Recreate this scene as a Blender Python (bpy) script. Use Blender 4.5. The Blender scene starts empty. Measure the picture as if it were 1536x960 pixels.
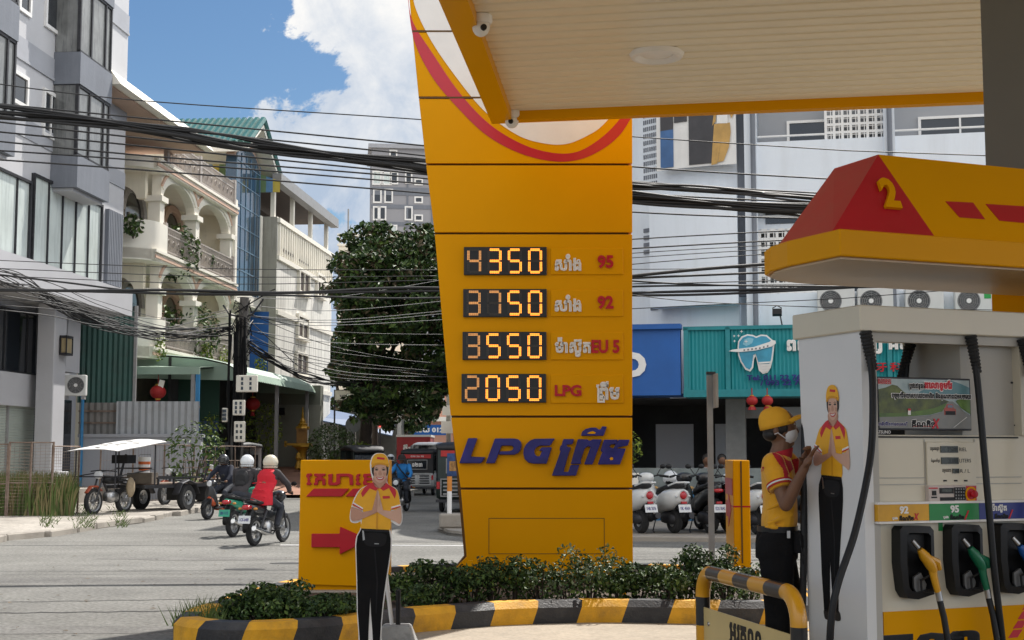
import bpy, bmesh, math, random
from mathutils import Vector, Matrix, Euler, noise
random.seed(7)
R = math.radians
SC = bpy.context.scene
COL = SC.collection
PI = math.pi
# ------------------------------------------------------------------ camera
F, PY, EYE, PITCH = 2080.0, 480.0, 1.5, R(5.49)
cam = bpy.data.cameras.new('camera')
cam.sensor_width = 36.0
cam.lens = 36.0 * F / 1536.0
cam.clip_start, cam.clip_end = 0.1, 6000
camera = bpy.data.objects.new('camera', cam)
COL.objects.link(camera)
camera.location = (0, 0, EYE)
camera.rotation_euler = (R(90) + PITCH, 0, 0)
SC.camera = camera
# ------------------------------------------------------------------ sun, sky, exposure
SUN_EL, SUN_AZ = R(52), R(62)          # azimuth from +X towards +Y
sv = Vector((math.cos(SUN_EL) * math.cos(SUN_AZ), math.cos(SUN_EL) * math.sin(SUN_AZ), math.sin(SUN_EL)))
sl = bpy.data.lights.new('sun', 'SUN')
sl.energy = 4.0
sl.angle = R(0.53)
sl.color = (1.0, 0.955, 0.89)
sun = bpy.data.objects.new('sun', sl)
COL.objects.link(sun)
sun.rotation_euler = (-sv).to_track_quat('-Z', 'Y').to_euler()
sun.location = (30, 30, 40)
world = bpy.data.worlds.new('World')
SC.world = world
world.use_nodes = True
wn = world.node_tree
wn.nodes.clear()
def WN(t, **k):
 n = wn.nodes.new(t)
 for a, b in k.items():
  setattr(n, a, b)
 return n
def wmath(op, a, b=None, c=None, clamp=False):
 n = WN('ShaderNodeMath', operation=op, use_clamp=clamp)
 for i, x in enumerate((a, b, c)):
  if x is None:
   continue
  if isinstance(x, (int, float)):
   n.inputs[i].default_value = x
  else:
   wn.links.new(x, n.inputs[i])
 return n.outputs[0]
sky = WN('ShaderNodeTexSky', sky_type='NISHITA')
sky.sun_disc = False
sky.sun_elevation = SUN_EL
sky.sun_rotation = R(90) - SUN_AZ
sky.air_density = 1.0
sky.dust_density = 0.4
sky.ozone_density = 1.6
bg_sky = WN('ShaderNodeBackground')
bg_sky.inputs['Strength'].default_value = 0.056
hs = WN('ShaderNodeHueSaturation')
hs.inputs['Saturation'].default_value = 1.22
wn.links.new(sky.outputs[0], hs.inputs['Color'])
wn.links.new(hs.outputs[0], bg_sky.inputs['Color'])
# clouds: cumulus built from noise on the sky directions (azimuth / elevation)
tc = WN('ShaderNodeTexCoord')
sx = WN('ShaderNodeSeparateXYZ')
wn.links.new(tc.outputs['Generated'], sx.inputs[0])
az = wmath('ARCTAN2', sx.outputs[0], sx.outputs[1])            # 0 ahead, + right
el = wmath('ARCSINE', sx.outputs[2])
cb = WN('ShaderNodeCombineXYZ')
wn.links.new(az, cb.inputs[0])
wn.links.new(el, cb.inputs[1])
def wnoise(scale, detail, rough, off, dist=0.0):
 m = WN('ShaderNodeMapping')
 m.inputs['Location'].default_value = off
 wn.links.new(cb.outputs[0], m.inputs[0])
 n = WN('ShaderNodeTexNoise')
 n.inputs['Scale'].default_value = scale
 n.inputs['Detail'].default_value = detail
 n.inputs['Roughness'].default_value = rough
 n.inputs['Distortion'].default_value = dist
 wn.links.new(m.outputs[0], n.inputs['Vector'])
 return n.outputs[0]
n1 = wnoise(8.5, 10, 0.64, (3.1, 1.7, 0.0), 0.25)
n2 = wnoise(17.0, 8, 0.66, (1.3, 5.7, 0.0), 0.4)
def blob(a0, e0, ra, re):
 da = wmath('DIVIDE', wmath('SUBTRACT', az, a0), ra)
 de = wmath('DIVIDE', wmath('SUBTRACT', el, e0), re)
 d2 = wmath('ADD', wmath('MULTIPLY', da, da), wmath('MULTIPLY', de, de))
 return wmath('SUBTRACT', 1.0, d2, clamp=True)
b1 = blob(-0.075, 0.305, 0.095, 0.085)      # tall cumulus ahead
b2 = blob(-0.075, 0.215, 0.17, 0.07)      # its broad base
b3 = blob(0.40, 0.35, 0.45, 0.25)         # bank to the right
b4 = blob(-0.1, 0.09, 0.5, 0.10)          # low bank over the roofs
b5 = blob(-0.015, 0.275, 0.085, 0.17)
bm_ = wmath('MAXIMUM', wmath('MAXIMUM', wmath('MAXIMUM', b1, b2), wmath('MAXIMUM', b3, b4)), b5)
scatter = wmath('MULTIPLY', wmath('SUBTRACT', wnoise(3.0, 4, 0.5, (9, 2, 0)), 0.60), 1.6)
side = wmath('GREATER_THAN', wmath('ABSOLUTE', az), 0.55)
bm_ = wmath('MAXIMUM', bm_, wmath('MULTIPLY', side, scatter))
# unseen bright cloud banks added behind the camera to fill the shaded fronts
back_fill = WN('ShaderNodeMapRange', interpolation_type='SMOOTHSTEP')
back_fill.inputs['From Min'].default_value = 0.15
back_fill.inputs['From Max'].default_value = -0.55
wn.links.new(sx.outputs[1], back_fill.inputs[0])
bm_ = wmath('MAXIMUM', bm_, wmath('MULTIPLY', back_fill.outputs[0], 0.75))
right_fill_bank = WN('ShaderNodeMapRange', interpolation_type='SMOOTHSTEP')  # cloud cover added beyond the right frame edge as fill for the facades
right_fill_bank.inputs['From Min'].default_value = 0.4
right_fill_bank.inputs['From Max'].default_value = 0.9
wn.links.new(sx.outputs[0], right_fill_bank.inputs[0])
bm_ = wmath('MAXIMUM', bm_, wmath('MULTIPLY', right_fill_bank.outputs[0], 0.7))
dens = wmath('ADD', wmath('MULTIPLY', bm_, 0.62), wmath('MULTIPLY', wmath('SUBTRACT', n1, 0.5), 1.5))
dens = wmath('SUBTRACT', dens, 0.17)
cr = WN('ShaderNodeMapRange', interpolation_type='SMOOTHSTEP')
cr.inputs['From Min'].default_value = 0.0
cr.inputs['From Max'].default_value = 0.07
wn.links.new(dens, cr.inputs[0])
above = WN('ShaderNodeMapRange')
above.inputs['From Min'].default_value = 0.0
above.inputs['From Max'].default_value = 0.03
wn.links.new(el, above.inputs[0])
cmask = wmath('MULTIPLY', cr.outputs[0], above.outputs[0])
shade = WN('ShaderNodeMapRange')
shade.inputs['From Min'].default_value = 0.36
shade.inputs['From Max'].default_value = 0.62
sh_in = wmath('ADD', wmath('MULTIPLY', n1, 0.45), wmath('ADD', wmath('MULTIPLY', n2, 0.45), wmath('MULTIPLY', wmath('SUBTRACT', el, 0.2), 1.0)))
wn.links.new(sh_in, shade.inputs[0])
ccol = WN('ShaderNodeMixRGB')
ccol.inputs[1].default_value = (0.47, 0.57, 0.72, 1)
ccol.inputs[2].default_value = (1.0, 0.99, 0.97, 1)
wn.links.new(shade.outputs[0], ccol.inputs[0])
bg_c = WN('ShaderNodeBackground')
# extra cloud brightness added out of view, right, to light the left facades
right_fill = WN('ShaderNodeMapRange', interpolation_type='SMOOTHSTEP')
right_fill.inputs['From Min'].default_value = 0.35
right_fill.inputs['From Max'].default_value = 0.85
wn.links.new(sx.outputs[0], right_fill.inputs[0])
c_str = wmath('ADD', 0.60, wmath('MULTIPLY', back_fill.outputs[0], 0.24))
wn.links.new(wmath('ADD', c_str, wmath('MULTIPLY', right_fill.outputs[0], 0.75)), bg_c.inputs['Strength'])
wn.links.new(ccol.outputs[0], bg_c.inputs['Color'])
mx = WN('ShaderNodeMixShader')
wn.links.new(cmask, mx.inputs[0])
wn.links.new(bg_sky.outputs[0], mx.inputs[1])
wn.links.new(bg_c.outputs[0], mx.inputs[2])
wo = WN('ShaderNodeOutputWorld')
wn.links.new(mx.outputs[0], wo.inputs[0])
SC.view_settings.view_transform = 'Standard'
SC.view_settings.look = 'None'
SC.view_settings.gamma = 1.0
SC.view_settings.exposure = 0.72
SC.cycles.max_bounces = 6
SC.cycles.diffuse_bounces = 4
SC.cycles.glossy_bounces = 3
SC.cycles.transmission_bounces = 4
SC.cycles.transparent_max_bounces = 8
SC.cycles.caustics_reflective = False
SC.cycles.caustics_refractive = False
SC.cycles.use_denoising = True
SC.cycles.sample_clamp_indirect = 6.0
# ------------------------------------------------------------------ pixel -> world
def ray(u, v):
 cx, cy = (u - 768.0) / F, (PY - v) / F
 return Vector((cx, math.cos(PITCH) - math.sin(PITCH) * cy, math.sin(PITCH) + math.cos(PITCH) * cy))
def at(u, v, Y):
 r = ray(u, v)
 return Vector((0, 0, EYE)) + r * (Y / r.y)
def gr(u, v, z=0.0):
 r = ray(u, v)
 return Vector((0, 0, EYE)) + r * ((z - EYE) / r.z)
def onpl(root, u, v, y=0.0):
 """pixel -> (x, z) on the local plane y of an upright thing"""
 c, s = math.cos(root.rotation_euler.z), math.sin(root.rotation_euler.z)
 nrm = Vector((-s, c, 0))
 p0 = Vector(root.location) + nrm * y
 r = ray(u, v)
 e = Vector((0, 0, EYE))
 t = (p0 - e).dot(nrm) / r.dot(nrm)
 p = e + r * t - Vector(root.location)
 return p.x * c + p.y * s, p.z
# ------------------------------------------------------------------ materials
def lin(c):
 if isinstance(c, str):
  c = tuple(int(c[i:i + 2], 16) / 255 for i in (0, 2, 4))
  return tuple(x / 12.92 if x <= 0.04045 else ((x + 0.055) / 1.055) ** 2.4 for x in c)
 return c
MATS = {}
def pm(name, col, rough=0.6, var=0.12, scale=6.0, bump=0.0, bscale=40.0, metal=0.0, coat=0.0, dirt=None, dirt_amt=0.0,
       dscale=1.2, streak=False, emit=0.0, spec=0.5, alpha=1.0, trans=0.0, col2=None, sheen=0.0, detail=6, speck=0.0, sscale=40.0):
 """procedural painted / mineral surface: base colour with noise variation, optional dirt patches, bump"""
 if name in MATS:
  return MATS[name]
 m = bpy.data.materials.new(name)
 m.use_nodes = True
 nt = m.node_tree
 b = nt.nodes['Principled BSDF']
 c = lin(col)
 L = nt.links.new
 tcn = nt.nodes.new('ShaderNodeTexCoord')
 mp = nt.nodes.new('ShaderNodeMapping')
 L(tcn.outputs['Object'], mp.inputs[0])
 ns = nt.nodes.new('ShaderNodeTexNoise')
 ns.inputs['Scale'].default_value = scale
 ns.inputs['Detail'].default_value = detail
 ns.inputs['Roughness'].default_value = 0.6
 L(mp.outputs[0], ns.inputs['Vector'])
 rp = nt.nodes.new('ShaderNodeMapRange')
 rp.inputs['From Min'].default_value = 0.3
 rp.inputs['From Max'].default_value = 0.7
 L(ns.outputs[0], rp.inputs[0])
 mxn = nt.nodes.new('ShaderNodeMixRGB')
 lo = tuple(x * (1 - var) for x in c)
 hi = tuple(min(1, x * (1 + var)) for x in c) if col2 is None else lin(col2)
 mxn.inputs[1].default_value = (*lo, 1)
 mxn.inputs[2].default_value = (*hi, 1)
 L(rp.outputs[0], mxn.inputs[0])
 out = mxn.outputs[0]
 if dirt is not None:
  mp2 = nt.nodes.new('ShaderNodeMapping')
  if streak:
   mp2.inputs['Scale'].default_value = (4, 4, 0.45)
  L(tcn.outputs['Object'], mp2.inputs[0])
  n2_ = nt.nodes.new('ShaderNodeTexNoise')
  n2_.inputs['Scale'].default_value = dscale
  n2_.inputs['Detail'].default_value = 8
  n2_.inputs['Roughness'].default_value = 0.7
  L(mp2.outputs[0], n2_.inputs['Vector'])
  r2 = nt.nodes.new('ShaderNodeMapRange')
  r2.inputs['From Min'].default_value = 0.48
  r2.inputs['From Max'].default_value = 0.75
  r2.inputs['To Max'].default_value = dirt_amt
  L(n2_.outputs[0], r2.inputs[0])
  m2 = nt.nodes.new('ShaderNodeMixRGB')
  m2.inputs[2].default_value = (*lin(dirt), 1)
  L(r2.outputs[0], m2.inputs[0])
  L(out, m2.inputs[1])
  out = m2.outputs[0]
 if speck:
  n3 = nt.nodes.new('ShaderNodeTexNoise')
  n3.inputs['Scale'].default_value = sscale
  n3.inputs['Detail'].default_value = 3
  L(tcn.outputs['Object'], n3.inputs['Vector'])
  r3 = nt.nodes.new('ShaderNodeMapRange')
  r3.inputs['From Min'].default_value = 0.3
  r3.inputs['From Max'].default_value = 0.7
  r3.inputs['To Min'].default_value = 1 - speck
  r3.inputs['To Max'].default_value = 1 + speck
  L(n3.outputs[0], r3.inputs[0])
  m3 = nt.nodes.new('ShaderNodeVectorMath')
  m3.operation = 'SCALE'
  L(out, m3.inputs[0])
  L(r3.outputs[0], m3.inputs['Scale'])
  out = m3.outputs[0]
 L(out, b.inputs['Base Color'])
 rr = nt.nodes.new('ShaderNodeMapRange')
 rr.inputs['To Min'].default_value = max(0.02, rough - 0.08)
 rr.inputs['To Max'].default_value = min(1, rough + 0.1)
 L(ns.outputs[0], rr.inputs[0])
 L(rr.outputs[0], b.inputs['Roughness'])
 b.inputs['Metallic'].default_value = metal
 b.inputs['Specular IOR Level'].default_value = spec
 b.inputs['Coat Weight'].default_value = coat
 b.inputs['Coat Roughness'].default_value = 0.12
 b.inputs['Alpha'].default_value = alpha
 b.inputs['Transmission Weight'].default_value = trans
 if sheen:
  b.inputs['Sheen Weight'].default_value = sheen
 if emit:
  b.inputs['Emission Color'].default_value = (*c, 1)
  b.inputs['Emission Strength'].default_value = emit
 if bump:
  nb = nt.nodes.new('ShaderNodeTexNoise')
  nb.inputs['Scale'].default_value = bscale
  nb.inputs['Detail'].default_value = 4
  L(tcn.outputs['Object'], nb.inputs['Vector'])
  bp = nt.nodes.new('ShaderNodeBump')
  bp.inputs['Strength'].default_value = bump
  bp.inputs['Distance'].default_value = 0.02
  L(nb.outputs[0], bp.inputs['Height'])
  L(bp.outputs[0], b.inputs['Normal'])
 MATS[name] = m
 return m
# ------------------------------------------------------------------ mesh builder
class MB:
 def __init__(s):
  s.v, s.f, s.m = [], [], []
  s.mi = 0
 def mat(s, i):
  s.mi = i
  return s
 def add(s, vs, fs, T=None):
  o = len(s.v)
  for p in vs:
   p = Vector(p)
   s.v.append(T @ p if T is not None else p)
  for f in fs:
   s.f.append([o + i for i in f])
   s.m.append(s.mi)
  return s
 def box(s, c, d, rz=0.0, T=None, rx=0.0, ry=0.0):
  x, y, z = d[0] / 2, d[1] / 2, d[2] / 2
  vs = [(-x, -y, -z), (x, -y, -z), (x, y, -z), (-x, y, -z), (-x, -y, z), (x, -y, z), (x, y, z), (-x, y, z)]
  fs = [(0, 3, 2, 1), (4, 5, 6, 7), (0, 1, 5, 4), (1, 2, 6, 5), (2, 3, 7, 6), (3, 0, 4, 7)]
  M = Matrix.Translation(Vector(c)) @ Euler((rx, ry, rz)).to_matrix().to_4x4()
  return s.add(vs, fs, T @ M if T is not None else M)
 def bx(s, x0, x1, y0, y1, z0, z1):
  return s.box(((x0 + x1) / 2, (y0 + y1) / 2, (z0 + z1) / 2), (abs(x1 - x0), abs(y1 - y0), abs(z1 - z0)))
 def poly(s, pts):
  return s.add(pts, [list(range(len(pts)))])
 def prism(s, pts, ax, lo, hi, T=None):
  """polygon given in the two other axes, extruded along axis ax"""
  n = len(pts)
  def P(a, b, t):
   return (t, a, b) if ax == 'x' else (a, t, b) if ax == 'y' else (a, b, t)
  vs = [P(a, b, lo) for a, b in pts] + [P(a, b, hi) for a, b in pts]
  fs = [list(range(n))[::-1], list(range(n, 2 * n))] + [(i, (i + 1) % n, n + (i + 1) % n, n + i) for i in range(n)]
  return s.add(vs, fs, T)
 def cyl(s, p0, p1, r0, r1=None, n=12, caps=True):
  return s.tube([p0, p1], [r0, r0 if r1 is None else r1], n, caps)
 def tube(s, pts, r, n=8, caps=True, flat=None):
  pts = [Vector(p) for p in pts]
  if not isinstance(r, (list, tuple)):
   r = [r] * len(pts)
  o = len(s.v)
  up = None
  for i, p in enumerate(pts):
   a = pts[max(0, i - 1)]
   b = pts[min(len(pts) - 1, i + 1)]
   t = (b - a)
   if t.length < 1e-9:
    t = Vector((0, 0, 1))
   t.normalize()
   if up is None:
    up = Vector((0, 0, 1)) if abs(t.z) < 0.9 else Vector((0, 1, 0))
   sd = t.cross(up)
   if sd.length < 1e-6:
    sd = t.orthogonal()
   sd.normalize()
   up = sd.cross(t).normalized()
   for k in range(n):
    a_ = 2 * PI * k / n
    ru, rs = r[i], r[i]
    if flat:
     ru, rs = r[i] * flat[0], r[i] * flat[1]
    s.v.append(p + sd * (math.cos(a_) * rs) + up * (math.sin(a_) * ru))
  for i in range(len(pts) - 1):
   for k in range(n):
    k2 = (k + 1) % n
    s.f.append([o + i * n + k, o + i * n + k2, o + (i + 1) * n + k2, o + (i + 1) * n + k])
    s.m.append(s.mi)
  if caps:
   s.f.append([o + k for k in range(n)][::-1])
   s.m.append(s.mi)
   e = o + (len(pts) - 1) * n
   s.f.append([e + k for k in range(n)])
   s.m.append(s.mi)
  return s
 def lathe(s, prof, c=(0, 0, 0), axis='z', n=20, T=None):
  o = len(s.v)
  c = Vector(c)
  for (rr, h) in prof:
   for k in range(n):
    a = 2 * PI * k / n
    x, y = rr * math.cos(a), rr * math.sin(a)
    p = Vector((x, y, h)) if axis == 'z' else Vector((h, x, y)) if axis == 'x' else Vector((x, h, y))
    p = p + c
    s.v.append(T @ p if T is not None else p)
  for i in range(len(prof) - 1):
   for k in range(n):
    k2 = (k + 1) % n
    s.f.append([o + i * n + k, o + i * n + k2, o + (i + 1) * n + k2, o + (i + 1) * n + k])
    s.m.append(s.mi)
  return s
 def ball(s, c, r, n=12, m=8, T=None):
  if not isinstance(r, (tuple, list)):
   r = (r, r, r)
  vs, fs = [], []
  for i in range(m + 1):
   ph = PI * i / m
   for k in range(n):
    a = 2 * PI * k / n
    vs.append(Vector(c) + Vector((r[0] * math.sin(ph) * math.cos(a), r[1] * math.sin(ph) * math.sin(a), r[2] * math.cos(ph))))
  for i in range(m):
   for k in range(n):
    k2 = (k + 1) % n
    fs.append((i * n + k, (i + 1) * n + k, (i + 1) * n + k2, i * n + k2))
  return s.add(vs, fs, T)
 def loft(s, rings, caps=True):
  """rings: list of closed point lists with equal count"""
  n = len(rings[0])
  o = len(s.v)
  for rg in rings:
   for p in rg:
    s.v.append(Vector(p))
  for i in range(len(rings) - 1):
   for k in range(n):
    k2 = (k + 1) % n
    s.f.append([o + i * n + k, o + i * n + k2, o + (i + 1) * n + k2, o + (i + 1) * n + k])
    s.m.append(s.mi)
  if caps:
   s.f.append([o + k for k in range(n)][::-1])
   s.m.append(s.mi)
   e = o + (len(rings) - 1) * n
   s.f.append([e + k for k in range(n)])
   s.m.append(s.mi)
  return s
 def build(s, name, mats, parent=None, smooth=False, bevel=0.0, T=None, loc=None, rz=0.0, seg=1):
  me = bpy.data.meshes.new(name)
  me.from_pydata([tuple(T @ p if T is not None else p) for p in s.v], [], s.f)
  if not isinstance(mats, (list, tuple)):
   mats = [mats]
  for m in mats:
   me.materials.append(m)
  if len(mats) > 1:
   me.polygons.foreach_set('material_index', s.m)
  bm = bmesh.new()
  bm.from_mesh(me)
  bmesh.ops.remove_doubles(bm, verts=bm.verts, dist=1e-6)
  bmesh.ops.recalc_face_normals(bm, faces=bm.faces)
  if bevel:
   eds = [e for e in bm.edges if len(e.link_faces) == 2 and e.calc_face_angle(0) > 0.6]
   bmesh.ops.bevel(bm, geom=eds, offset=bevel, segments=seg, affect='EDGES', clamp_overlap=True)
  bm.to_mesh(me)
  bm.free()
  if smooth:
   me.shade_smooth()
   if smooth != 2:
    try:
     me.set_sharp_from_angle(angle=R(38))
    except Exception:
     pass
  ob = bpy.data.objects.new(name, me)
  COL.objects.link(ob)
  if parent is not None:
   ob.parent = parent
  if loc is not None:
   ob.location = loc
   ob.rotation_euler = (0, 0, rz)
  return ob
def tag(o, label=None, cat=None, group=None, kind=None):
 if label:
  o['label'] = label
 if cat:
  o['category'] = cat
 if group:
  o['group'] = group
 if kind:
  o['kind'] = kind
 return o
def empty(name, loc=(0, 0, 0), rz=0.0, label=None, cat=None, group=None):
 o = bpy.data.objects.new(name, None)
 COL.objects.link(o)
 o.location = loc
 o.rotation_euler = (0, 0, rz)
 o.empty_display_size = 0.2
 return tag(o, label, cat, group)
def dup(root, loc, rz=0.0, label=None, scale=None):
 def cp(o, par):
  c = o.copy()
  COL.objects.link(c)
  if par is not None:
   c.parent = par
  for ch in list(o.children):
   cp(ch, c)
  return c
 r = cp(root, None)
 r.location = loc
 r.rotation_euler = (0, 0, rz)
 if label:
  r['label'] = label
 if scale:
  r.scale = (scale,) * 3
 return r
def struct(o):
 o['kind'] = 'structure'
 return o
# ------------------------------------------------------------------ lettering
TXS = [1.0]
def text_mb(body, size=1.0, bold=0.0, stroke=0.0, depth=0.01, shear=0.0, sx=1.0, align='CENTER', spacing=1.0, mb=None, T=None, fit=None):
 """letters in the local x/z plane facing -y, centred on the origin; stroke>0 draws outlines as thick strokes (Khmer)"""
 c = bpy.data.curves.new('letters', 'FONT')
 c.body = body
 c.size = 1.0
 c.align_x = align
 c.space_character = spacing
 c.shear = shear
 c.resolution_u = 3
 if stroke:
  c.fill_mode = 'NONE'
  c.bevel_depth = stroke
  c.bevel_resolution = 1
  c.resolution_u = 2
 else:
  c.offset = bold
  c.extrude = 0.02
 o = bpy.data.objects.new('letters', c)
 COL.objects.link(o)
 bpy.context.view_layer.update()
 dg = bpy.context.evaluated_depsgraph_get()
 me = bpy.data.meshes.new_from_object(o.evaluated_get(dg))
 xs = [v.co.x for v in me.vertices]
 ys = [v.co.y for v in me.vertices]
 x0, x1, y0, y1 = min(xs), max(xs), min(ys), max(ys)
 if align == 'CENTER':
  ox, oy = (x0 + x1) / 2, (y0 + y1) / 2
 else:
  ox, oy = x0, 0
 kx, kz = size * sx, size
 if fit:
  kx, kz = fit[0] / (x1 - x0), fit[1] / (y1 - y0)
 zz = [v.co.z for v in me.vertices]
 zk = depth / max(1e-6, max(zz) - min(zz))
 if fit:
  kx, kz = kx * TXS[0], kz * TXS[0]
 mb = mb or MB()
 mb.add([((v.co.x - ox) * kx, -(v.co.z - min(zz)) * zk, (v.co.y - oy) * kz) for v in me.vertices],
           [tuple(p.vertices) for p in me.polygons], T)
 bpy.data.objects.remove(o)
 bpy.data.curves.remove(c)
 bpy.data.meshes.remove(me)
 return mb
def arc(cx, cy, r, a0, a1, n):
 return [(cx + r * math.cos(a0 + (a1 - a0) * i / n), cy + r * math.sin(a0 + (a1 - a0) * i / n)) for i in range(n + 1)]
def remesh(mb, name, mat, parent, voxel=0.01, smooth=4, T=None):
 """join overlapping limbs into one continuous skin"""
 ob = mb.build('tmp', mat)
 ob.modifiers.clear()
 md = ob.modifiers.new('r', 'REMESH')
 md.mode = 'VOXEL'
 md.voxel_size = voxel
 md.use_smooth_shade = True
 if smooth:
  s = ob.modifiers.new('s', 'SMOOTH')
  s.iterations = smooth
  s.factor = 0.5
 bpy.context.view_layer.update()
 dg = bpy.context.evaluated_depsgraph_get()
 me = bpy.data.meshes.new_from_object(ob.evaluated_get(dg))
 old = ob.data
 bpy.data.objects.remove(ob)
 bpy.data.meshes.remove(old)
 me.name = name
 if T is not None:
  me.transform(T)
 me.materials.clear()
 for m in (mat if isinstance(mat, (list, tuple)) else [mat]):
  me.materials.append(m)
 me.shade_smooth()
 o = bpy.data.objects.new(name, me)
 COL.objects.link(o)
 o.parent = parent
 return o
# ================================================================== materials used everywhere
M_asph = pm('asphalt', (0.235, 0.23, 0.212), 0.92, 0.16, 0.8, 0.7, 260, dirt=(0.125, 0.122, 0.113), dirt_amt=0.8, dscale=0.22, spec=0.25, speck=0.30, sscale=22)
M_conc = pm('concrete', (0.33, 0.30, 0.26), 0.9, 0.15, 1.5, 0.45, 60, dirt=(0.14, 0.12, 0.10), dirt_amt=0.7, dscale=0.7)
M_fore = pm('forecourt_concrete', (0.36, 0.305, 0.235), 0.85, 0.10, 1.2, 0.25, 50, dirt=(0.19, 0.16, 0.125), dirt_amt=0.65, dscale=1.6, speck=0.14, sscale=30)
M_dust = pm('dusty_ground', (0.28, 0.25, 0.2), 0.95, 0.2, 0.4)
M_tar = pm('tar_seam', (0.035, 0.035, 0.035), 0.8)
M_pave = pm('pavement', (0.36, 0.33, 0.29), 0.92, 0.2, 0.9, 0.6, 25, dirt=(0.16, 0.14, 0.12), dirt_amt=0.8, dscale=0.5, speck=0.25, sscale=14)
M_pink = pm('terracotta_paving', (0.36, 0.19, 0.13), 0.9, 0.15, 2.0)
M_yel = pm('yellow_paint', (0.72, 0.322, 0.0), 0.33, 0.06, 0.5, 0.012, 4, coat=0.0, spec=0.09)
M_yeld = pm('yellow_road_paint', (0.72, 0.36, 0.012), 0.6, 0.18, 5, 0.25, 60, dirt=(0.17, 0.10, 0.04), dirt_amt=0.7, dscale=3.2)
M_blkd = pm('black_road_paint', (0.022, 0.022, 0.025), 0.5, 0.3, 5, 0.25, 60, dirt=(0.10, 0.095, 0.09), dirt_amt=0.6, dscale=3.2)
M_red = pm('red_paint', (0.46, 0.010, 0.020), 0.35, 0.06, 4, coat=0.08, spec=0.3)
M_white = pm('white_paint', (0.78, 0.77, 0.75), 0.5, 0.05, 3)
M_black = pm('black_plastic', (0.010, 0.010, 0.011), 0.45, 0.3, 12, spec=0.3)
M_rubber = pm('rubber', (0.018, 0.018, 0.019), 0.8, 0.3, 14, 0.3, 60)
M_metal = pm('steel', (0.42, 0.42, 0.42), 0.35, 0.15, 8, metal=1.0)
M_dkmet = pm('dark_steel', (0.05, 0.05, 0.055), 0.5, 0.25, 8, metal=0.6)
M_grymet = pm('grey_painted_steel', (0.27, 0.27, 0.27), 0.5, 0.15, 8, dirt=(0.14, 0.09, 0.06), dirt_amt=0.5, dscale=4)
M_rust = pm('rusty_steel', (0.16, 0.10, 0.07), 0.8, 0.3, 8, col2=(0.26, 0.2, 0.16))
M_glassd = pm('dark_glass', (0.018, 0.022, 0.028), 0.04, 0.2, 0.6, spec=0.8)
M_glassb = pm('blue_glass', (0.03, 0.075, 0.13), 0.03, 0.2, 0.3, spec=1.0, metal=0.25)
M_curt = pm('curtained_glass', (0.62, 0.68, 0.65), 0.10, 0.12, 0.7, dirt=(0.27, 0.31, 0.30), dirt_amt=0.6, dscale=1.6, streak=True, spec=0.8)
M_curtd = pm('greige_curtained_glass', (0.20, 0.205, 0.20), 0.12, 0.3, 1.2, dirt=(0.045, 0.05, 0.055), dirt_amt=0.9, dscale=2.2, streak=True, spec=0.8)
M_gwall = pm('lilac_grey_render', (0.51, 0.51, 0.525), 0.85, 0.07, 0.7, 0.2, 18, dirt=(0.50, 0.50, 0.53), dirt_amt=0.45, dscale=0.9, streak=True)
M_gdark = pm('slate_grey_render', (0.17, 0.185, 0.215), 0.85, 0.10, 0.8, 0.2, 18, dirt=(0.27, 0.28, 0.31), dirt_amt=0.4, dscale=1.0, streak=True)
M_gband = pm('mid_grey_render', (0.36, 0.37, 0.40), 0.85, 0.08, 0.8, 0.2, 18)
M_glow = pm('pale_grey_render', (0.46, 0.46, 0.48), 0.85, 0.06, 0.8, 0.15, 18)
M_shut = pm('shutter_green_grey', (0.40, 0.44, 0.40), 0.55, 0.08, 2)
M_cream = pm('cream_render', (0.86, 0.80, 0.66), 0.8, 0.06, 0.6, 0.1, 18, dirt=(0.50, 0.45, 0.36), dirt_amt=0.40, dscale=0.7, streak=True)
M_creamw = pm('cream_white_trim', (0.82, 0.78, 0.69), 0.75, 0.05, 1.0)
M_peach = pm('peach_trim', (0.62, 0.42, 0.32), 0.8, 0.06, 1.0)
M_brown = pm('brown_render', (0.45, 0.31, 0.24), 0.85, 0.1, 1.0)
M_iron = pm('wrought_iron', (0.40, 0.36, 0.33), 0.6, 0.2, 10, metal=0.3)
M_wth = pm('weathered_white_wall', (0.78, 0.76, 0.70), 0.9, 0.1, 0.5, 0.3, 14, dirt=(0.17, 0.155, 0.13), dirt_amt=0.85, dscale=0.75, streak=True)
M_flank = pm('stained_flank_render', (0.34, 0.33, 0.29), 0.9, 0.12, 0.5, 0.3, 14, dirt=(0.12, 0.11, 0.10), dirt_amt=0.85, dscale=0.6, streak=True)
M_wood = pm('dark_wood', (0.07, 0.05, 0.04), 0.7, 0.3, 3)
M_wbld = pm('cool_white_render', (0.76, 0.81, 0.87), 0.85, 0.04, 0.5, 0.08, 16, dirt=(0.50, 0.51, 0.53), dirt_amt=0.35, dscale=0.5, streak=True)
M_greyin = pm('grey_corridor_wall', (0.33, 0.34, 0.36), 0.85, 0.06, 0.6)
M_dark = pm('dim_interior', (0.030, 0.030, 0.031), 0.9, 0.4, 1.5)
M_gsheet = pm('green_corrugated_sheet', (0.035, 0.10, 0.085), 0.55, 0.15, 1.0, dirt=(0.05, 0.06, 0.05), dirt_amt=0.6)
M_ysheet = pm('grey_corrugated_sheet', (0.36, 0.375, 0.39), 0.5, 0.1, 1.0, dirt=(0.17, 0.15, 0.13), dirt_amt=0.5, dscale=2.0)
M_osheet = pm('old_tin_sheet', (0.20, 0.195, 0.185), 0.7, 0.2, 1.0, dirt=(0.10, 0.07, 0.05), dirt_amt=0.7, dscale=2.0)
M_pgreen = pm('pale_green_sheet', (0.31, 0.41, 0.33), 0.55, 0.10, 1.0)
M_olive = pm('olive_render', (0.16, 0.17, 0.135), 0.85, 0.12, 0.8)
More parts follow.
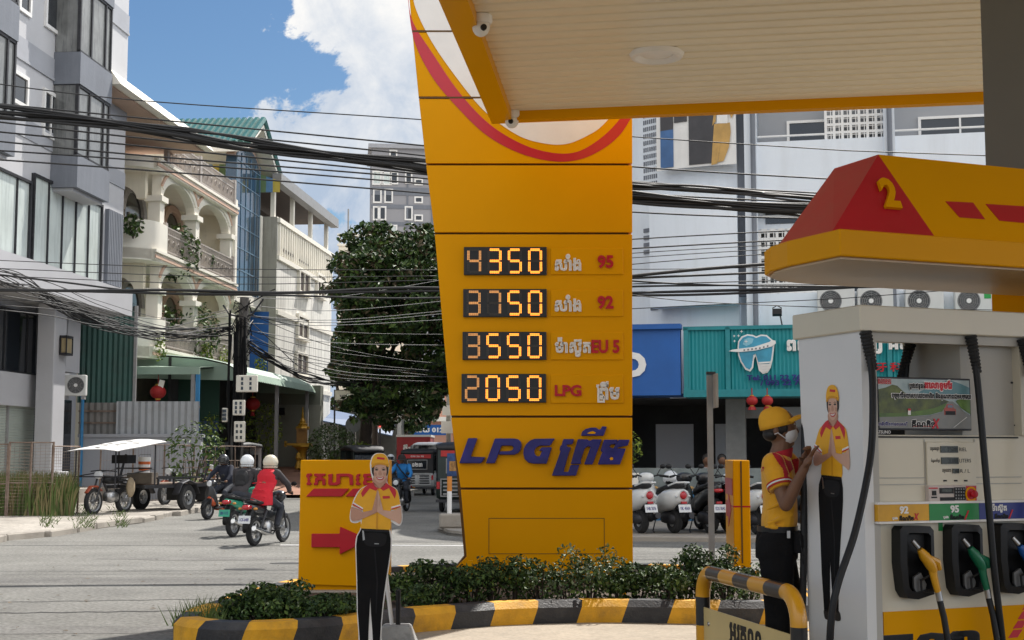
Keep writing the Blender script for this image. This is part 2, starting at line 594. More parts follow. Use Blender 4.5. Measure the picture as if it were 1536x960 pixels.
M_teal = pm('teal_sheet', (0.008, 0.25, 0.28), 0.45, 0.10, 1.0)
M_blue = pm('blue_sign_panel', (0.012, 0.10, 0.36), 0.5, 0.12, 1.0)
M_navy = pm('navy_letters', (0.022, 0.020, 0.165), 0.30, 0.35, 5, coat=0.05, spec=0.35)
M_tile = pm('green_roof_tiles', (0.03, 0.12, 0.11), 0.4, 0.25, 9)
M_gold = pm('gold_paint', (0.52, 0.28, 0.03), 0.4, 0.2, 6, metal=0.3)
M_lant = pm('red_lantern_cloth', (0.35, 0.012, 0.012), 0.6, 0.2, 6)
# foliage
M_leafd = pm('leaf_dark', (0.022, 0.046, 0.012), 0.6, 0.5, 2.0, spec=0.3)
M_leafm = pm('leaf_mid', (0.045, 0.088, 0.018), 0.55, 0.4, 2.0, spec=0.35)
M_leafl = pm('leaf_light', (0.085, 0.135, 0.025), 0.55, 0.35, 2.0, spec=0.35)
M_leafy = pm('leaf_yellow_green', (0.20, 0.25, 0.03), 0.5, 0.3, 2.0, spec=0.3)
M_blossom = pm('russet_blossom', (0.115, 0.085, 0.045), 0.7, 0.35, 2.0)
M_leafs = pm('leaf_silver', (0.16, 0.20, 0.11), 0.45, 0.35, 3.0, spec=0.5)
M_bark = pm('bark', (0.06, 0.045, 0.035), 0.9, 0.4, 4, 0.4, 30)
M_grass1 = pm('dry_grass', (0.20, 0.17, 0.075), 0.8, 0.3, 3)
M_grass2 = pm('green_grass', (0.085, 0.125, 0.03), 0.8, 0.3, 3)
LEAF = [M_leafd, M_leafm, M_leafl]
def leaves(mb, c, rad, n, size, mix=(0.3, 0.45, 0.25), shell=0.55, rng=None, asp=0.55, up=0.4):
 """n leaf blades through an ellipsoid; mix = share of each material slot"""
 rng = rng or random
 for _ in range(n):
  while True:
   p = Vector((rng.uniform(-1, 1), rng.uniform(-1, 1), rng.uniform(-1, 1)))
   if 0.02 < p.length < 1:
    break
  r = p.length
  p = p.normalized() * (shell + (1 - shell) * r if rng.random() < 0.75 else r)
  q = Vector(c) + Vector((p.x * rad[0], p.y * rad[1], p.z * rad[2]))
  nrm = (p + Vector((rng.gauss(0, .6), rng.gauss(0, .6), rng.gauss(up, .6)))).normalized()
  a = nrm.orthogonal().normalized()
  a.rotate(Matrix.Rotation(rng.uniform(0, 6.28), 3, nrm))
  b = nrm.cross(a)
  s = size * rng.uniform(0.6, 1.35)
  w = s * asp
  x = rng.random()
  acc = 0
  for i, m_ in enumerate(mix):
   acc += m_
   if x < acc:
    break
  mb.mi = i
  dr = -nrm * s * 0.12
  mb.add([q - a * s * .5 + dr, q + b * w * .5, q + a * s * .5 + dr, q - b * w * .5], [(0, 1, 2, 3)])
 return mb
# ================================================================== ground, road, pavements
g = MB().poly([(-3000, -600, -0.05), (3000, -600, -0.05), (3000, 5000, -0.05), (-3000, 5000, -0.05)])
struct(g.build('ground', M_dust))
rd = MB().poly([(-90, -40, 0), (90, -40, 0), (90, 260, 0), (-90, 260, 0)])
struct(rd.build('road', M_asph))
def sheet(name, pts, mat, z0, z1):
 mb = MB()
 mb.prism([(p[0], p[1]) for p in pts], 'z', z0, z1)
 return struct(mb.build(name, mat, bevel=0.02 if z1 - z0 > 0.05 else 0))
rk = random.Random(3)
kerb = [(-70, 830), (0, 811), (69, 805), (142, 793), (171, 789), (208, 784), (260, 774), (310, 765), (345, 757), (400, 745), (440, 737)]
kp = [gr(u, v) for u, v in kerb]
fine = []
for a, b in zip(kp[:-1], kp[1:]):
 for i in range(6):
  q = a.lerp(b, i / 6)
  fine.append((q.x + rk.uniform(-.05, .05), q.y + rk.uniform(-.12, .12)))
fine += [(-8.5, 56), (-7.0, 75), (-3.5, 120), (-3.5, 230), (-80, 230), (-80, 22)]
sheet('pavement', fine, M_pave, -0.04, 0.11)
kb = MB()
for a, b in zip(kp[:-1], kp[1:]):
 L_ = (b - a).length
 nst = max(1, int(L_ / 0.9))
 ang = math.atan2((b - a).y, (b - a).x)
 for i in range(nst):
  if rk.random() < 0.12:
   continue
  q = a.lerp(b, (i + .5) / nst)
  kb.box((q.x + rk.uniform(-.05, .05), q.y + rk.uniform(-.05, .05) - 0.08, 0.05 + rk.uniform(-.03, .02)), (L_ / nst * rk.uniform(.75, .98), 0.22, 0.14), rz=ang + rk.uniform(-.06, .06), rx=rk.uniform(-.12, .12))
struct(kb.build('kerb_stones', M_conc, bevel=0.02))
# pavement in front of the wall at the back left rises a little
rp_ = MB()
rp_.poly([gr(372, 742, .115), gr(470, 742, .115), at(500, 700, 57.4), at(372, 700, 57.4)])
struct(rp_.build('terracotta_path', M_pink))
# right-hand pavement with its sunlit edge
e0 = (3.4, 23.6)
pts = [(-0.6, 25.6), (0.2, 24.6), (1.6, 24.1), (12, 22.2), (40, 16.5), (40, 40), (-1.5, 40)]
sheet('shop_pavement', pts, M_conc, -0.04, 0.09)
# forecourt and tar seams
sheet('forecourt', [(-3.2, -14), (-2.75, 11.0), (-0.8, 12.0), (0, 12.7), (3.2, 12.7), (3.9, 13.4), (30, 9.5), (30, -14)], M_fore, -0.03, 0.012)
sm = MB()
for (a, b, w) in [((-80, 905), (420, 897), .03), ((-80, 921), (330, 916), .04), ((930, 846), (1230, 838), .04), ((945, 830), (1250, 826), .03), ((1180, 884), (1290, 881), .05)]:
 p, q = gr(*a), gr(*b)
 n_ = 24
 for i in range(n_):
  c, d = p.lerp(q, i / n_), p.lerp(q, (i + 1) / n_)
  o1, o2 = math.sin(i * 1.7) * .03, math.sin((i + 1) * 1.7) * .03
  sm.poly([(c.x, c.y + o1 - w / 2, .004), (d.x, d.y + o2 - w / 2, .004), (d.x, d.y + o2 + w / 2, .004), (c.x, c.y + o1 + w / 2, .004)])
struct(sm.build('road_seams', M_tar))
for (u, v, lab) in [(367, 854, 'dark oval drain cover in the road nearest the planter tip'), (434, 845, 'small dark drain cover in the road left of the arrow sign')]:
 p = gr(u, v)
 mc = MB().lathe([(0, .006), (.26, .006), (.30, .004), (.30, 0)], n=24).build('drain_cover', M_tar, loc=(p.x, p.y, 0))
 mc.scale = (.9, .45, 1)
 tag(mc, lab, 'drain cover')
wr = random.Random(41)
pat = MB()
for (u, v, a, b_) in [(120, 872, 2.6, .5), (300, 838, 1.6, .35), (60, 945, 1.5, .3), (980, 870, 1.4, .35), (600, 812, 1.5, .4)]:
 p = gr(u, v)
 pat.poly([(p.x + a * math.cos(2 * PI * i / 18) * wr.uniform(.75, 1.1), p.y + b_ * math.sin(2 * PI * i / 18) * wr.uniform(.75, 1.1), .0025) for i in range(18)])
struct(pat.build('road_patches', pm('patched_asphalt', (.185, .18, .168), .9, .2, 2, .6, 200, spec=.25, speck=.3, sscale=26)))
lit = MB()
for i in range(170):
 u, v = wr.uniform(0, 1240), wr.uniform(815, 955)
 p = gr(u, v)
 if -2.9 < p.x < 3.1 and p.y > 10.8:
  continue
 a, s_ = wr.uniform(0, 6.28), wr.uniform(.015, .045)
 lit.add([(p.x + s_ * math.cos(a), p.y + s_ * math.sin(a), .014), (p.x - s_ * .4 * math.sin(a), p.y + s_ * .4 * math.cos(a), .02), (p.x - s_ * math.cos(a), p.y - s_ * math.sin(a), .014), (p.x + s_ * .4 * math.sin(a), p.y - s_ * .4 * math.cos(a), .017)], [(0, 1, 2, 3)])
tag(lit.build('leaf_litter', pm('dry_leaf', (.13, .09, .045), .9, .5, 8)), kind='stuff')
ln = MB()
p, q = gr(1090, 943, .02), gr(1290, 945, .02)
ln.poly([(p.x, p.y - .06, .018), (q.x, q.y - .06, .018), (q.x, q.y + .06, .018), (p.x, p.y + .06, .018)])
struct(ln.build('painted_line', M_yeld))
ln = MB()
ln.poly([(-3.8, 22.9, .004), (-0.4, 22.75, .004), (-0.4, 22.9, .004), (-3.8, 23.05, .004)])
struct(ln.build('stop_line', M_white))
# broken concrete traffic island in the side street mouth
mi_ = MB()
pts = [gr(655, 797), gr(672, 803), gr(700, 806), gr(760, 806), gr(760, 786), gr(700, 783), gr(668, 788)]
mi_.prism([(p.x, p.y) for p in pts], 'z', 0, 0.09)
struct(mi_.build('concrete_island', M_conc, bevel=0.05, seg=2))
# ================================================================== grey apartment building, left
D83 = math.atan2(1, 0.083)
def rect(root, u0, v0, u1, v1, y=0.0):
 x0, z1 = onpl(root, u0, v0, y)
 x1, z0 = onpl(root, u1, v1, y)
 return min(x0, x1), max(x0, x1), min(z0, z1), max(z0, z1)
def window(root, r, y, glass, frame=M_white, fw=0.09, mull=(), depth=0.08, name='window', sill=False, trans=(), pane='pane'):
 """a framed window proud of the wall plane y (towards -y)"""
 x0, x1, z0, z1 = r
 f = MB()
 f.bx(x0 - fw, x0, y - depth, y + .01, z0 - fw, z1 + fw)
 f.bx(x1, x1 + fw, y - depth, y + .01, z0 - fw, z1 + fw)
 f.bx(x0, x1, y - depth, y + .01, z1, z1 + fw)
 f.bx(x0, x1, y - depth, y + .01, z0 - fw, z0)
 for t in mull:
  xm = x0 + (x1 - x0) * t
  f.bx(xm - fw * .35, xm + fw * .35, y - depth * .8, y + .01, z0, z1)
 for t in trans:
  zm = z0 + (z1 - z0) * t
  f.bx(x0, x1, y - depth * .7, y + .01, zm - fw * .3, zm + fw * .3)
 if sill:
  f.bx(x0 - fw * 1.6, x1 + fw * 1.6, y - depth - .08, y + .01, z0 - fw - .06, z0 - fw)
 w = f.build(name, frame, root)
 p = MB().bx(x0, x1, y - depth * .35, y - depth * .35 + .02, z0, z1)
 p.build(pane, glass, w)
 return w
gb = empty('grey_apartment_building', (-590 / F * 42, 42, 0), D83, 'tall lilac-grey apartment block with projecting slate bay windows and small white-framed windows', 'building')
zs = onpl(gb, 176, 461)[1]
w = MB()
w.bx(-16, 0, 0.0, 9, zs, 24)
w.build('wall', M_gwall, gb)
bd = MB()
rs = {}
# storey bands
for (u, v0, v1) in [(184, 160, 186), (188, 20, 47)]:
 za, zb = onpl(gb, u, v0)[1], onpl(gb, u, v1)[1]
 bd.bx(-16.0, 0.004, -0.03, 0.4, zb, za)
 bd.bx(-16.0, 0.003, -0.05, 0.3, zb - .07, zb)
bd.bx(-16, .003, -.03, .4, onpl(gb, 182, 258)[1] - .5, onpl(gb, 182, 258)[1])
bd.bx(-16, .003, -.03, .4, 21, 21.6)
bd.build('storey_band', M_gband, gb)
ov = MB()
zt = onpl(gb, 165, 433)[1]
ov.prism([(-0.35, zt), (0.05, zt), (0.05, zs - .02), (1.3, zs - .02), (1.3, zs - .25), (-.35, zs - .25)][::-1], 'x', -16, 0.02)
ov.build('overhang', M_glow, gb)
PB = -0.75
bx0, bx1 = onpl(gb, 116, 256, PB)[0], onpl(gb, 164, 280, PB)[0]
zb0, zb1 = onpl(gb, 162, 303, PB)[1], onpl(gb, 163, 257, PB)[1]
zA0, zA1 = onpl(gb, 167, 157, PB)[1], onpl(gb, 169, 111, PB)[1]
st = zA0 - zb0
q0 = onpl(gb, 28, 61, PB)[0]
for (xa, xb) in [(bx0, bx1), (q0 - (bx1 - bx0), q0)]:
 for k in range(4):
  z0 = zb0 + st * k
  b = MB().bx(xa, xb, PB, -0.003, z0, z0 + (zb1 - zb0))
  bay = b.build('bay_window', M_gdark, gb)
  fr = MB()
  za, zb = z0 + (zb1 - zb0), z0 + st
  for x in (xa + .04, xa + (xb - xa) * .36, xa + (xb - xa) * .80, xb - .05):
   fr.bx(x - .04, x + .04, PB + .03, PB + .12, za, zb)
  fr.bx(xa, xb, PB + .03, PB + .1, za, za + .07)
  fr.bx(xa, xb, PB + .03, PB + .1, zb - .07, zb)
  fr.build('frame', M_dkmet, bay)
  MB().bx(xa + .05, xb - .05, PB + .07, PB + .10, za + .02, zb - .02).build('pane', M_curtd, bay)
  MB().bx(xa + .05, xa + .08, PB + .13, -0.02, za + .02, zb - .02).build('pane', M_curtd, bay)
  MB().bx(xb - .08, xb - .05, PB + .13, -0.02, za + .02, zb - .02).build('pane', M_curtd, bay)
 if k == 3:
  MB().bx(xa + .1, xb - .1, PB + .15, -0.01, zb0 - .09, zb0 - .005).build('soffit', M_glow, gb)
for r_ in [(70, -25, 88, 50), (66, 138, 83, 208), (17, 108, 37, 158), (30, -30, 42, 20)]:
 window(gb, rect(gb, *r_), 0.0, M_glassd, M_white, .10, (.5,) if r_[0] == 66 else (), .07)
r_ = rect(gb, 49, 264, 146, 424)
window(gb, r_, 0.0, M_curt, M_dkmet, .07, (.2, .4, .6, .8), .10)
r_ = rect(gb, -60, 230, 38, 388)
window(gb, r_, 0.0, M_curt, M_dkmet, .07, (.25, .5, .8), .10)
x0, x1, z0, z1 = rect(gb, 158, 313, 177, 432)
lv = MB()
for i in range(9):
 xx = x0 + (x1 - x0) * (i + .5) / 9
 lv.bx(xx - .045, xx + .045, -.12, 0.0, z0, z1)
lv.bx(x0, x1, -.03, -.002, z0, z1)
lv.build('louvre_panel', M_gdark, gb)
# recessed ground floor
RY = 1.2
lo = MB()
zw = onpl(gb, 60, 520, RY)[1]
lo.bx(-16, 0, RY + .12, 9, 0.0, zs)
lo.build('ground_floor_wall', M_gband, gb)
gz = MB()
x0, x1, z0, z1 = rect(gb, -90, 440, 71, 563, RY)
window(gb, (x0, x1, z0, z1), RY + .1, M_glassd, M_dkmet, .05, (.35, .58, .8), .06)
bnd = MB().bx(x0, x1 + .1, RY - .12, RY + .12, z0 - .95, z0 - .06)
bnd.build('fascia_band', M_glow, gb)
x0, x1, z0, z1 = rect(gb, -70, 585, 54, 740, RY)
z1 = onpl(gb, 30, 597, RY)[1]
sh = MB()
n_ = 34
for i in range(n_):
 za = .5 + (z1 - .5) * i / n_
 sh.box(((x0 + x1) / 2, RY + .08, za + .05), (x1 - x0, .05, (z1 - .5) / n_ * .9), rx=.25)
sd_ = sh.build('roller_shutter', M_shut, gb)
MB().bx(x0 + (x1 - x0) * .62 - .04, x0 + (x1 - x0) * .62 + .04, RY, RY + .06, .5, z1).build('guide_rail', M_grymet, sd_)
for (ua, ub, m_) in [(55, 66, M_gdark), (67, 71, M_glow), (71, 78, M_gdark)]:
 xa, xb = onpl(gb, ua, 600, RY)[0], onpl(gb, ub, 600, RY)[0]
 MB().bx(xa, xb, RY - .02, RY + .118, .5, zs - .3).build('pilaster', m_, gb)
xa, xb = onpl(gb, 79, 600, .35)[0], onpl(gb, 97, 600, .35)[0]
cm = MB().bx(xa, xb, .35, .85, .95, zs - .26)
cm.prism([(xa - .25, .3), (xb + .25, .3), (xb + .22, .7), (xb, 1.0), (xa, 1.0), (xa - .22, .7)], 'y', .15, 1.0)
cm.build('column', M_glow, gb, bevel=.02)
MB().bx(-16, 0.4, 0.0, RY + .1, 0, .5).build('plinth', M_conc, gb)
x0, x1, z0, z1 = rect(gb, 100, 482, 119, 560, .6)
MB().prism([(x0 + .15, z1 + .1), (x1, z1 + .1), (x1, z0), (x0, z0)], 'y', .6, 1.3).build('slanted_fin', M_glow, gb)
MB().bx(onpl(gb, 90, 600, RY)[0], onpl(gb, 106, 600, RY)[0], RY - .04, RY + .1, .5, onpl(gb, 98, 600, RY)[1]).build('door', M_glassd, gb)
# wall lantern beside the column
x0, x1, z0, z1 = rect(gb, 89, 503, 98, 534, .34)
wl = MB()
wl.bx(x0, x1, .12, .33, z0, z0 + .06).bx(x0, x1, .12, .33, z1 - .06, z1)
for xx in (x0, x1 - .03):
 for yy in (.12, .30):
  wl.bx(xx, xx + .03, yy, yy + .03, z0, z1)
wlr = wl.build('wall_lantern', M_dkmet)
wlr.location, wlr.rotation_euler = gb.location, gb.rotation_euler
tag(wlr, 'black wall lantern on the grey building column beside the air conditioner', 'lantern')
MB().bx(x0 + .04, x1 - .04, .15, .29, z0 + .07, z1 - .07).build('glass', pm('amber_glass', (.35, .28, .16), .3), wlr)
# ================================================================== beige villa with arched balconies
bv = empty('beige_villa', (-11.7 + .083 * 8, 60, 0), D83, 'cream four-storey villa with arched balconies and a tall blue glass bay', 'building')
XC = -13.1
def vz(u, v, y=0.0):
 return onpl(bv, u, v, y)[1]
zA, zB, zC, zR = vz(290, 275), vz(300, 406), vz(300, 537), vz(300, 203, -1.25) - .42
BY = 1.7
w = MB()
w.bx(XC, 0, BY, 11, 0, zR + .2)
w.bx(-4.4, 0, .35, BY, 0, zR - .6)
w.build('wall', M_cream, bv)
for (zf, zt_, top) in [(zA, zR, True), (zB, zA, False), (zC, zB, False), (0.2, zC, False)]:
 sl_ = MB()
 sl_.bx(XC - .9, -4.3, -.25, BY, zf - .35, zf)
 sl_.bx(XC - 1.0, -4.3, -.32, -.25, zf - .12, zf - .02)
 sl_.build('balcony_slab', M_creamw, bv)
 MB().bx(XC - .95, -4.3, -.285, -.252, zf - .30, zf - .2).build('moulding', M_peach, bv)
 if zf < 1:
  continue
 # columns and arches
 if not top:
  for xc in (XC + .1, -9.05, -4.6):
   cl = MB()
   cl.bx(xc - .22, xc + .22, -.1, .32, zf, zf + (zt_ - zf) * .58)
   cl.bx(xc - .34, xc + .34, -.2, .42, zf + (zt_ - zf) * .56, zf + (zt_ - zf) * .62)
   cl.bx(xc - .29, xc + .29, -.15, .37, zf, zf + .15)
   cl.build('column', M_creamw, bv)
  for (xa, xb) in [(XC + .1, -9.05), (-9.05, -4.6)]:
   zs_ = zf + (zt_ - zf) * .60
   zp = zt_ - .42
   am = (xa + xb) / 2
   ra = (xb - xa) / 2 - .2
   cur = [(am + ra * math.cos(PI - PI * i / 16), zs_ + (zp - zs_) * math.sin(PI * i / 16)) for i in range(17)]
   pts = [(xa, zs_)] + cur + [(xb, zs_), (xb, zt_ - .35), (xa, zt_ - .35)]
   MB().prism(pts, 'y', -.05, .28).build('arch', M_creamw, bv)
   rim = MB()
   for s_, off, th in ((0, .34, .10), (1, .12, .22)):
    o_ = [(am + (ra + off + th) * math.cos(PI - PI * (i + 2.5) / 21), zs_ + (zp - zs_ + off + th) * math.sin(PI * (i + 2.5) / 21)) for i in range(17)]
    i_ = [(am + (ra + off) * math.cos(PI - PI * (i + 2.5) / 21), zs_ + (zp - zs_ + off) * math.sin(PI * (i + 2.5) / 21)) for i in range(17)]
    rim.mi = s_
    for k in range(16):
     rim.prism([i_[k], i_[k + 1], o_[k + 1], o_[k]], 'y', -.09 - .03 * (1 - s_), -.052)
   rim.build('arch_moulding', [M_peach, M_creamw], bv)
 # wrought-iron railing
 rl = MB()
 xa, xb = XC + .35, -4.5
 for zz in (zf + .95, zf + .12, zf + .72):
  rl.bx(xa, xb, -.16, -.11, zz - .025, zz + .025)
 nb = 62
 for i in range(nb + 1):
  xx = xa + (xb - xa) * i / nb
  rl.bx(xx - .014, xx + .014, -.15, -.12, zf + .05, zf + .95)
  if i % 4 == 2:
   rl.lathe([(.08, -.012), (.11, 0), (.08, .012)], (xx, -.17, zf + .45), 'y', 10)
 for xx in (xa, -9.05, xb):
  rl.bx(xx - .1, xx + .1, -.2, -.06, zf, zf + 1.08)
 rl.build('railing', M_iron, bv)
 # doors and windows at the back of each balcony
 for k_, xm in enumerate((-11.1, -6.8)):
  wd = MB()
  pts = [(xm - .9, zf + .2), (xm + .9, zf + .2), (xm + .9, zf + 1.7)] + [(xm + .9 * math.cos(PI * i / 10), zf + 1.7 + .75 * math.sin(PI * i / 10)) for i in range(11)] + [(xm - .9, zf + 1.7)]
  wd.prism(pts, 'y', BY - .06, BY - .004)
  wf = wd.build('window', M_glassd, bv)
  fr = MB()
  for i in range(10):
   a0, a1 = PI * i / 10, PI * (i + 1) / 10
   fr.prism([(xm + r_ * math.cos(a), zf + 1.7 + r_ * .85 * math.sin(a)) for r_, a in ((.95, a0), (.95, a1), (1.25, a1), (1.25, a0))], 'y', BY - .16, BY - .005)
  for dx in (-.93, 0, .87, -.45, .45):
   fr.bx(xm + dx, xm + dx + .06, BY - .12, BY - .061, zf + .2, zf + 1.7)
  fr.build('frame', M_peach if k_ else M_iron, wf)
# near flank (faces the station): rounded balconies and arches
for zf, zt_ in ((zB, zA), (zC, zB), (zA, zR)):
 f_ = MB()
 arcp = [(XC - .4 + 1.5 * math.cos(a) * -1, 1.1 - 1.35 * math.sin(a)) for a in [PI * i / 14 for i in range(4, 15)]]
 n_ = len(arcp)
 pts = [(XC + .3, -.24), (XC - .4, -.24)] + [(XC - .4 - 1.1 * math.sin(a), .86 - 1.1 * math.cos(a)) for a in [PI / 2 * i / 8 for i in range(9)]] + [(XC - 1.5, 6.5), (XC - 1.35, 6.5)] + [(XC - .4 - .95 * math.sin(a), .86 - .95 * math.cos(a)) for a in [PI / 2 * i / 8 for i in range(8, -1, -1)]] + [(XC + .3, -.09)]
 if zt_ != zR:
  f_.prism(pts, 'z', zf - .36, zf + .95)
 f_.prism([(XC + .3, -.22)] + pts[2:12] + [(XC + .3, 6.5)], 'z', zf - .4, zf - .02)
 f_.build('rounded_balcony', M_creamw, bv, smooth=True)
 if zt_ != zR:
  fl = MB()
  zs_, zp = zf + (zt_ - zf) * .58, zt_ - .7
  y0_, y1_ = .35, 6
  ym, ra = 2.0, 1.35
  cur = [(ym + ra * math.cos(PI - PI * i / 14), zs_ + (zp - zs_) * math.sin(PI * i / 14)) for i in range(15)]
  fl.prism([(y0_, zs_)] + cur + [(y1_, zs_), (y1_, zt_ - .36), (y0_, zt_ - .36)], 'x', XC - .35, XC - .1)
  fl.build('arch', M_cream, bv)
  wn_ = MB().bx(XC - .06, XC - .003, 1.9, 3.3, zf + .25, zf + 2.2)
  wn_.build('window', M_glassd, bv)
# eaves and roof
XE = onpl(bv, 307, 206, -1.25)[0]
rf = MB()
rf.prism([(-1.6, zR - .05), (-1.25, zR + .42), (11.5, zR + .42), (11.5, zR + .1), (.2, zR + .1), (.2, zR - .05)], 'x', XC - 8, XE)
rfo = rf.build('eaves', M_creamw, bv)
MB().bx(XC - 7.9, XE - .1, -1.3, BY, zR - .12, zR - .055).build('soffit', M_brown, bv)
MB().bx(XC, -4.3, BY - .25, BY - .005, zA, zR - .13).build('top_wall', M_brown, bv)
# tall blue glass bay
za_, zb_ = vz(360, 440), vz(362, 232)
gl = MB()
ring0, ring1 = [], []
gx0, gx1 = -4.15, -.55
gl.bx(gx0, gx1, -.12, .34, za_, zb_ - .5)
cur = [((gx0 + gx1) / 2 + (gx1 - gx0) / 2 * math.cos(PI * i / 12), zb_ - .5 + .9 * math.sin(PI * i / 12)) for i in range(13)]
gl.prism(cur, 'y', -.12, .34)
gbay = gl.build('glass_bay', M_glassb, bv)
fr = MB()
for i in range(6):
 xx = gx0 + (gx1 - gx0) * i / 5
 fr.bx(xx - .02, xx + .02, -.15, -.121, za_, zb_)
nz = 7
for i in range(nz):
 zz = za_ + (zb_ - .4 - za_) * i / (nz - 1)
 fr.bx(gx0, gx1, -.146, -.122, zz - .02, zz + .02)
fr.build('mullion', pm('pale_mullion', (.13, .22, .31), .4), gbay)
pr = MB()
pr.bx(gx0 - .28, gx0, -.2, .36, za_ - .4, zR - .3)
pr.bx(gx1, gx1 + .3, -.2, .36, za_ - .4, zR - .3)
pr.bx(gx0 - .28, gx1 + .3, -.2, .36, za_ - .45, za_)
pr.build('pier', M_creamw, bv)
gt = MB()
zt0 = vz(362, 218)
zt1 = vz(378, 188)
gt.prism([(-4.7, zt0 - .3), (-2.3, zt1), (.6, zt0 - .6), (.6, zt0 - .85), (-2.3, zt1 - .3), (-4.7, zt0 - .6)], 'y', -.7, 5)
gto = gt.build('gable_roof', M_creamw, bv)
tl = MB()
for i in range(22):
 yy = -.7 + .27 * i
 for (xa, zza, xb, zzb) in ((-4.75, zt0 - .27, -2.3, zt1 + .05), (-2.3, zt1 + .05, .65, zt0 - .55)):
  tl.tube([(xa, yy, zza), (xb, yy, zzb)], .14, 6)
tl.build('tiles', M_tile, gto)
MB().prism([(-4.3, zt0 - .6), (-2.3, zt1 - .3), (.2, zt0 - .8)], 'y', -.05, .3).build('gable', M_brown, bv)
# potted plants on the balconies
rp2 = random.Random(11)
def clump(name, c, rad, n, size, mats, mix, label, cat='plant', group=None, stem=True, shell=.5, asp=.55, rng=None):
 mb = leaves(MB(), (0, 0, rad[2] * 1.0), rad, n, size, mix, shell, rng or rp2, asp)
 root = empty(name, c, 0, label, cat, group)
 mb.build('foliage', mats, root)
 if stem:
  s = MB()
  for i in range(5):
   a = rp2.uniform(0, 6.28)
   s.tube([(0, 0, -.05), (math.cos(a) * rad[0] * .3, math.sin(a) * rad[1] * .3, rad[2] * .8), (math.cos(a) * rad[0] * .55, math.sin(a) * rad[1] * .55, rad[2] * 1.4)], [size * .12, size * .08, size * .03], 5)
  s.build('stems', M_bark, root)
 return root
def onvilla(u, v, y):
 x, z = onpl(bv, u, v, y)
 c, s = math.cos(D83), math.sin(D83)
 return Vector((bv.location.x + x * c - y * s, bv.location.y + x * s + y * c, z))
for (u, v, r_, n, lab) in [(264, 384, .85, 420, 'large leafy potted plant behind the middle balcony railing of the cream villa'),
                           (303, 396, .45, 160, 'small leafy potted plant beside the second column of the cream villa'),
                           (200, 340, .32, 90, 'small potted plant on the rounded middle balcony of the cream villa'),
                           (286, 508, 1.05, 520, 'broad bushy plant on the lowest balcony of the cream villa'),
                           (238, 486, .5, 200, 'upright dark shrub on the lowest balcony beside the first column'),
                           (325, 405, .3, 60, 'sparse trailing plant at the right end of the middle balcony railing')]:
 p = onvilla(u, v, .25)
 r_ *= 1.2
 clump('potted_plant', (p.x, p.y, p.z - r_ * .9), (r_ * .9, r_, r_ * 1.05), int(n * 1.3), .2, LEAF, (.25, .4, .35), lab, group='plants on the villa balconies')
for (u, v, lab) in [(239, 520, 'leftmost yellow-green hanging plant under the lowest villa railing'), (310, 532, 'second yellow-green hanging plant below the lowest villa railing'), (336, 538, 'yellow-green hanging plant just left of the utility pole'), (391, 546, 'yellow-green hanging plant right of the utility pole over the green awning')]:
 p = onvilla(u, v, -.35)
 mb = leaves(MB(), (0, 0, 0), (.28, .28, .5), 130, .13, (.6, .4), .4, rp2, .6)
 tag(mb.build('hanging_plant', [M_leafy, M_leafl], loc=(p.x, p.y, p.z)), lab, 'plant', 'hanging plants along the villa balcony')
# ================================================================== weathered white shophouse
wh = empty('weathered_shophouse', (-356 / F * 60, 60, 0), D83, 'weathered white concrete shophouse with a striped rooftop shelter', 'building')
zt = onpl(wh, 412, 322)[1]
L_ = onpl(wh, 496, 480)[0]
w = MB().bx(0, L_, 0, 9, 0, zt)
w.build('wall', M_wth, wh)
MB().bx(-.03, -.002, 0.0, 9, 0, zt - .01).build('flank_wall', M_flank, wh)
MB().bx(-.035, -.031, .3, 2.2, onpl(wh, 400, 570)[1], onpl(wh, 400, 462)[1]).build('blue_tarpaulin', M_blue, wh)
# parapet louvre, mouldings
pz = MB()
for (u, v) in [(412, 350), (412, 366), (440, 440), (440, 500)]:
 pass
for (za_, zb_, yo) in [(zt - 1.9, zt - 1.7, .12), (zt - .25, zt - .05, .14), (zt - 4.3, zt - 4.1, .1), (zt - 7.4, zt - 7.2, .1)]:
 pz.bx(-.02, L_ + .1, -yo, -.002, za_, zb_)
for i in range(26):
 xx = L_ * (i + .5) / 26
 pz.bx(xx - .05, xx + .05, -.1, -.003, zt - 1.66, zt - .3)
pz.build('moulding', M_creamw, wh)
for (ua, va, ub, vb) in [(447, 406, 461, 442), (445, 474, 459, 508), (443, 530, 458, 562), (474, 412, 484, 446)]:
 r_ = rect(wh, ua, va, ub, vb)
 wf = window(wh, r_, 0.0, M_wood, M_creamw, .12, (.5,), .14, sill=True)
for (ua, va, ub, vb) in [(422, 372, 438, 386), (446, 388, 462, 400)]:
 x0, x1, z0, z1 = rect(wh, ua, va, ub, vb)
 vv = MB()
 for i in range(6):
  vv.bx(x0, x1, -.06, -.004, z0 + (z1 - z0) * (i + .1) / 6, z0 + (z1 - z0) * (i + .55) / 6)
 vv.build('vent', M_wood, wh)
# curved end at the far corner
cv = MB()
ringp = [(L_ + 1.4 * math.sin(PI / 2 * i / 8), 1.4 - 1.4 * math.cos(PI / 2 * i / 8)) for i in range(9)]
for i in range(8):
 for (z0, z1, o) in ((0, zt - 6.6, 0), (zt - 4.4, zt - 2.9, .0), (zt - 1.0, zt - .3, .0)):
  a, b = ringp[i], ringp[i + 1]
  cv.add([(a[0], a[1], z0), (b[0], b[1], z0), (b[0], b[1], z1), (a[0], a[1], z1), (a[0], a[1] + .5, z0), (b[0], b[1] + .5, z0), (b[0], b[1] + .5, z1), (a[0], a[1] + .5, z1)],
               [(0, 1, 2, 3), (7, 6, 5, 4), (3, 2, 6, 7), (0, 4, 5, 1)])
cv.build('curved_balcony', M_wth, wh)
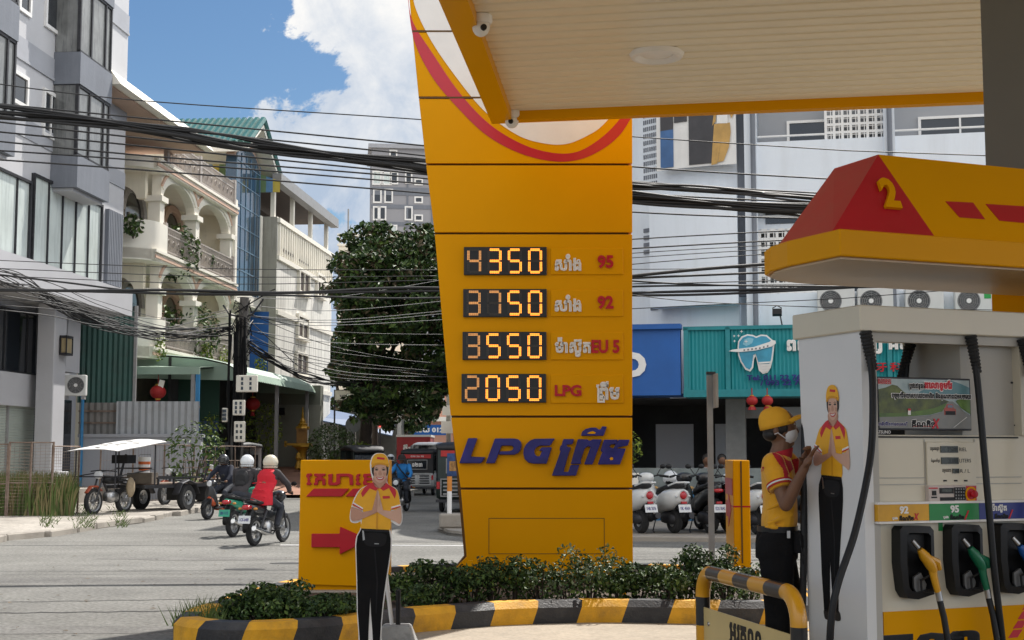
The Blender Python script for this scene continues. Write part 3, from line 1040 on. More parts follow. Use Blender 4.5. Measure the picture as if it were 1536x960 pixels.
# rooftop shelter
za_ = onpl(wh, 420, 280)[1]
shl = MB().bx(-.4, L_ + .5, -.25, .15, za_, za_ + .45).build('rooftop_shelter', M_grymet, wh)
for xx in (.2, L_ * .33, L_ * .66, L_ - .2):
 MB().bx(xx - .12, xx + .12, .16, .34, zt, za_ + .2).build('post', M_creamw, shl)
MB().bx(.1, L_, 2.4, 2.6, zt, za_).build('back_wall', M_wood, shl)
MB().bx(-.4, L_ + .5, .16, 4.4, za_ + .2, za_ + .3).build('ceiling', M_wood, shl)
stp = MB()
zc = onpl(wh, 400, 262)[1]
n_ = 14
for i in range(n_):
 y0, y1 = -.2 + i * .3, -.2 + (i + 1) * .3
 stp.mi = i % 3
 hgt = lambda y: zc + .9 * math.sin(PI * min(1, max(0, (y + .2) / 4.4)) * .6)
 stp.add([(-.5, y0, hgt(y0)), (-.5, y1, hgt(y1)), (-.5, y1, za_ - .4), (-.5, y0, za_ - .4), (-.42, y0, hgt(y0)), (-.42, y1, hgt(y1)), (-.42, y1, za_ - .4), (-.42, y0, za_ - .4)], [(0, 1, 2, 3), (4, 7, 6, 5), (0, 4, 5, 1), (2, 6, 7, 3)])
 stp.add([(-.42, y0, hgt(y0)), (-.42, y1, hgt(y1)), (L_ + .3, y1, za_ + .5), (L_ + .3, y0, za_ + .5)], [(0, 1, 2, 3)])
stp.build('striped_tarpaulin', [pm('tarp_yellow', (.55, .42, .07), .6), pm('tarp_blue', (.12, .25, .42), .6), pm('tarp_green', (.14, .22, .10), .6)], shl)
# ================================================================== far grey tower and distant houses
ft = empty('grey_tower_block', (at(557, 300, 120).x, 120, 0), 0.12, 'distant grey tower block above the tree with dark floor bands', 'building')
zt = at(600, 222, 120).z
wf = onpl(ft, 600, 300)
W_ = 7.5
MB().bx(0, W_, 0, 8, 0, zt).build('wall', pm('far_grey_render', (.30, .30, .32), .85, .05, .3), ft)
MB().bx(-.3, W_ + .2, -.3, 8, zt, zt + .35).bx(W_ * .62, W_ + .1, -.2, 8, zt + .35, zt + .8).build('parapet', M_gband, ft)
bdm = MB()
for v in (282, 308, 334):
 z_ = at(600, v, 120).z
 bdm.bx(-.02, W_ * .72, -.05, -.002, z_ - .25 - (.35 if v == 282 else 0), z_ + .1)
bdm.bx(W_ * .70, W_ * .82, -.07, -.003, 0, at(600, 275, 120).z)
bdm.bx(W_ * .41, W_ * .43, -.06, -.004, 0, at(600, 275, 120).z)
bdm.build('floor_band', M_gdark, ft)
for (u, v, w_, h_, n_) in [(567, 267, .75, 1.0, 0), (579, 268, .75, .9, 0), (591, 267, .5, .9, 0), (613, 266, .4, .9, 0), (566, 294, .5, 1.0, 0), (583, 294, .5, 1.0, 0), (565, 320, .4, 1.0, 0), (573, 320, .5, 1.0, 0), (613, 320, .45, 1.0, 0), (628, 273, .5, .35, 0), (628, 300, .5, .35, 0), (628, 327, .5, .35, 0), (580, 346, 1.6, .8, 0), (590, 232, .45, .6, 0)]:
 p = onpl(ft, u, v)
 window(ft, (p[0] - w_ / 2, p[0] + w_ / 2, p[1] - h_ / 2, p[1] + h_ / 2), 0, M_glassd if w_ < .6 else M_curt, M_white, .13, (), .08)
MB().cyl((-2, -12, 0), (-2, -12, at(535, 314, 108).z), .06, n=6).build('aerial_mast', M_grymet, ft)
ph = empty('pale_house', (at(530, 350, 95).x, 95, 0), .1, 'pale yellow house roof terrace with white balusters behind the tree', 'house')
z_ = at(540, 352, 95).z
MB().bx(-1, 3.6, 0, 7, 0, z_ - .7).build('wall', M_cream, ph)
bl = MB().bx(-1.1, 3.7, -.1, .1, z_ - .1, z_ + .05).bx(-1.1, 3.7, -.1, .1, z_ - .8, z_ - .66)
for i in range(16):
 bl.bx(-1 + i * .3, -.86 + i * .3, -.05, .05, z_ - .66, z_ - .1)
bl.build('balustrade', M_creamw, ph)
pk = empty('pink_shophouse', (at(640, 600, 88).x, 88, 0), 0.0, 'sunlit salmon-pink shophouse at the far end of the side street', 'house')
z_ = at(670, 540, 88).z
MB().bx(-1.5, 5.5, 0, 8, 0, z_).build('wall', pm('salmon_render', (.62, .33, .24), .85, .1, .5), pk)
for (u, v) in [(655, 585), (683, 588), (683, 615)]:
 p = onpl(pk, u, v)
 window(pk, (p[0] - .4, p[0] + .4, p[1] - .6, p[1] + .6), 0, M_curt, M_white, .1, (.5,), .08)
MB().bx(-2.0, 5, -1.2, .0, at(640, 630, 88).z - .1, at(640, 626, 88).z).build('canopy_slab', M_creamw, pk)
p = at(643, 645, 84)
bs = MB().box((0, 0, 0), (2.7, .12, .62))
bso = bs.build('shop_sign', M_blue, loc=p)
tag(bso, 'blue shop sign board far down the side street below the pink house', 'sign')
text_mb('ពទយ 012', stroke=.05, depth=.01, fit=(1.8, .3)).build('lettering', M_white, bso, loc=(0, -.065, 0))
# ================================================================== yard in front of the villa: sheds, fences, awning
def corr(mb, x0, x1, y, z0, z1, pitch=.16, amp=.025):
 """vertical corrugated sheet in the x/z plane"""
 n = max(2, int((x1 - x0) / pitch * 4))
 pts = [(x0 + (x1 - x0) * i / n, y + amp * math.sin(2 * PI * i / 4)) for i in range(n + 1)]
 for a, b in zip(pts[:-1], pts[1:]):
  mb.add([(a[0], a[1], z0), (b[0], b[1], z0), (b[0], b[1], z1), (a[0], a[1], z1)], [(0, 1, 2, 3)])
  mb.add([(a[0], a[1] + .012, z0), (b[0], b[1] + .012, z0), (b[0], b[1] + .012, z1), (a[0], a[1] + .012, z1)], [(3, 2, 1, 0)])
 return mb
def px_rect(u0, v0, u1, v1, Y):
 a, b = at(u0, v0, Y), at(u1, v1, Y)
 return a.x, b.x, b.z, a.z
yd = empty('green_sheet_wall', (0, 43, 0), 0, 'tall dark green corrugated sheet wall beside the grey building', 'wall')
x0, x1, z0, z1 = px_rect(120, 466, 199, 604, 43)
corr(MB(), x0, x1, 0, z0, z1).build('sheet', M_gsheet, yd)
MB().bx(x1, x1 + .09, -.05, .05, 0, z1 + .15).build('post', M_grymet, yd)
gz_ = empty('grey_sheet_fence', (0, 42.6, 0), 0, 'pale grey corrugated sheet fence panel below the green wall', 'fence')
x0, x1, z0, z1 = px_rect(175, 602, 298, 656, 42.6)
corr(MB(), x0, x1, 0, z0, z1, .2, .03).build('sheet', M_ysheet, gz_)
MB().bx(x0, x1, .04, .09, z0 + .1, z0 + .16).bx(x0, x1, .04, .09, z1 - .2, z1 - .14).build('rail', M_rust, gz_)
of_ = empty('old_tin_fence', (0, 42.8, 0), 0, 'old brownish tin fence between the blue pipe and the grey sheet fence', 'fence')
x0, x1, z0, z1 = px_rect(119, 604, 176, 656, 42.8)
corr(MB(), x0, x1, 0, z0, z1, .2, .02).build('sheet', M_osheet, of_)
MB().bx(x0, x1, -.05, -.03, z0 + .42, z0 + .47).bx(x0, x1, -.05, -.03, z0 + .78, z0 + .83).build('rail', M_rust, of_)
lw = MB()
x0, x1, z0, z1 = px_rect(119, 656, 300, 745, 42.5)
lw.bx(x0, x1, 42.45, 42.75, 0, z1).bx(x0 - .02, x1 + .05, 42.40, 42.80, z1, z1 + .1)
tag(lw.build('low_wall', M_gband), 'low grey rendered wall under the sheet fences behind the carts', 'wall')
bp_ = at(124, 600, 42.2)
tag(MB().tube([(bp_.x, 42.2, 0), (bp_.x, 42.2, at(124, 598, 42.2).z), (bp_.x - .3, 42.0, at(118, 560, 42.2).z)], .05, 8).build('drain_pipe', pm('blue_pipe', (.03, .20, .42), .4)), 'blue plastic drain pipe standing before the old tin fence', 'pipe')
# open-sided shed with lanterns behind the grey sheet fence
sh_ = empty('shed', (0, 44.5, 0), 0, 'open dark shed with a pale tin roof behind the grey sheet fence', 'shed')
x0, x1, z0, z1 = px_rect(200, 541, 300, 556, 44.5)
rfm = MB()
rfm.add([(x0, 0, z0 + .05), (x1, 0, z0 + .05), (x1, 4.5, z1 + .02), (x0, 4.5, z1 + .12), (x0, 0, z0 + .11), (x1, 0, z0 + .11), (x1, 4.5, z1 + .10), (x0, 4.5, z1 + .20)], [(0, 3, 2, 1), (4, 5, 6, 7), (0, 1, 5, 4)])
rfm.build('roof', M_pgreen, sh_)
MB().bx(x0, x1, -.05, 0.02, z0 - .12, z0 + .12).build('fascia', M_pgreen, sh_)
MB().bx(x0, x1, 3.0, 3.1, 2.6, z0 + .1).build('back_wall', pm('shed_green', (.012, .05, .03), .7), sh_)
MB().bx(x0, x1, 2.9, 2.98, 0, 2.6).build('back_board', pm('shed_blue', (.03, .06, .13), .7), sh_)
for uu in (289, 296):
 MB().bx(at(uu, 600, 44.5).x - .06, at(uu, 600, 44.5).x + .06, -.04, .08, 0, z0).build('post', M_grymet if uu < 290 else MATS['blue_pipe'], sh_)
# long green awning along the villa front
aw = empty('green_awning', (-9.0, 46.5, .33), D83, 'long pale green curved sheet awning along the villa ground floor', 'awning')
zt, ze = at(400, 566, 52).z, at(430, 588, 54).z
rf = MB()
prof = [(4.0, 4.5), (2.6, 4.46), (1.4, 4.36), (.6, 4.18), (.15, 3.92), (0, 3.65)]
LA = 10.9
n_ = int(LA / .12)
for i in range(n_):
 xa, xb = LA * i / n_, LA * (i + 1) / n_
 o0, o1 = .03 * (i % 2), .03 * ((i + 1) % 2)
 for (ya, za), (yb, zb) in zip(prof[:-1], prof[1:]):
  rf.add([(xa, ya, za + o0), (xb, ya, za + o1), (xb, yb, zb + o1), (xa, yb, zb + o0)], [(0, 1, 2, 3)])
rf.build('sheet_roof', M_pgreen, aw)
for xa in (LA - .1, .02):
 MB().prism([(y, z - .05) for y, z in prof] + [(4.0, 3.7)], 'x', xa, xa + .08).build('end_panel', M_pgreen, aw)
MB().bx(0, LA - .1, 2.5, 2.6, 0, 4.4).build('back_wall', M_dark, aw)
for i in range(3):
 MB().bx(.2 + i * 4.9, .32 + i * 4.9, .12, .24, -.33, 3.9).build('post', M_grymet, aw)
# olive wall facing the station at the awning's far end
ob = empty('olive_house', (0, 57.5, 0), 0, 'olive-grey two-tone blank house wall behind the golden spirit house', 'house')
x0, x1 = at(355, 640, 57.5).x, at(480, 640, 57.5).x
z1, zm_ = at(430, 578, 57.5).z, at(430, 607, 57.5).z
MB().bx(x0, x1, 0, .9, zm_, z1).build('upper_wall', M_olive, ob)
MB().bx(x0, x1, .0, .9, 0, zm_ - .002).build('wall', pm('pale_olive_render', (.255, .26, .215), .85, .1, .8, dirt=(.16, .16, .13), dirt_amt=.5), ob)
MB().bx(at(420, 610, 57.5).x, at(427, 620, 57.5).x, -.15, -.005, at(420, 622, 57.5).z, at(420, 612, 57.5).z).build('wall_lamp', M_black, ob)
def lantern(c, r, label):
 lb = empty('paper_lantern', c, 0, label, 'lantern', 'red lanterns')
 mb = MB()
 n = 16
 prof = [(r * max(.3, math.sin(PI * (i + .6) / 11.2)), r * .85 * math.cos(PI * (i + .6) / 11.2)) for i in range(11)]
 mb.lathe(prof, n=n)
 mb.build('shade', M_lant, lb, smooth=True)
 MB().cyl((0, 0, r * .8), (0, 0, r * .98), r * .35).build('cap', M_gold, lb)
 MB().cyl((0, 0, -r * .98), (0, 0, -r * .8), r * .35).build('cap', M_gold, lb)
 MB().tube([(0, 0, -r), (0, 0, -r * 1.6)], [.06, .09], 6).tube([(0, 0, r), (0, 0, r * 2.2)], .012, 4).build('tassel', M_lant, lb)
lantern(at(237, 588, 44.8), .26, 'larger red lantern hanging in the dark shed above the grey sheet fence')
lantern(at(379, 606, 52), .28, 'dim red lantern hanging under the green awning behind the meter boxes')
wsg = at(242, 576, 44.7)
tag(MB().box((0, 0, 0), (.17, .03, .26), ry=.25).build('hanging_tag', M_creamw, loc=wsg), 'small white card hanging above the red lantern in the shed', 'sign')
# low yellow-green bushes beside the pole, silver bush by the shrine
for (u, v, Y, r_, n, mats, mix, lab) in [
 (392, 692, 53, (.80, .6, 1.15), 620, [M_leafl, M_leafy], (.4, .6), 'yellow-green bush right of the utility pole behind the white tuk-tuk'),
 (318, 690, 46, (.5, .4, .8), 260, [M_leafm, M_leafy], (.6, .4), 'thin yellow-green bush left of the utility pole'),
 (497, 705, 56, (1.05, .8, .95), 1500, [M_leafm, M_leafs, M_leafl], (.45, .4, .15), 'rounded silver-green bush behind the yellow arrow sign'),
 (541, 700, 55, (.55, .5, .50), 330, [M_leafl, M_leafy], (.5, .5), 'bright green bush by the round mirror post'),
 (290, 730, 38, (.85, .4, .9), 420, [M_leafm, M_leafl], (.5, .5), 'leafy roadside weed bush among the rear cart rails')]:
 p = at(u, v, Y)
 clump('bush', (p.x, Y, max(0.05, p.z)), r_, n, .14, mats, mix, lab, 'bush', asp=.5)
# golden spirit house
sp = empty('spirit_house', (at(453, 700, 56).x, 56, at(453, 704, 56).z), 0, 'small golden spirit house with a pointed spire on a pedestal', 'shrine')
k_ = 60 / F
pd = MB()
pd.lathe([(.30, 0), (.30, .12), (.2, .2), (.16, .5), (.2, .8), (.34, .95), (.46, 1.0), (.46, 1.06)], n=8)
pd.build('pedestal', M_gold, sp, smooth=True)
MB().bx(-.75, .42, -.2, .2, 1.06, 1.16).bx(-.78, -.7, -.2, .2, 1.0, 1.26).build('offering_tray', M_gold, sp)
bd_ = MB().bx(-.2, .2, -.2, .2, 1.16, 1.75).bx(-.26, .26, -.26, .26, 1.75, 1.82)
for dx in (-.2, .2):
 bd_.bx(dx - .03, dx + .03, -.25, -.19, 1.16, 1.75)
bd_.build('house_body', pm('dull_gold', (.30, .15, .03), .5, .2, 5), sp)
MB().lathe([(.34, 1.82), (.30, 1.9), (.2, 1.95), (.22, 2.0), (.13, 2.08), (.14, 2.14), (.06, 2.3), (.02, 2.75), (0, 2.8)], n=8).build('spire', M_gold, sp)
sp.scale = (.90,) * 3
tag(MB().lathe([(.0, 0), (.14, .02), (.11, .16), (.06, .3), (.12, .42), (.07, .6), (0, .66)], n=10).build('gold_figurine', M_gold, loc=(at(446, 703, 55).x, 55.2, at(446, 703, 55).z)), 'small golden figurine at the foot of the spirit house', 'statue')
# ================================================================== street trees
def tree(name, base, trunk_r, th, crowns, n, leaf, mats, mix, label, group=None, limbs=9, seed=1, shell=.45):
 rg = random.Random(seed)
 root = empty(name, base, 0, label, 'tree', group)
 tk = MB()
 pts = [(0, 0, 0), (rg.uniform(-.1, .1), 0, th * .4), (rg.uniform(-.3, .3), .1, th)]
 tk.tube(pts, [trunk_r * 1.25, trunk_r, trunk_r * .75], 10)
 for (c, r) in crowns[:limbs]:
  m_ = Vector(c)
  tk.tube([(pts[2][0], pts[2][1], th * .85), (m_.x * .45, m_.y * .45, th + (m_.z - th) * .4), (m_.x, m_.y, m_.z)], [trunk_r * .55, trunk_r * .3, trunk_r * .1], 6)
 tk.build('trunk', M_bark, root, smooth=True)
 mb = MB()
 tot = sum(r[0] * r[1] * r[2] for c, r in crowns) ** 1.0
 for c, r in crowns:
  nn = int(n * r[0] * r[1] * r[2] / tot)
  # each crown lobe is itself a bunch of leafy sprays
  k = max(7, int(13 * (r[0])))
  for _ in range(k):
   d = Vector((rg.gauss(0, 1), rg.gauss(0, 1), rg.gauss(0, 1))).normalized() * rg.uniform(.40, 1.18)
   cc = (c[0] + d.x * r[0] * .8, c[1] + d.y * r[1] * .8, c[2] + d.z * r[2] * .8)
   sr = rg.uniform(.22, .46)
   mm = list(mix)
   if rg.random() < .35 and len(mm) > 3:
    mm[3] *= 3.0
    s_ = sum(mm)
    mm = [x / s_ for x in mm]
   leaves(mb, cc, (r[0] * sr, r[1] * sr, r[2] * sr * .8), max(4, nn // k), leaf, mm, shell, rg, .5)
 mb.build('crown', mats, root)
 return root
TM = [M_leafd, M_leafm, M_leafl, M_blossom]
b0 = at(545, 700, 58)
cr_ = []
for (u, v, Y, r) in [(552, 420, 58, (1.7, 2.0, 1.4)), (600, 400, 58, (1.9, 2.0, 1.6)), (530, 378, 59, (1.0, 1.5, .9)), (640, 400, 57, (1.6, 1.8, 1.6)), (572, 385, 60, (1.6, 1.6, 1.2)),
                     (537, 480, 57, (1.3, 1.8, 1.3)), (590, 480, 56, (2.0, 2.0, 1.5)), (645, 490, 56, (1.7, 2.0, 1.5)), (545, 545, 58, (1.5, 1.8, 1.3)), (600, 560, 58, (1.8, 2.0, 1.2)), (655, 555, 57, (1.4, 1.8, 1.1)), (560, 600, 60, (1.6, 1.5, 1.0)), (610, 605, 59, (1.2, 1.5, .7)), (550, 605, 55.5, (1.3, .8, .9)), (560, 440, 57, (1.8, 2, 1.6)), (655, 600, 56, (1.1, 1.4, .8)), (575, 625, 61, (1.2, 1.2, .7)), (545, 365, 60, (1.0, 1.2, .9)), (575, 350, 61, (.9, 1, .7)), (650, 348, 60, (1, 1, .7)), (690, 440, 57, (1.8, 2, 1.8)), (700, 540, 57, (1.8, 2, 1.4)), (630, 365, 61, (1.4, 1.5, 1.0)), (740, 480, 58, (2, 2, 2))]:
 p = at(u, v, Y)
 cr_.append(((p.x - b0.x, p.y - b0.y, p.z), r))
tree('street_tree', (b0.x, 58, 0), .30, 3.4, cr_, 40000, .29, TM, (.36, .38, .17, .09), 'huge dark street tree with russet tips filling the side street', seed=5)
b0 = at(515, 690, 78)
cr_ = []
for (u, v, r) in [(540, 620, (2.4, 2, 1.5)), (580, 600, (2.4, 2, 1.6)), (610, 620, (2.0, 2, 1.2)), (500, 540, (2.0, 2, 1.8)), (560, 560, (2.6, 2, 1.6)), (600, 640, (1.6, 2, .9)), (640, 590, (2.0, 2, 1.2)), (690, 560, (2, 2, 1.6))]:
 p = at(u, v, 78)
 cr_.append(((p.x - b0.x, 0, p.z), r))
tree('street_tree', (b0.x, 78, 0), .35, 3.0, cr_, 17000, .34, TM, (.55, .3, .1, .05), 'dark background tree behind the huge street tree', seed=8)
# dim low buildings and blue tarpaulin under the trees
bh = empty('roadside_shop', (at(480, 650, 72).x, 72, 0), 0, 'dim roadside shop under a blue tarpaulin left of the tree trunk', 'shop')
MB().bx(-.5, 4.0, 0, 5, 0, 3.6).build('wall', pm('dim_shop_wall', (.12, .12, .11), .9, .3, .7), bh)
MB().add([(-.3, -2.4, 3.3), (3.9, -2.0, 2.4), (3.9, .0, 3.1), (-.3, 0, 3.9), (-.3, -2.4, 3.25), (3.9, -2.0, 2.35), (3.9, .0, 3.05), (-.3, 0, 3.85)], [(0, 1, 2, 3), (7, 6, 5, 4), (0, 4, 5, 1), (1, 5, 6, 2)]).build('tarpaulin', pm('blue_tarpaulin_cloth', (.05, .105, .22), .5, .15, 1), bh)
window(bh, (.3, .9, 1.7, 2.9), 0, M_curt, M_white, .08, (.5,))
window(bh, (1.5, 2.2, 1.7, 2.9), 0, M_glassd, M_white, .08, (.5,))
sb = empty('small_signboard', at(525, 593, 62), 0, 'small weathered white signboard on a thin post before the tree', 'sign')
MB().bx(-.67, .67, -.05, .05, -.22, .22).build('panel', M_creamw, sb)
MB().bx(-.7, .7, -.06, .06, .22, .25).bx(-.7, .7, -.06, .06, -.25, -.22).build('frame', M_dkmet, sb)
MB().cyl((-.68, 0, .25), (-.68, 0, -sb.location.z), .04).build('post', M_dkmet, sb)
text_mb('ហាង កាហ្វេ', stroke=.045, depth=.01, fit=(1.0, .16)).build('lettering', M_grymet, sb, loc=(.05, -.052, -.05))
rm = empty('round_traffic_sign', at(530, 637, 60), 0, 'round grey traffic disc on a post seen from behind', 'sign')
MB().lathe([(0, -.03), (.34, -.03), (.34, .0), (0, .0)], axis='y', n=28).build('disc', pm('sign_back', (.22, .23, .24), .5), rm)
MB().cyl((0, .03, .3), (0, .03, -rm.location.z), .035).build('post', M_grymet, rm)
# far poles
for (u, v0, Y, r_, lab) in [(563, 590, 66, .16, 'dark concrete utility pole under the tree left of the trunk'), (673, 585, 70, .14, 'pale utility pole with boxes just left of the pylon')]:
 p = at(u, v0, Y)
 fp = empty('utility_pole', (p.x, Y, 0), 0, lab, 'utility pole', None)
 MB().cyl((0, 0, 0), (0, 0, p.z), r_, r_ * .8).build('shaft', M_flank if Y > 68 else M_bark, fp)
 if Y > 68:
  MB().bx(-.35, .25, -.4, -.15, 2.5, 3.1).bx(-.3, .3, -.4, -.15, 3.4, 3.9).build('meter_box', M_creamw, fp)
tl_ = at(634, 566, 64)
tfl = empty('signal_light', tl_, 0, 'round red traffic light glowing in the dark tree', 'traffic light')
MB().lathe([(0, -.05), (.15, -.05), (.17, .1), (0, .12)], axis='y', n=18).build('lens', pm('signal_red', (1.0, .03, .04), .4, .02, emit=2.2), tfl)
MB().tube([(0, .12, 0), (0, .2, .5), (1.5, .3, .7)], .03, 6).bx(-.26, .26, .1, .22, -.3, .3).build('housing', M_black, tfl)
tl_ = at(570, 640, 68)
tfl = empty('pedestrian_signal', tl_, 0, 'small red signal box on a post under the tree', 'traffic light')
MB().bx(-.14, .14, -.05, .1, -.1, .25).build('housing', M_creamw, tfl)
MB().ball((0, -.07, .1), .09).build('lens', MATS['signal_red'], tfl)
MB().cyl((0, 0, -.1), (0, 0, -tl_.z), .05).build('post', M_dkmet, tfl)
# ================================================================== the near-left utility pole and its boxes
pb = at(352, 700, 45)
up = empty('utility_pole', (pb.x, 45, 0), 0, 'dark leaning utility pole wrapped in cable coils before the villa', 'utility pole')
MB().tube([(0, 0, 0), (.1, 0, 3.2), (.22, 0, at(349, 446, 45).z)], [.24, .2, .15], 10).build('shaft', pm('old_concrete_pole', (.14, .13, .12), .9, .3, 3), up)
rg = random.Random(21)
cl = MB()
for i in range(15):
 z = rg.uniform(3.4, 6.3)
 a0 = rg.uniform(0, 6.28)
 pts = []
 ra = rg.uniform(.20, .36)
 for k in range(9):
  a = a0 + k * .8
  pts.append((.15 + ra * math.cos(a) * rg.uniform(.8, 1.1), ra * math.sin(a), z + rg.uniform(-.25, .25)))
 cl.tube(pts, .016, 4)
for i in range(14):
 x = rg.uniform(-.25, .35)
 cl.tube([(x, -.25, rg.uniform(5, 6.2)), (x + rg.uniform(-.1, .1), -.3, 3.5), (x * .6, -.27, rg.uniform(.8, 2.2))], .03, 4)
cl.build('cable_coil', M_black, up)
MB().tube([(-.45, -.1, 6.3), (-.25, -.1, 6.0), (.2, 0, 5.9)], .03, 5).tube([(.85, -.1, 6.5), (.5, -.1, 6.0), (.2, 0, 5.9)], .03, 5).build('bracket', M_dkmet, up)
for (ua, va, ub, vb, lab) in [(355, 563, 386, 588, None), (350, 600, 367, 623, None), (352, 632, 367, 663, None), (334, 612, 341, 633, None)]:
 a, b = at(ua, va, 44.5), at(ub, vb, 44.5)
 mbx = MB().box(((a.x + b.x) / 2 - pb.x, -.5, (a.z + b.z) / 2), (b.x - a.x, .22, a.z - b.z))
 bo = mbx.build('meter_box', M_creamw, up, bevel=.02)
 w_ = MB()
 for i in range(3):
  for j in range(2):
   cx = a.x + (b.x - a.x) * (.3 + .4 * j) - pb.x
   cz = b.z + (a.z - b.z) * (.22 + .28 * i)
   w_.box((cx, -.615, cz), (.07, .02, .1))
 w_.build('meter_window', M_glassd, bo)
# ================================================================== white curved commercial building, right
E12 = math.radians(-12.1)
wb = empty('white_commercial_building', at(1125, 600, 31) * 1.0, E12, 'large white commercial building with a curved corner, parapets and breeze-block screens', 'building')
wb.location.z = 0
def wz(u, v, y=0.0):
 return onpl(wb, u, v, y)
XR = wz(1700, 500)[0]
ztop = 11.7
# levels from the photograph
zp1t, zp1b = wz(1240, 213)[1], wz(1180, 318)[1]
zc1t = wz(1240, 172)[1]
zb_t, zb_b = wz(1180, 345)[1], wz(1180, 440)[1]
zsg_t, zsg_b = 4.15, 2.75
main = MB()
main.bx(-.2, XR, .35, 9, zsg_b, ztop)
main.build('wall', M_wbld, wb)
gi = MB()
gi.bx(.28, XR, .30, .345, zp1t - .35, ztop - .5)
gi.build('corridor_wall', M_greyin, wb)
par = MB()
par.bx(.0, XR, -.28, .0, zp1b, zp1t)
par.bx(.0, XR, -.34, .0, zp1b - .02, zp1b + .18)
par.bx(.0, XR, -.1, .34, zp1t - 1.0, zp1t - .85)
par.bx(0, XR, -.26, .34, ztop - .45, ztop)
par.bx(0, XR, .0, .345, zb_t + .02, zp1b - .02)
par.bx(0, XR, -.2, .345, zsg_t - .2, zb_b - .02)
par.build('parapet', M_wbld, wb)
# pilasters with dark drain pipes
for (ua, ub, pu) in [(1118, 1136, 1130), (1326, 1342, 1336)]:
 xa, xb = wz(ua, 260)[0], wz(ub, 260)[0]
 MB().bx(xa, xb, -.42, .34, zsg_t, ztop).build('pilaster', M_wbld, wb)
 xp = wz(pu, 260, -.5)[0]
 MB().cyl((xp, -.5, zsg_t), (xp, -.5, ztop), .055).build('drain_pipe', M_gdark, wb)
# windows up in the corridor
for r_ in [(1184, 186, 1240, 214), (1381, 180, 1480, 205)]:
 x0, x1, z0, z1 = rect(wb, *r_, .3)
 window(wb, (x0, x1, z0 - .1, z1), .3, M_glassd, M_white, .06, (.6,) if r_[0] > 1300 else (), .05)
for (ua, ub) in [(1136, 1238), (1342, 1480)]:
 xa, xb = wz(ua, 200)[0], wz(ub, 200)[0]
 MB().cyl((xa, -.1, zp1t + .16), (xb, -.1, zp1t + .16), .025).build('handrail', M_white, wb)
def breeze(x0, x1, z0, z1, y, nx, nz, skip=None):
 """pierced block screen: real openings with an H-shaped bar"""
 mb = MB()
 dx, dz = (x1 - x0) / nx, (z1 - z0) / nz
 e = .16
 for i in range(nx + 1):
  w_ = dx * e
  mb.bx(x0 + i * dx - w_, x0 + i * dx + w_, y, y + .1, z0, z1)
 for j in range(nz + 1):
  w_ = dz * e
  for i in range(nx):
   mb.bx(x0 + i * dx + dx * e, x0 + (i + 1) * dx - dx * e, y, y + .1, z0 + j * dz - w_, z0 + j * dz + w_)
 for i in range(nx):
  for j in range(nz):
   cx, cz = x0 + (i + .5) * dx, z0 + (j + .55) * dz
   mb.bx(cx - dx * .05 + dx * .12, cx + dx * .05 + dx * .12, y + .01, y + .09, z0 + j * dz + dz * e, z0 + (j + 1) * dz - dz * e)
   mb.bx(cx - dx * .34, cx + dx * .34, y + .02, y + .08, cz + dz * .12, cz + dz * .2)
 return mb
x0, x1, z0, z1 = rect(wb, 1238, 168, 1327, 212, -.05)
breeze(x0, x1, zp1t, zp1t + (x1 - x0) / 7 * 5, -.12, 7, 5).build('breeze_block_screen', M_white, wb)
x0, x1 = wz(1140, 380)[0], wz(1232, 380)[0]
breeze(x0, x1, zb_b, zb_t, -.08, 7, 7).build('breeze_block_screen', M_white, wb)
MB().bx(x0, x1, .2, .28, zb_b, zb_t).build('screen_backing', M_greyin, wb)
x0, x1 = wz(1342, 430)[0], wz(1482, 430)[0]
breeze(x0, x1, zb_b, zb_b + .62, -.08, 9, 2).build('breeze_block_screen', M_white, wb)
x0, x1 = wz(1232, 430)[0], wz(1326, 430)[0]
window(wb, (x0 + .06, x1 - .08, zb_b + .0, zb_b + .9), -.0, M_glassd, M_white, .05, (.5,), .06)
x0, x1, z0, z1 = rect(wb, 1148, 318, 1212, 331)
lv = MB()
MB().bx(x0, x1, -.02, -.003, z0 - .05, z1 + .05).build('vent_backing', M_glassd, wb)
lv.bx(x0 - .05, x1 + .9, -.06, -.003, (z0 + z1) / 2 - .03, (z0 + z1) / 2 + .03).bx(x1 - .04, x1 + .04, -.06, -.003, z0 - .05, z1 + .05)
lv.build('vent_bar', M_white, wb)
# curved corner
cxy = []
ex = Vector((-.2, .0))
for i in range(21):
 t = i / 20
 cxy.append((-.2 - 4.0 * math.sin(PI / 2 * t), 4.6 - 4.6 * math.cos(PI / 2 * t)))
def curved(mb, t0, t1, z0, z1, off=0.0, th=.25, n=12):
 for i in range(n):
  ta, tb = t0 + (t1 - t0) * i / n, t0 + (t1 - t0) * (i + 1) / n
  def P(t, o):
   s_, c_ = math.sin(PI / 2 * t), math.cos(PI / 2 * t)
   return (-.2 - (4.0 + o) * s_, 4.6 - (4.6 + o) * c_)
  a, b, c, d = P(ta, off), P(tb, off), P(tb, off - th), P(ta, off - th)
  mb.prism([a, b, c, d], 'z', z0, z1)
 return mb
cu = MB()
curved(cu, 0, .999, zsg_b, ztop, 0, .3, 20)
cu.build('curved_wall', M_wbld, wb)
cb_ = MB()
zl0, zl1 = wz(1050, 462, .3)[1], wz(1050, 296, .3)[1]
curved(cb_, .0, .30, zl0, zl1, .46, .4, 14)
cb_.build('curved_panel', M_wbld, wb)
MB().bx(.0 - .25, .1, -.28, .0, zl0, zl0 + .02)
gp = MB()
x0, x1 = wz(1107, 300)[0], wz(1119, 300)[0]
gp.bx(x0, x1, -.03, .1, wz(1112, 445)[1], wz(1112, 168)[1] + .6)
gp.build('dark_slot', M_gdark, wb)
sl2 = MB()
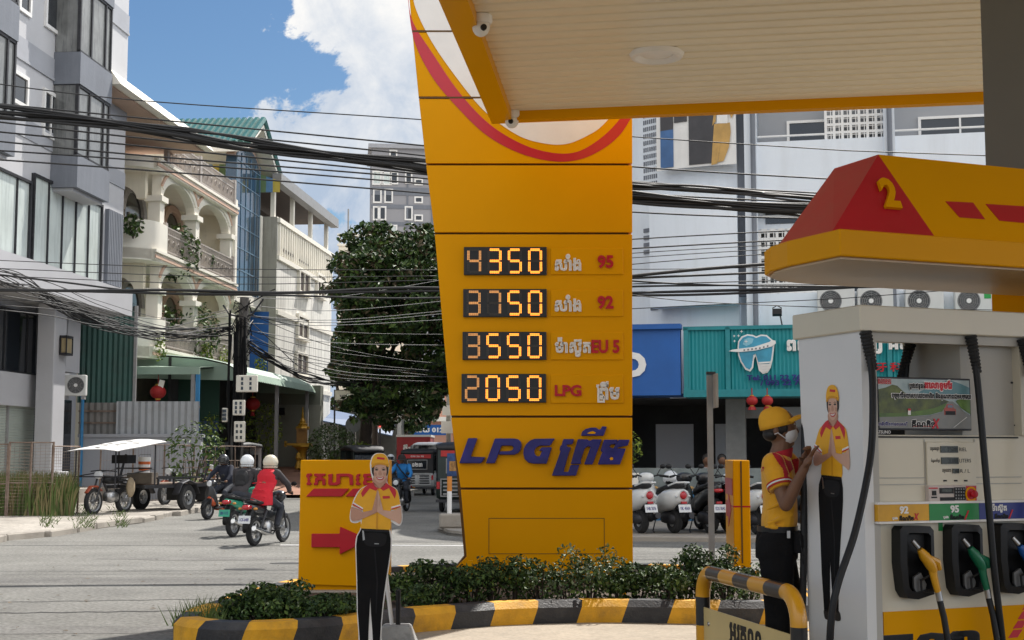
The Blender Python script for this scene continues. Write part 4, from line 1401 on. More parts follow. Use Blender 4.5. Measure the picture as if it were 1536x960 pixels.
curved(sl2, .312, .345, wz(960, 467, .8)[1], wz(960, 385, .8)[1], .03, .1, 3)
sl2.build('dark_slot', M_gdark, wb)
lv = MB()
for k in range(4):
 curved(lv, .312, .375, 6.15 + k * .17, 6.24 + k * .17, .03, .1, 4)
lv.build('vent', M_gdark, wb)
bz = MB()
for i in range(7):
 for k in range(11):
  t = .312 + i * .0095
  curved(bz, t, t + .0052, 7.75 + k * .165, 7.85 + k * .165, .012, .05, 1)
bz.build('breeze_block_screen', M_gdark, wb)
# ground floor, shop fronts
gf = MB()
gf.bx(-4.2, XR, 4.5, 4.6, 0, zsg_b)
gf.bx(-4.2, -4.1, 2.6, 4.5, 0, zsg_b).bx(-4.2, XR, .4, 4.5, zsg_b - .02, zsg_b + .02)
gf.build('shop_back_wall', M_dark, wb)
for xx in (-3.2, -.35, 2.7, 6.0):
 MB().bx(xx - .22, xx + .22, .45, .85, 0, zsg_b - .021).build('shop_column', pm('dim_column', (.26, .26, .25), .8), wb)
for (xx, w_, col) in [(-1.9, .9, M_greyin), (-.75, .35, M_ysheet), (.95, .5, M_greyin)]:
 MB().bx(xx - w_ / 2, xx + w_ / 2, 2.2, 2.3, 0, 2.2).build('shop_panel', col, wb)
MB().bx(-.5, 2.3, .86, .95, 2.3, 2.55).bx(.9, 2.3, .86, .95, 2.1, 2.3).build('shutter_box', M_ysheet, wb)
# plain shophouse added to shade the side street, mostly hidden behind the pylon
rsx = empty('shading_shophouse', (-.5, 37.6, 0), R(-4), 'plain grey shophouse added behind the pylon to shade the side street', 'building')
MB().bx(0, 3.4, 0, 36, 0, 14.2).build('wall', M_wbld, rsx)
MB().bx(-.3, 3.4, -.3, 36, 14.2, 14.6).build('parapet', M_gband, rsx)
for k in range(3):
 for j in range(7):
  z0, y0 = 4.2 + 3.3 * k, 1.5 + 4.4 * j
  w_ = MB().bx(-.07, .02, y0, y0 + 1.8, z0, z0 + 1.6).build('window', M_white, rsx)
  MB().bx(-.09, -.071, y0 + .12, y0 + 1.68, z0 + .12, z0 + 1.48).build('pane', M_glassd, w_)
# shop signs
ts = empty('dental_signboard', wb.location, E12, 'teal corrugated dental clinic signboard with a blue tooth emblem', 'sign')
SY = -1.0
xa = wz(1025, 540, SY)[0]
xb = XR - 1
zt, zb = wz(1110, 490, SY)[1], wz(1110, 591, SY)[1]
tp = MB()
corr(tp, xa + .05, xb, SY + .03, zb, zt, .085, .014)
tp.build('panel', M_teal, ts)
fr = MB()
xd = wz(1092, 540, SY)[0]
for xx in (xa + .06, xd, xd + 3.4):
 fr.bx(xx - .05, xx + .05, SY - .03, SY + .1, zb, zt)
fr.bx(xa, xb, SY - .03, SY + .1, zt - .06, zt + .02).bx(xa, xb, SY - .04, SY + .2, zb - .06, zb + .1)
fr.bx(xa, xb, SY + .1, .33, zb - .05, zb - .01).bx(xa, xb, SY + .1, .33, zt - .05, zt)
fr.build('frame', pm('teal_frame', (.015, .22, .25), .5), ts)
def sgn(u, v):
 return wz(u, v, SY)
def tooth(pts, y0, y1, mat, name):
 pp = [sgn(930 + x / 3.428, 400 + y / 3.428) for x, y in pts]
 return MB().prism(pp, 'y', SY - y1, SY - y0).build(name, mat, te)
te = empty('tooth_emblem', (0, 0, 0))
te.parent = ts
tooth([(605, 420), (608, 385), (625, 360), (655, 348), (685, 352), (700, 360), (725, 350), (755, 352), (785, 378), (795, 400), (790, 440), (785, 480), (775, 520), (760, 545), (735, 552), (715, 535), (705, 490), (697, 460), (690, 475), (685, 520), (670, 540), (645, 530), (620, 490), (608, 455)], .02, .05, M_white, 'outline')
tooth([(612, 420), (615, 388), (632, 366), (656, 356), (685, 360), (700, 368), (726, 358), (752, 360), (778, 382), (786, 402), (782, 440), (777, 478), (768, 500), (714, 500), (708, 480), (698, 448), (686, 455), (677, 515), (667, 530), (648, 520), (626, 485), (615, 452)], .05, .065, pm('tooth_blue', (.05, .30, .45), .4, .25, 3), 'enamel')
tooth([(632, 400), (640, 376), (662, 366), (688, 372), (680, 395), (650, 410)], .065, .07, pm('tooth_light', (.22, .50, .62), .4), 'highlight')
for k in range(4):
 tooth([(712 + k * 6, 492 + k * 14), (776 - k * 4, 488 + k * 14), (774 - k * 4, 496 + k * 14), (716 + k * 6, 500 + k * 14)], .065, .075, M_white, 'screw_thread')
tooth([(560, 436), (580, 428), (610, 424), (690, 414), (770, 388), (780, 378), (800, 382), (802, 396), (780, 412), (700, 432), (620, 440), (600, 440)], .07, .09, M_white, 'ring')
for i in range(7):
 cx = 640 + i * 20
 cy = 431 - i * 2.5 - max(0, i - 4) * 3
 tooth([(cx - 4, cy - 4), (cx + 4, cy - 5), (cx + 4, cy + 3), (cx - 4, cy + 4)], .09, .095, M_gdark, 'ring_mark')
for (cx, cy, s_) in [(588, 358, 7), (610, 357, 8), (626, 335, 9), (590, 384, 8), (649, 386, 11)]:
 tooth([(cx, cy - s_), (cx + 2, cy - 2), (cx + s_, cy), (cx + 2, cy + 2), (cx, cy + s_), (cx - 2, cy + 2), (cx - s_, cy), (cx - 2, cy - 2)], .07, .085, M_white, 'sparkle')
x0, z0 = sgn(1186, 566)
text_mb('Tel: 011 22 76 75', bold=.035, depth=.02, fit=(1.62 * .86, .12)).build('lettering', M_navy, ts, loc=(sgn(1168, 566)[0] + .02, SY - .02, z0))
text_mb('/ 093 22 76 75', bold=.035, depth=.02, fit=(1.16, .12)).build('lettering', M_navy, ts, loc=(sgn(1180, 574)[0] + .02, SY - .02, sgn(1180, 574)[1]))
x0, z0 = sgn(1180, 516)
text_mb('ពពេទយធ្មេញ គលីនិកទន្តសាស្ត្រ', stroke=.055, depth=.03, align='LEFT', size=.36).build('lettering', M_white, ts, loc=(x0, SY - .02, z0 - .14))
x0, z0 = sgn(1300, 551)
text_mb('的牙科', bold=.015, depth=.03, fit=(.95, .20), spacing=1.3).build('lettering', M_red, ts, loc=(sgn(1321, 551)[0], SY - .02, z0))
bs = empty('blue_signboard', wb.location, E12, 'plain blue shop signboard with one white rounded letter beside the teal sign', 'sign')
SB = -1.02
xa, xb = wz(880, 540, SB)[0], wz(1022, 540, SB)[0]
zt, zb = wz(980, 492, SB)[1], wz(980, 593, SB)[1]
MB().bx(xa, xb - .02, SB, SB + .25, zb, zt).build('panel', M_blue, bs)
MB().bx(xa, xb, SB - .1, SB + .3, zt - .03, zt + .08).build('cap', M_blue, bs)
MB().bx(xa, xb, SB + .25, .33, zb, zb + .05).build('bracket', M_blue, bs)
text_mb('O', bold=.06, depth=.03, fit=(.62, .56)).build('lettering', M_white, bs, loc=(wz(958, 547, SB)[0] - .14, SB - .005, wz(958, 547, SB)[1]))
# advertising banners on the curved upper wall
bn = MB()
def banner(name, t0, t1, zz0, zz1, mat, off=.36, label=None):
 mb = MB()
 n = 6
 for i in range(n):
  ta, tb = t0 + (t1 - t0) * i / n, t0 + (t1 - t0) * (i + 1) / n
  def P(t, o):
   return (-.2 - (4.0 + o) * math.sin(PI / 2 * t), 4.6 - (4.6 + o) * math.cos(PI / 2 * t))
  mb.prism([P(ta, off), P(tb, off), P(tb, off - .04), P(ta, off - .04)], 'z', zz0, zz1)
 o = mb.build(name, mat)
 o.location, o.rotation_euler = wb.location, wb.rotation_euler
 return tag(o, label, 'banner')
zbb = wz(1060, 255, .3)[1]
M_poster = pm('charcoal_poster', (.035, .033, .036), .4, .3, 1.2, col2=(.07, .065, .07))
wide = banner('advertising_banner', .0, .28, zbb - .02, ztop - .2, M_white, .34, 'white curved advertising banner with dark panels and a figure in tan trousers')
dk = banner('dark_panel', .07, .158, zbb + .03, ztop - .25, M_poster, .365)
dk2 = banner('dark_panel', .215, .262, zbb + .9, ztop - .25, M_poster, .365)
bl2 = banner('blue_panel', .215, .262, zbb + .03, zbb + .9, pm('poster_blue', (.05, .13, .30), .4, .3, 1.5), .365)
tri = banner('dark_panel', .165, .21, zbb + 1.05, ztop - .25, M_poster, .365)
for o in (dk, dk2, bl2, tri):
 for k_ in ('label', 'category'):
  if k_ in o:
   del o[k_]
 o.parent = wide
 o.location, o.rotation_euler = (0, 0, 0), (0, 0, 0)
# printed figure (flat) on the banner
fg = MB()
def PB_(t, z, off):
 return (-.2 - (4.0 + off) * math.sin(PI / 2 * t), 4.6 - (4.6 + off) * math.cos(PI / 2 * t), z)
def patch(mb, pts, off):
 mb.poly([PB_((650 - x) / 160 * .095, zbb + (310 - y) / 250 * 1.72 + .02, off) for x, y in pts])
figm = [pm('tan_cloth', (.50, .30, .09), .6, .2, 3), M_white, pm('printed_skin', (.55, .36, .26), .6), M_black]
fg.mat(0)
patch(fg, [(530, 180), (618, 178), (622, 210), (610, 260), (580, 305), (548, 308), (565, 250), (545, 312), (512, 316), (520, 250)], .372)
patch(fg, [(525, 90), (545, 110), (540, 170), (520, 185), (530, 140)], .374)
patch(fg, [(610, 90), (640, 150), (625, 165), (605, 120)], .374)
fg.mat(1)
patch(fg, [(548, 60), (600, 60), (606, 130), (605, 180), (545, 178), (548, 120)], .373)
fg.mat(2)
patch(fg, [(490, 130), (500, 70), (520, 66), (515, 100), (512, 150)], .375)
patch(fg, [(525, 100), (560, 120), (610, 118), (640, 80), (630, 100), (610, 132), (560, 134), (530, 118)], .376)
fg.mat(0)
patch(fg, [(600, 70), (622, 66), (632, 100), (612, 110)], .377)
fgo = fg.build('printed_figure', figm, wide)
MB().cyl((0, 0, 0), (0, 0, .01), .01)
# floodlight on the teal sign
x0, z0 = wz(1166, 470, SY)
fl = empty('floodlight', wb.matrix_basis @ Vector((0, 0, 0)), E12, 'small black floodlight on a bracket above the teal signboard', 'floodlight')
fl.location = wb.location
MB().box((x0, SY - .2, z0), (.20, .12, .13), rx=-.3).build('lamp_head', M_black, fl)
MB().tube([(x0 + .06, SY - .15, z0 - .05), (x0 + .1, SY, wz(1170, 489, SY)[1])], .015, 5).tube([(x0 - .1, SY - .2, z0 + .09), (x0, SY - .2, z0 + .15), (x0 + .1, SY - .2, z0 + .09)], .012, 5).build('bracket', M_dkmet, fl)
# air conditioner outdoor units
fanm = pm('fan_grille', (.05, .055, .06), .5)
acw = pm('ac_white', (.62, .62, .60), .5, .05, 3)
def aircon(loc, rz, label, w_=.82, h_=.58, fan=.36):
 r = empty('air_conditioner', loc, rz, label, 'air conditioner', 'outdoor air conditioners')
 MB().bx(0, w_, -.3, 0, 0, h_).build('casing', acw, r, bevel=.02)
 cx = w_ * fan
 g_ = MB()
 for rr in (.06, .1, .14, .18, .22):
  g_.lathe([(rr - .006, -.312), (rr + .006, -.316), (rr + .006, -.306)], (cx, 0, h_ / 2), 'y', 24)
 for i in range(10):
  a = i * PI / 5
  g_.tube([(cx + .04 * math.cos(a), -.312, h_ / 2 + .04 * math.sin(a)), (cx + .23 * math.cos(a + .3), -.312, h_ / 2 + .23 * math.sin(a + .3))], .004, 4)
 g_.build('grille', M_grymet, r)
 MB().lathe([(0, -.303), (.235, -.303), (.235, -.302)], (cx, 0, h_ / 2), 'y', 28).build('fan', fanm, r)
 MB().lathe([(0, -.325), (.05, -.325), (.05, -.31)], (cx, 0, h_ / 2), 'y', 16).build('hub', M_white, r)
 MB().bx(w_ * .05, w_ * .18, -.28, -.02, -.1, 0).bx(w_ * .8, w_ * .95, -.28, -.02, -.1, 0).build('bracket', M_grymet, r)
 return r
for (u, lab, st_) in [(1226, 'leftmost of the four air conditioners on the white facade', 0), (1286, 'air conditioner second from left under the breeze blocks', 0), (1357, 'air conditioner third from left right of the drain pipe', 0), (1431, 'air conditioner with a green sticker nearest the yellow column', 1)]:
 x, z = wz(u, 468, -.3)
 p = wb.matrix_basis @ Vector((x, -.3, z))
 c, s = math.cos(E12), math.sin(E12)
 p = Vector((wb.location.x + x * c + .25 * s, wb.location.y + x * s - .25 * c, z - .07))
 a_ = aircon(p, E12, lab, .80, .56)
 if st_:
  MB().bx(.60, .74, -.306, -.302, .32, .45).build('sticker', pm('green_sticker', (.02, .30, .06), .5), a_)
a_ = aircon((at(100, 594, 40).x - .05, 40, at(100, 594, 40).z), R(8), 'white air conditioner on the side of the grey building beside the blue pipe', .62, .60, .55)
# ================================================================== price pylon
PYY = 15.2
pyl = empty('price_pylon', (at(830, 700, PYY).x, PYY, 0), 0, 'tall tapering yellow fuel price pylon with four orange digit displays', 'price sign')
def pp(u, v, Y=PYY):
 p = at(u, v, Y)
 return (p.x - pyl.location.x, p.z)
edge = [(609, -62), (617, 32), (628, 146), (639, 246), (652, 350), (676, 624), (691, 731), (700, 835)]
def eu(v):
 for (a, b), (c, d) in zip(edge[:-1], edge[1:]):
  if b <= v <= d:
   return a + (c - a) * (v - b) / (d - b)
 return edge[-1][0] if v > 0 else edge[0][0]
seams = [-60, 47, 146.5, 246.5, 350, 625, 733, 890]
for i in range(len(seams) - 1):
 va, vb = seams[i] + (1.6 if i else 0), seams[i + 1] - 1.6
 if vb > 850:
  L_ = [pp(eu(va), va), pp(700, 835), pp(668, 868), pp(640, 905)]
  R_ = [pp(950, 905), pp(948.5, va)]
  va = va
 else:
  L_ = [pp(eu(va), va), pp(eu(vb), vb)]
  R_ = [pp(948.5, vb), pp(948.3, va)]
 MB().prism(L_ + R_, 'y', 0, .16).build('cladding_panel', M_yel, pyl, bevel=.004)
core = [pp(eu(-58) + 5, -58), pp(696, 835), pp(640, 905), pp(944, 905), pp(943, -58)]
MB().prism(core, 'y', .05, .52).build('body', pm('shadow_gap_yellow', (.10, .045, .003), .6), pyl)
# emblem: red ring and white disc on the upper panels
ec = pp(866, -210)
er = (at(866, 240, PYY).z - at(866, -210, PYY).z)
er = abs(er)
def ring(r0, r1, mat, name, y, n=120):
 mb = MB()
 for i in range(n):
  a0, a1 = 2 * PI * i / n, 2 * PI * (i + 1) / n
  # clip to the pylon face
  def C(r, a):
   x, z = ec[0] + r * .80 * math.cos(a), ec[1] + r * math.sin(a)
   v = PY + 0
   return x, z
  q = [C(r0, a0), C(r1, a0), C(r1, a1), C(r0, a1)]
  zmid = sum(z for _, z in q) / 4
  xr = pp(948, 100)[0]
  vm = 480 - (zmid - EYE) * F / PYY * 1.0 + 200
  xl = pp(eu(max(-239, min(830, vm))), max(-239, min(830, vm)))[0]
  cl = [(min(xr - .003, max(xl + .004, x)), z) for x, z in q]
  if max(c[0] for c in cl) - min(c[0] for c in cl) < 1e-4 or max(z for _, z in cl) > pp(700, -236)[1]:
   continue
  mb.prism(cl, 'y', y - .004, y)
 return mb.build(name, mat, pyl)
M_ringr = pm('emblem_red', (.50, .012, .03), .35, .05, 3, coat=.2)
ring(er * .955, er * 1.0, M_ringr, 'red_ring', -.001) if False else None
# ring and disc measured from the photograph's curve
def curve_band(outer, inner, mat, name, y):
 mb = MB()
 for (a, b), (c, d) in zip(zip(outer[:-1], outer[1:]), zip(inner[:-1], inner[1:])):
  mb.prism([a, b, d, c], 'y', y - .004, y)
 return mb.build(name, mat, pyl)
def sm_curve(pts, n=8):
 """Catmull-Rom through pixel points, then to the pylon plane"""
 out = []
 P_ = [pts[0]] + list(pts) + [pts[-1]]
 for i in range(1, len(P_) - 2):
  p0, p1, p2, p3 = P_[i - 1:i + 3]
  for k in range(n):
   t = k / n
   out.append(tuple(.5 * ((2 * p1[j]) + (-p0[j] + p2[j]) * t + (2 * p0[j] - 5 * p1[j] + 4 * p2[j] - p3[j]) * t * t + (-p0[j] + 3 * p1[j] - 3 * p2[j] + p3[j]) * t ** 3) for j in (0, 1)))
 out.append(pts[-1])
 return [pp(*q) for q in out]
ro = sm_curve([(612, 0), (621, 60), (648, 115), (685, 160), (730, 203), (780, 230), (830, 242), (870, 239), (905, 223), (930, 202), (946, 178), (947.8, 176)])
ri = sm_curve([(612, -10), (619, 32), (650, 82), (690, 140), (735, 187), (785, 217), (830, 229.5), (865, 228), (895, 212), (920, 190), (938, 166), (947, 140)])
curve_band(ro, ri, M_ringr, 'red_ring', -.001)
wd = sm_curve([(617, -50), (619, -30), (622, 8), (645, 58), (680, 110), (725, 165), (775, 202), (815, 215), (850, 216), (882, 203), (905, 187), (935, 150), (947, 120)])
wt = [(x, pp(700, -56)[1]) for x, z in wd]
curve_band([(x, max(z, z)) for x, z in wd], wt, M_white, 'white_disc', -.001)
gp = MB()
for v in (47, 146.5):
 a, b = pp(eu(v), v), pp(948, v)
 gp.bx(a[0], b[0], -.0075, -.0055, a[1] - .01, a[1] + .01)
gp.build('seam', MATS['shadow_gap_yellow'], pyl)
# LED price displays
M_led = pm('led_amber', (1.0, .30, .035), .4, .25, 40, emit=1.25)
M_ledd = pm('led_dim', (.75, .36, .12), .5, .2, 40, emit=.28)
M_off = pm('led_off', (.045, .042, .038), .5)
M_disp = pm('display_black', (.010, .011, .013), .35, .1)
SEG = {'0': 'abcdef', '1': 'bc', '2': 'abged', '3': 'abgcd', '4': 'fgbc', '5': 'afgcd', '6': 'afgedc', '7': 'abc', '8': 'abcdefg', '9': 'abcdfg'}
rows = [('4350', 696, 371, 820, 413), ('3750', 695, 434, 820, 476), ('3550', 694, 498, 819.5, 540), ('2050', 692.5, 561, 819, 604)]
for num, u0, v0, u1, v1 in rows:
 a, b = pp(u0, v0), pp(u1, v1)
 dsp = MB().bx(a[0], b[0], -.03, -.001, b[1], a[1]).build('price_display', M_disp, pyl, bevel=.004)
 W_, H_ = b[0] - a[0], a[1] - b[1]
 for i, ch in enumerate(num):
  cx = a[0] + W_ * (.125 + .245 * i)
  cz = (a[1] + b[1]) / 2
  hw, hh = W_ * .070, H_ * .40
  seg = {'a': ((-hw, hh), (hw, hh)), 'd': ((-hw, -hh), (hw, -hh)), 'g': ((-hw, 0), (hw, 0)),
               'f': ((-hw, hh), (-hw, 0)), 'b': ((hw, hh), (hw, 0)), 'e': ((-hw, 0), (-hw, -hh)), 'c': ((hw, 0), (hw, -hh))}
  on_, off_ = MB(), MB()
  for s_, (p, q) in seg.items():
   lit = s_ in SEG[ch]
   horiz = p[1] == q[1]
   L_ = math.hypot(q[0] - p[0], q[1] - p[1])
   nd = 5 if horiz else 6
   tgt = on_ if lit else off_
   wd_ = .0115
   for k in range(nd):
    t = (k + 1.1) / (nd + 1.2)
    x, z = cx + p[0] + (q[0] - p[0]) * t, cz + p[1] + (q[1] - p[1]) * t
    for sd in (-1, 1):
     ox, oz = (0, sd * wd_ * .62) if horiz else (sd * wd_ * .62, 0)
     rr = L_ / nd * .52
     rx, rz_ = (rr, wd_ * .56) if horiz else (wd_ * .56, rr)
     tgt.prism([(x + ox + rx * math.cos(t_), z + oz + rz_ * math.sin(t_)) for t_ in [PI / 3 * j for j in range(6)]], 'y', -.034, -.0305)
  dm = M_ledd if (i == 0 or (num, i) in (('3750', 1),)) else M_led
  dg_ = on_.build('digit', dm, dsp)
  if off_.v:
   off_.build('dark_segment', M_off, dsp)
# caption plates
cap = [(372, 412, 'សាំង', 852, 394, 40, 26, '95', 908, 393, 24, 20), (435, 475, 'សាំង', 852, 455, 40, 26, '92', 908, 454, 24, 20),
       (498, 540, 'ម៉ាស៊ូត', 859, 521, 54, 30, 'EU 5', 908, 520, 42, 20), (562, 605, 'ពីម', 914, 586, 30, 28, 'LPG', 852, 586, 40, 17)]
k_ = PYY / F
for v0, v1, kh, ku, kv, kw, kh_, la, lu, lv, lw_, lh in cap:
 a, b = pp(826, v0), pp(935, v1)
 pl = MB().bx(a[0], b[0], -.012, -.001, b[1], a[1]).build('caption_plate', M_yel, pyl, bevel=.006)
 fr = MB()
 th = .006
 fr.bx(a[0] - th, a[0], -.015, -.001, b[1], a[1]).bx(b[0], b[0] + th, -.015, -.001, b[1], a[1]).bx(a[0] - th, b[0] + th, -.014, -.001, a[1], a[1] + th).bx(a[0] - th, b[0] + th, -.014, -.001, b[1] - th, b[1])
 fr.build('plate_edge', MATS['shadow_gap_yellow'], pl) if False else None
 c = pp(ku, kv)
 kt = text_mb(kh, stroke=.045, depth=.016, fit=(kw * k_, kh_ * k_))
 if kh == 'ពីម':
  q = [(-13, 6), (-10, 6), (-10, -16), (-3, -16), (-3, -10), (-6, -10), (-6, -13), (-13, -13)]
  x_ = lambda s: s * k_
  kt.prism([(x_(a_) - .012, x_(b_)) for a_, b_ in [(-18, 9), (-13.5, 9), (-13.5, 6.5), (-15, 5.5), (-13.5, 3.5), (-13.5, -15), (-8, -15), (-8, -8), (-5.5, -8), (-5.5, -18), (-16.5, -18), (-16.5, 4), (-18, 5.5)]], 'y', -.016, 0)
 kt.build('lettering', M_white, pl, loc=(c[0], -.012, c[1]))
 c = pp(lu, lv)
 text_mb(la, bold=.035, depth=.016, fit=(lw_ * k_, lh * k_)).build('lettering', M_red, pl, loc=(c[0], -.012, c[1]))
# big blue LPG lettering, traced stroke by stroke
def trace(pts, depth=.045, name='lettering', mat=M_navy):
 q = [pp(680 + x / 5.689, 620 + y / 5.689) for x, y in pts]
 return MB().prism(q, 'y', -depth, -.001).build(name, mat, pyl, bevel=.006)
trace([(128, 212), (207, 212), (150, 370), (274, 374), (238, 426), (52, 426)])
def glyph(solid, holes, name='lettering'):
 """closed outline with a slit to each hole so the counter stays open"""
 trace(solid, name=name)
trace([(355, 215), (520, 215), (556, 222), (578, 245), (582, 275), (574, 310), (555, 338), (520, 354), (385, 352), (398, 325), (480, 322), (505, 312), (514, 295), (508, 280), (490, 276), (412, 276), (355, 426), (278, 426)])
trace([(866, 215), (826, 276), (735, 276), (706, 292), (690, 320), (694, 348), (712, 368), (738, 366), (757, 320), (730, 318), (756, 290), (840, 290), (795, 430), (690, 430), (640, 420), (608, 390), (597, 345), (602, 300), (622, 262), (655, 232), (690, 218)])
trace([(938, 220), (1030, 220), (1014, 265), (965, 268), (972, 288), (1002, 290), (968, 395), (940, 500), (980, 500), (1000, 440), (1075, 440), (1044, 532), (840, 532), (905, 350), (915, 318), (905, 316), (912, 280), (925, 270)])
trace([(1062, 220), (1140, 222), (1160, 236), (1190, 222), (1265, 222), (1186, 436), (1115, 436), (1170, 290), (1150, 280), (1120, 300), (1085, 405), (1090, 432), (1000, 432), (1010, 402), (1030, 330)])
trace([(1285, 225), (1400, 225), (1392, 262), (1340, 266), (1330, 290), (1365, 300), (1385, 260), (1410, 225), (1502, 225), (1486, 275), (1400, 292), (1395, 300), (1470, 300), (1420, 436), (1232, 436), (1262, 350), (1272, 330), (1255, 320)])
trace([(1088, 192), (1100, 155), (1130, 132), (1175, 122), (1215, 122), (1240, 140), (1258, 135), (1268, 110), (1308, 115), (1280, 192)])
mbd = MB()
q = [pp(680 + x / 5.689, 620 + y / 5.689) for x, y in [(1140, 170), (1165, 158), (1190, 152), (1215, 165), (1205, 175), (1150, 175)]]
mbd.prism(q, 'y', -.048, -.0455)
q = [pp(680 + x / 5.689, 620 + y / 5.689) for x, y in [(1330, 385), (1345, 372), (1362, 378), (1360, 396), (1340, 400)]]
mbd.prism(q, 'y', -.048, -.0455)
mbd.build('letter_counter', M_yel, pyl)
a, b = pp(733, 777), pp(907, 831)
fr = MB()
th = .006
for (x0, x1, z0, z1) in [(a[0], b[0], a[1] - th, a[1]), (a[0], b[0], b[1], b[1] + th), (a[0], a[0] + th, b[1] + th, a[1] - th), (b[0] - th, b[0], b[1] + th, a[1] - th)]:
 fr.bx(x0, x1, -.003, -.0005, z0, z1)
fr.build('hatch_joint', MATS['shadow_gap_yellow'], pyl)
# ================================================================== planted island with striped kerb
FRONT = [(-2.74, 11.9), (-2.70, 11.25), (-2.38, 10.88), (-1.95, 10.82), (-1.4, 11.1), (-.84, 11.72), (-.42, 12.02), (-.06, 12.25), (.4, 12.38), (.85, 12.45), (1.6, 12.35), (2.15, 12.3), (2.5, 12.45), (2.75, 12.9)]
BACK = [(3.0, 15.0), (2.4, 16.2), (0.5, 16.9), (-1.5, 16.2), (-2.35, 14.4), (-2.62, 12.8)]
def spline(pts, n=10):
 out = []
 P_ = [pts[0]] + list(pts) + [pts[-1]]
 for i in range(1, len(P_) - 2):
  p0, p1, p2, p3 = P_[i - 1:i + 3]
  for k in range(n):
   t = k / n
   out.append(tuple(.5 * ((2 * p1[j]) + (-p0[j] + p2[j]) * t + (2 * p0[j] - 5 * p1[j] + 4 * p2[j] - p3[j]) * t * t + (-p0[j] + 3 * p1[j] - 3 * p2[j] + p3[j]) * t ** 3) for j in (0, 1)))
 out.append(tuple(pts[-1]))
 return out
isl = empty('planter_kerb', (0, 0, 0), 0, 'curved planter kerb striped in worn yellow and black around the pylon', 'kerb')
loop = spline(FRONT + BACK + [FRONT[0]], 14)
# resample to equal steps
res = [Vector((*loop[0], 0))]
acc = 0
step = .05
for a, b in zip(loop[:-1], loop[1:]):
 a, b = Vector((*a, 0)), Vector((*b, 0))
 d = (b - a).length
 t = step - acc
 while t <= d:
  res.append(a.lerp(b, t / d))
  t += step
 acc = (acc + d) % step
nR = len(res)
KPROF = [(0.0, -.01), (-.005, .15), (.05, .205), (.19, .205), (.20, .02)]
kbm = MB()
SL = 8          # .40 m stripes
for i in range(nR):
 a, b = res[i], res[(i + 1) % nR]
 pa, nb_ = res[i - 1], res[(i + 2) % nR]
 ta, tb = (b - pa).normalized(), (nb_ - a).normalized()
 na, nb2 = Vector((-ta.y, ta.x, 0)), Vector((-tb.y, tb.x, 0))
 kbm.mi = ((i + 3) // SL) % 2
 for (o0, z0), (o1, z1) in zip(KPROF[:-1], KPROF[1:]):
  sk = .35
  def Q(p, n_, t_, o, z):
   return p + n_ * o + t_ * (sk * z) + Vector((0, 0, z))
  kbm.add([Q(a, na, ta, o0, z0), Q(b, nb2, tb, o0, z0), Q(b, nb2, tb, o1, z1), Q(a, na, ta, o1, z1)], [(0, 1, 2, 3)])
kbm.build('kerb', [M_yeld, M_blkd], isl)
soil = MB()
soil.poly([(p.x, p.y, .14) for p in res])
soil.build('soil', pm('soil', (.07, .05, .035), .95, .4, 3, .5, 20), isl)
# hedge plants: each a bush of its own
rh = random.Random(31)
HM = [M_leafd, M_leafm, M_leafl, M_leafs]
def shrub(x, y, r_, h, n, mix, lab, size=.045):
 root = empty('shrub', (x, y, .13), 0, lab, 'shrub', 'shrubs in the striped planter')
 mb = MB()
 st = MB()
 for k in range(9):
  a = rh.uniform(0, 6.28)
  d = rh.uniform(.25, .95) * r_
  tip = Vector((math.cos(a) * d, math.sin(a) * d * .8, h * rh.uniform(.55, 1.0)))
  st.tube([(math.cos(a) * .03, math.sin(a) * .03, -.02), tip * .5 + Vector((0, 0, h * .1)), tip], [.010, .007, .003], 5)
  leaves(mb, tip, (r_ * .42, r_ * .42, h * .26), n // 9, size, mix, .3, rh, .55)
 leaves(mb, (0, 0, h * .45), (r_ * .95, r_ * .8, h * .45), n // 3, size, mix, .3, rh, .55)
 mb.build('foliage', HM, root)
 st.build('stems', M_bark, root)
 return root
D_ = (.42, .40, .16, .02)
Mx = (.28, .42, .23, .07)
Lx = (.15, .35, .25, .25)
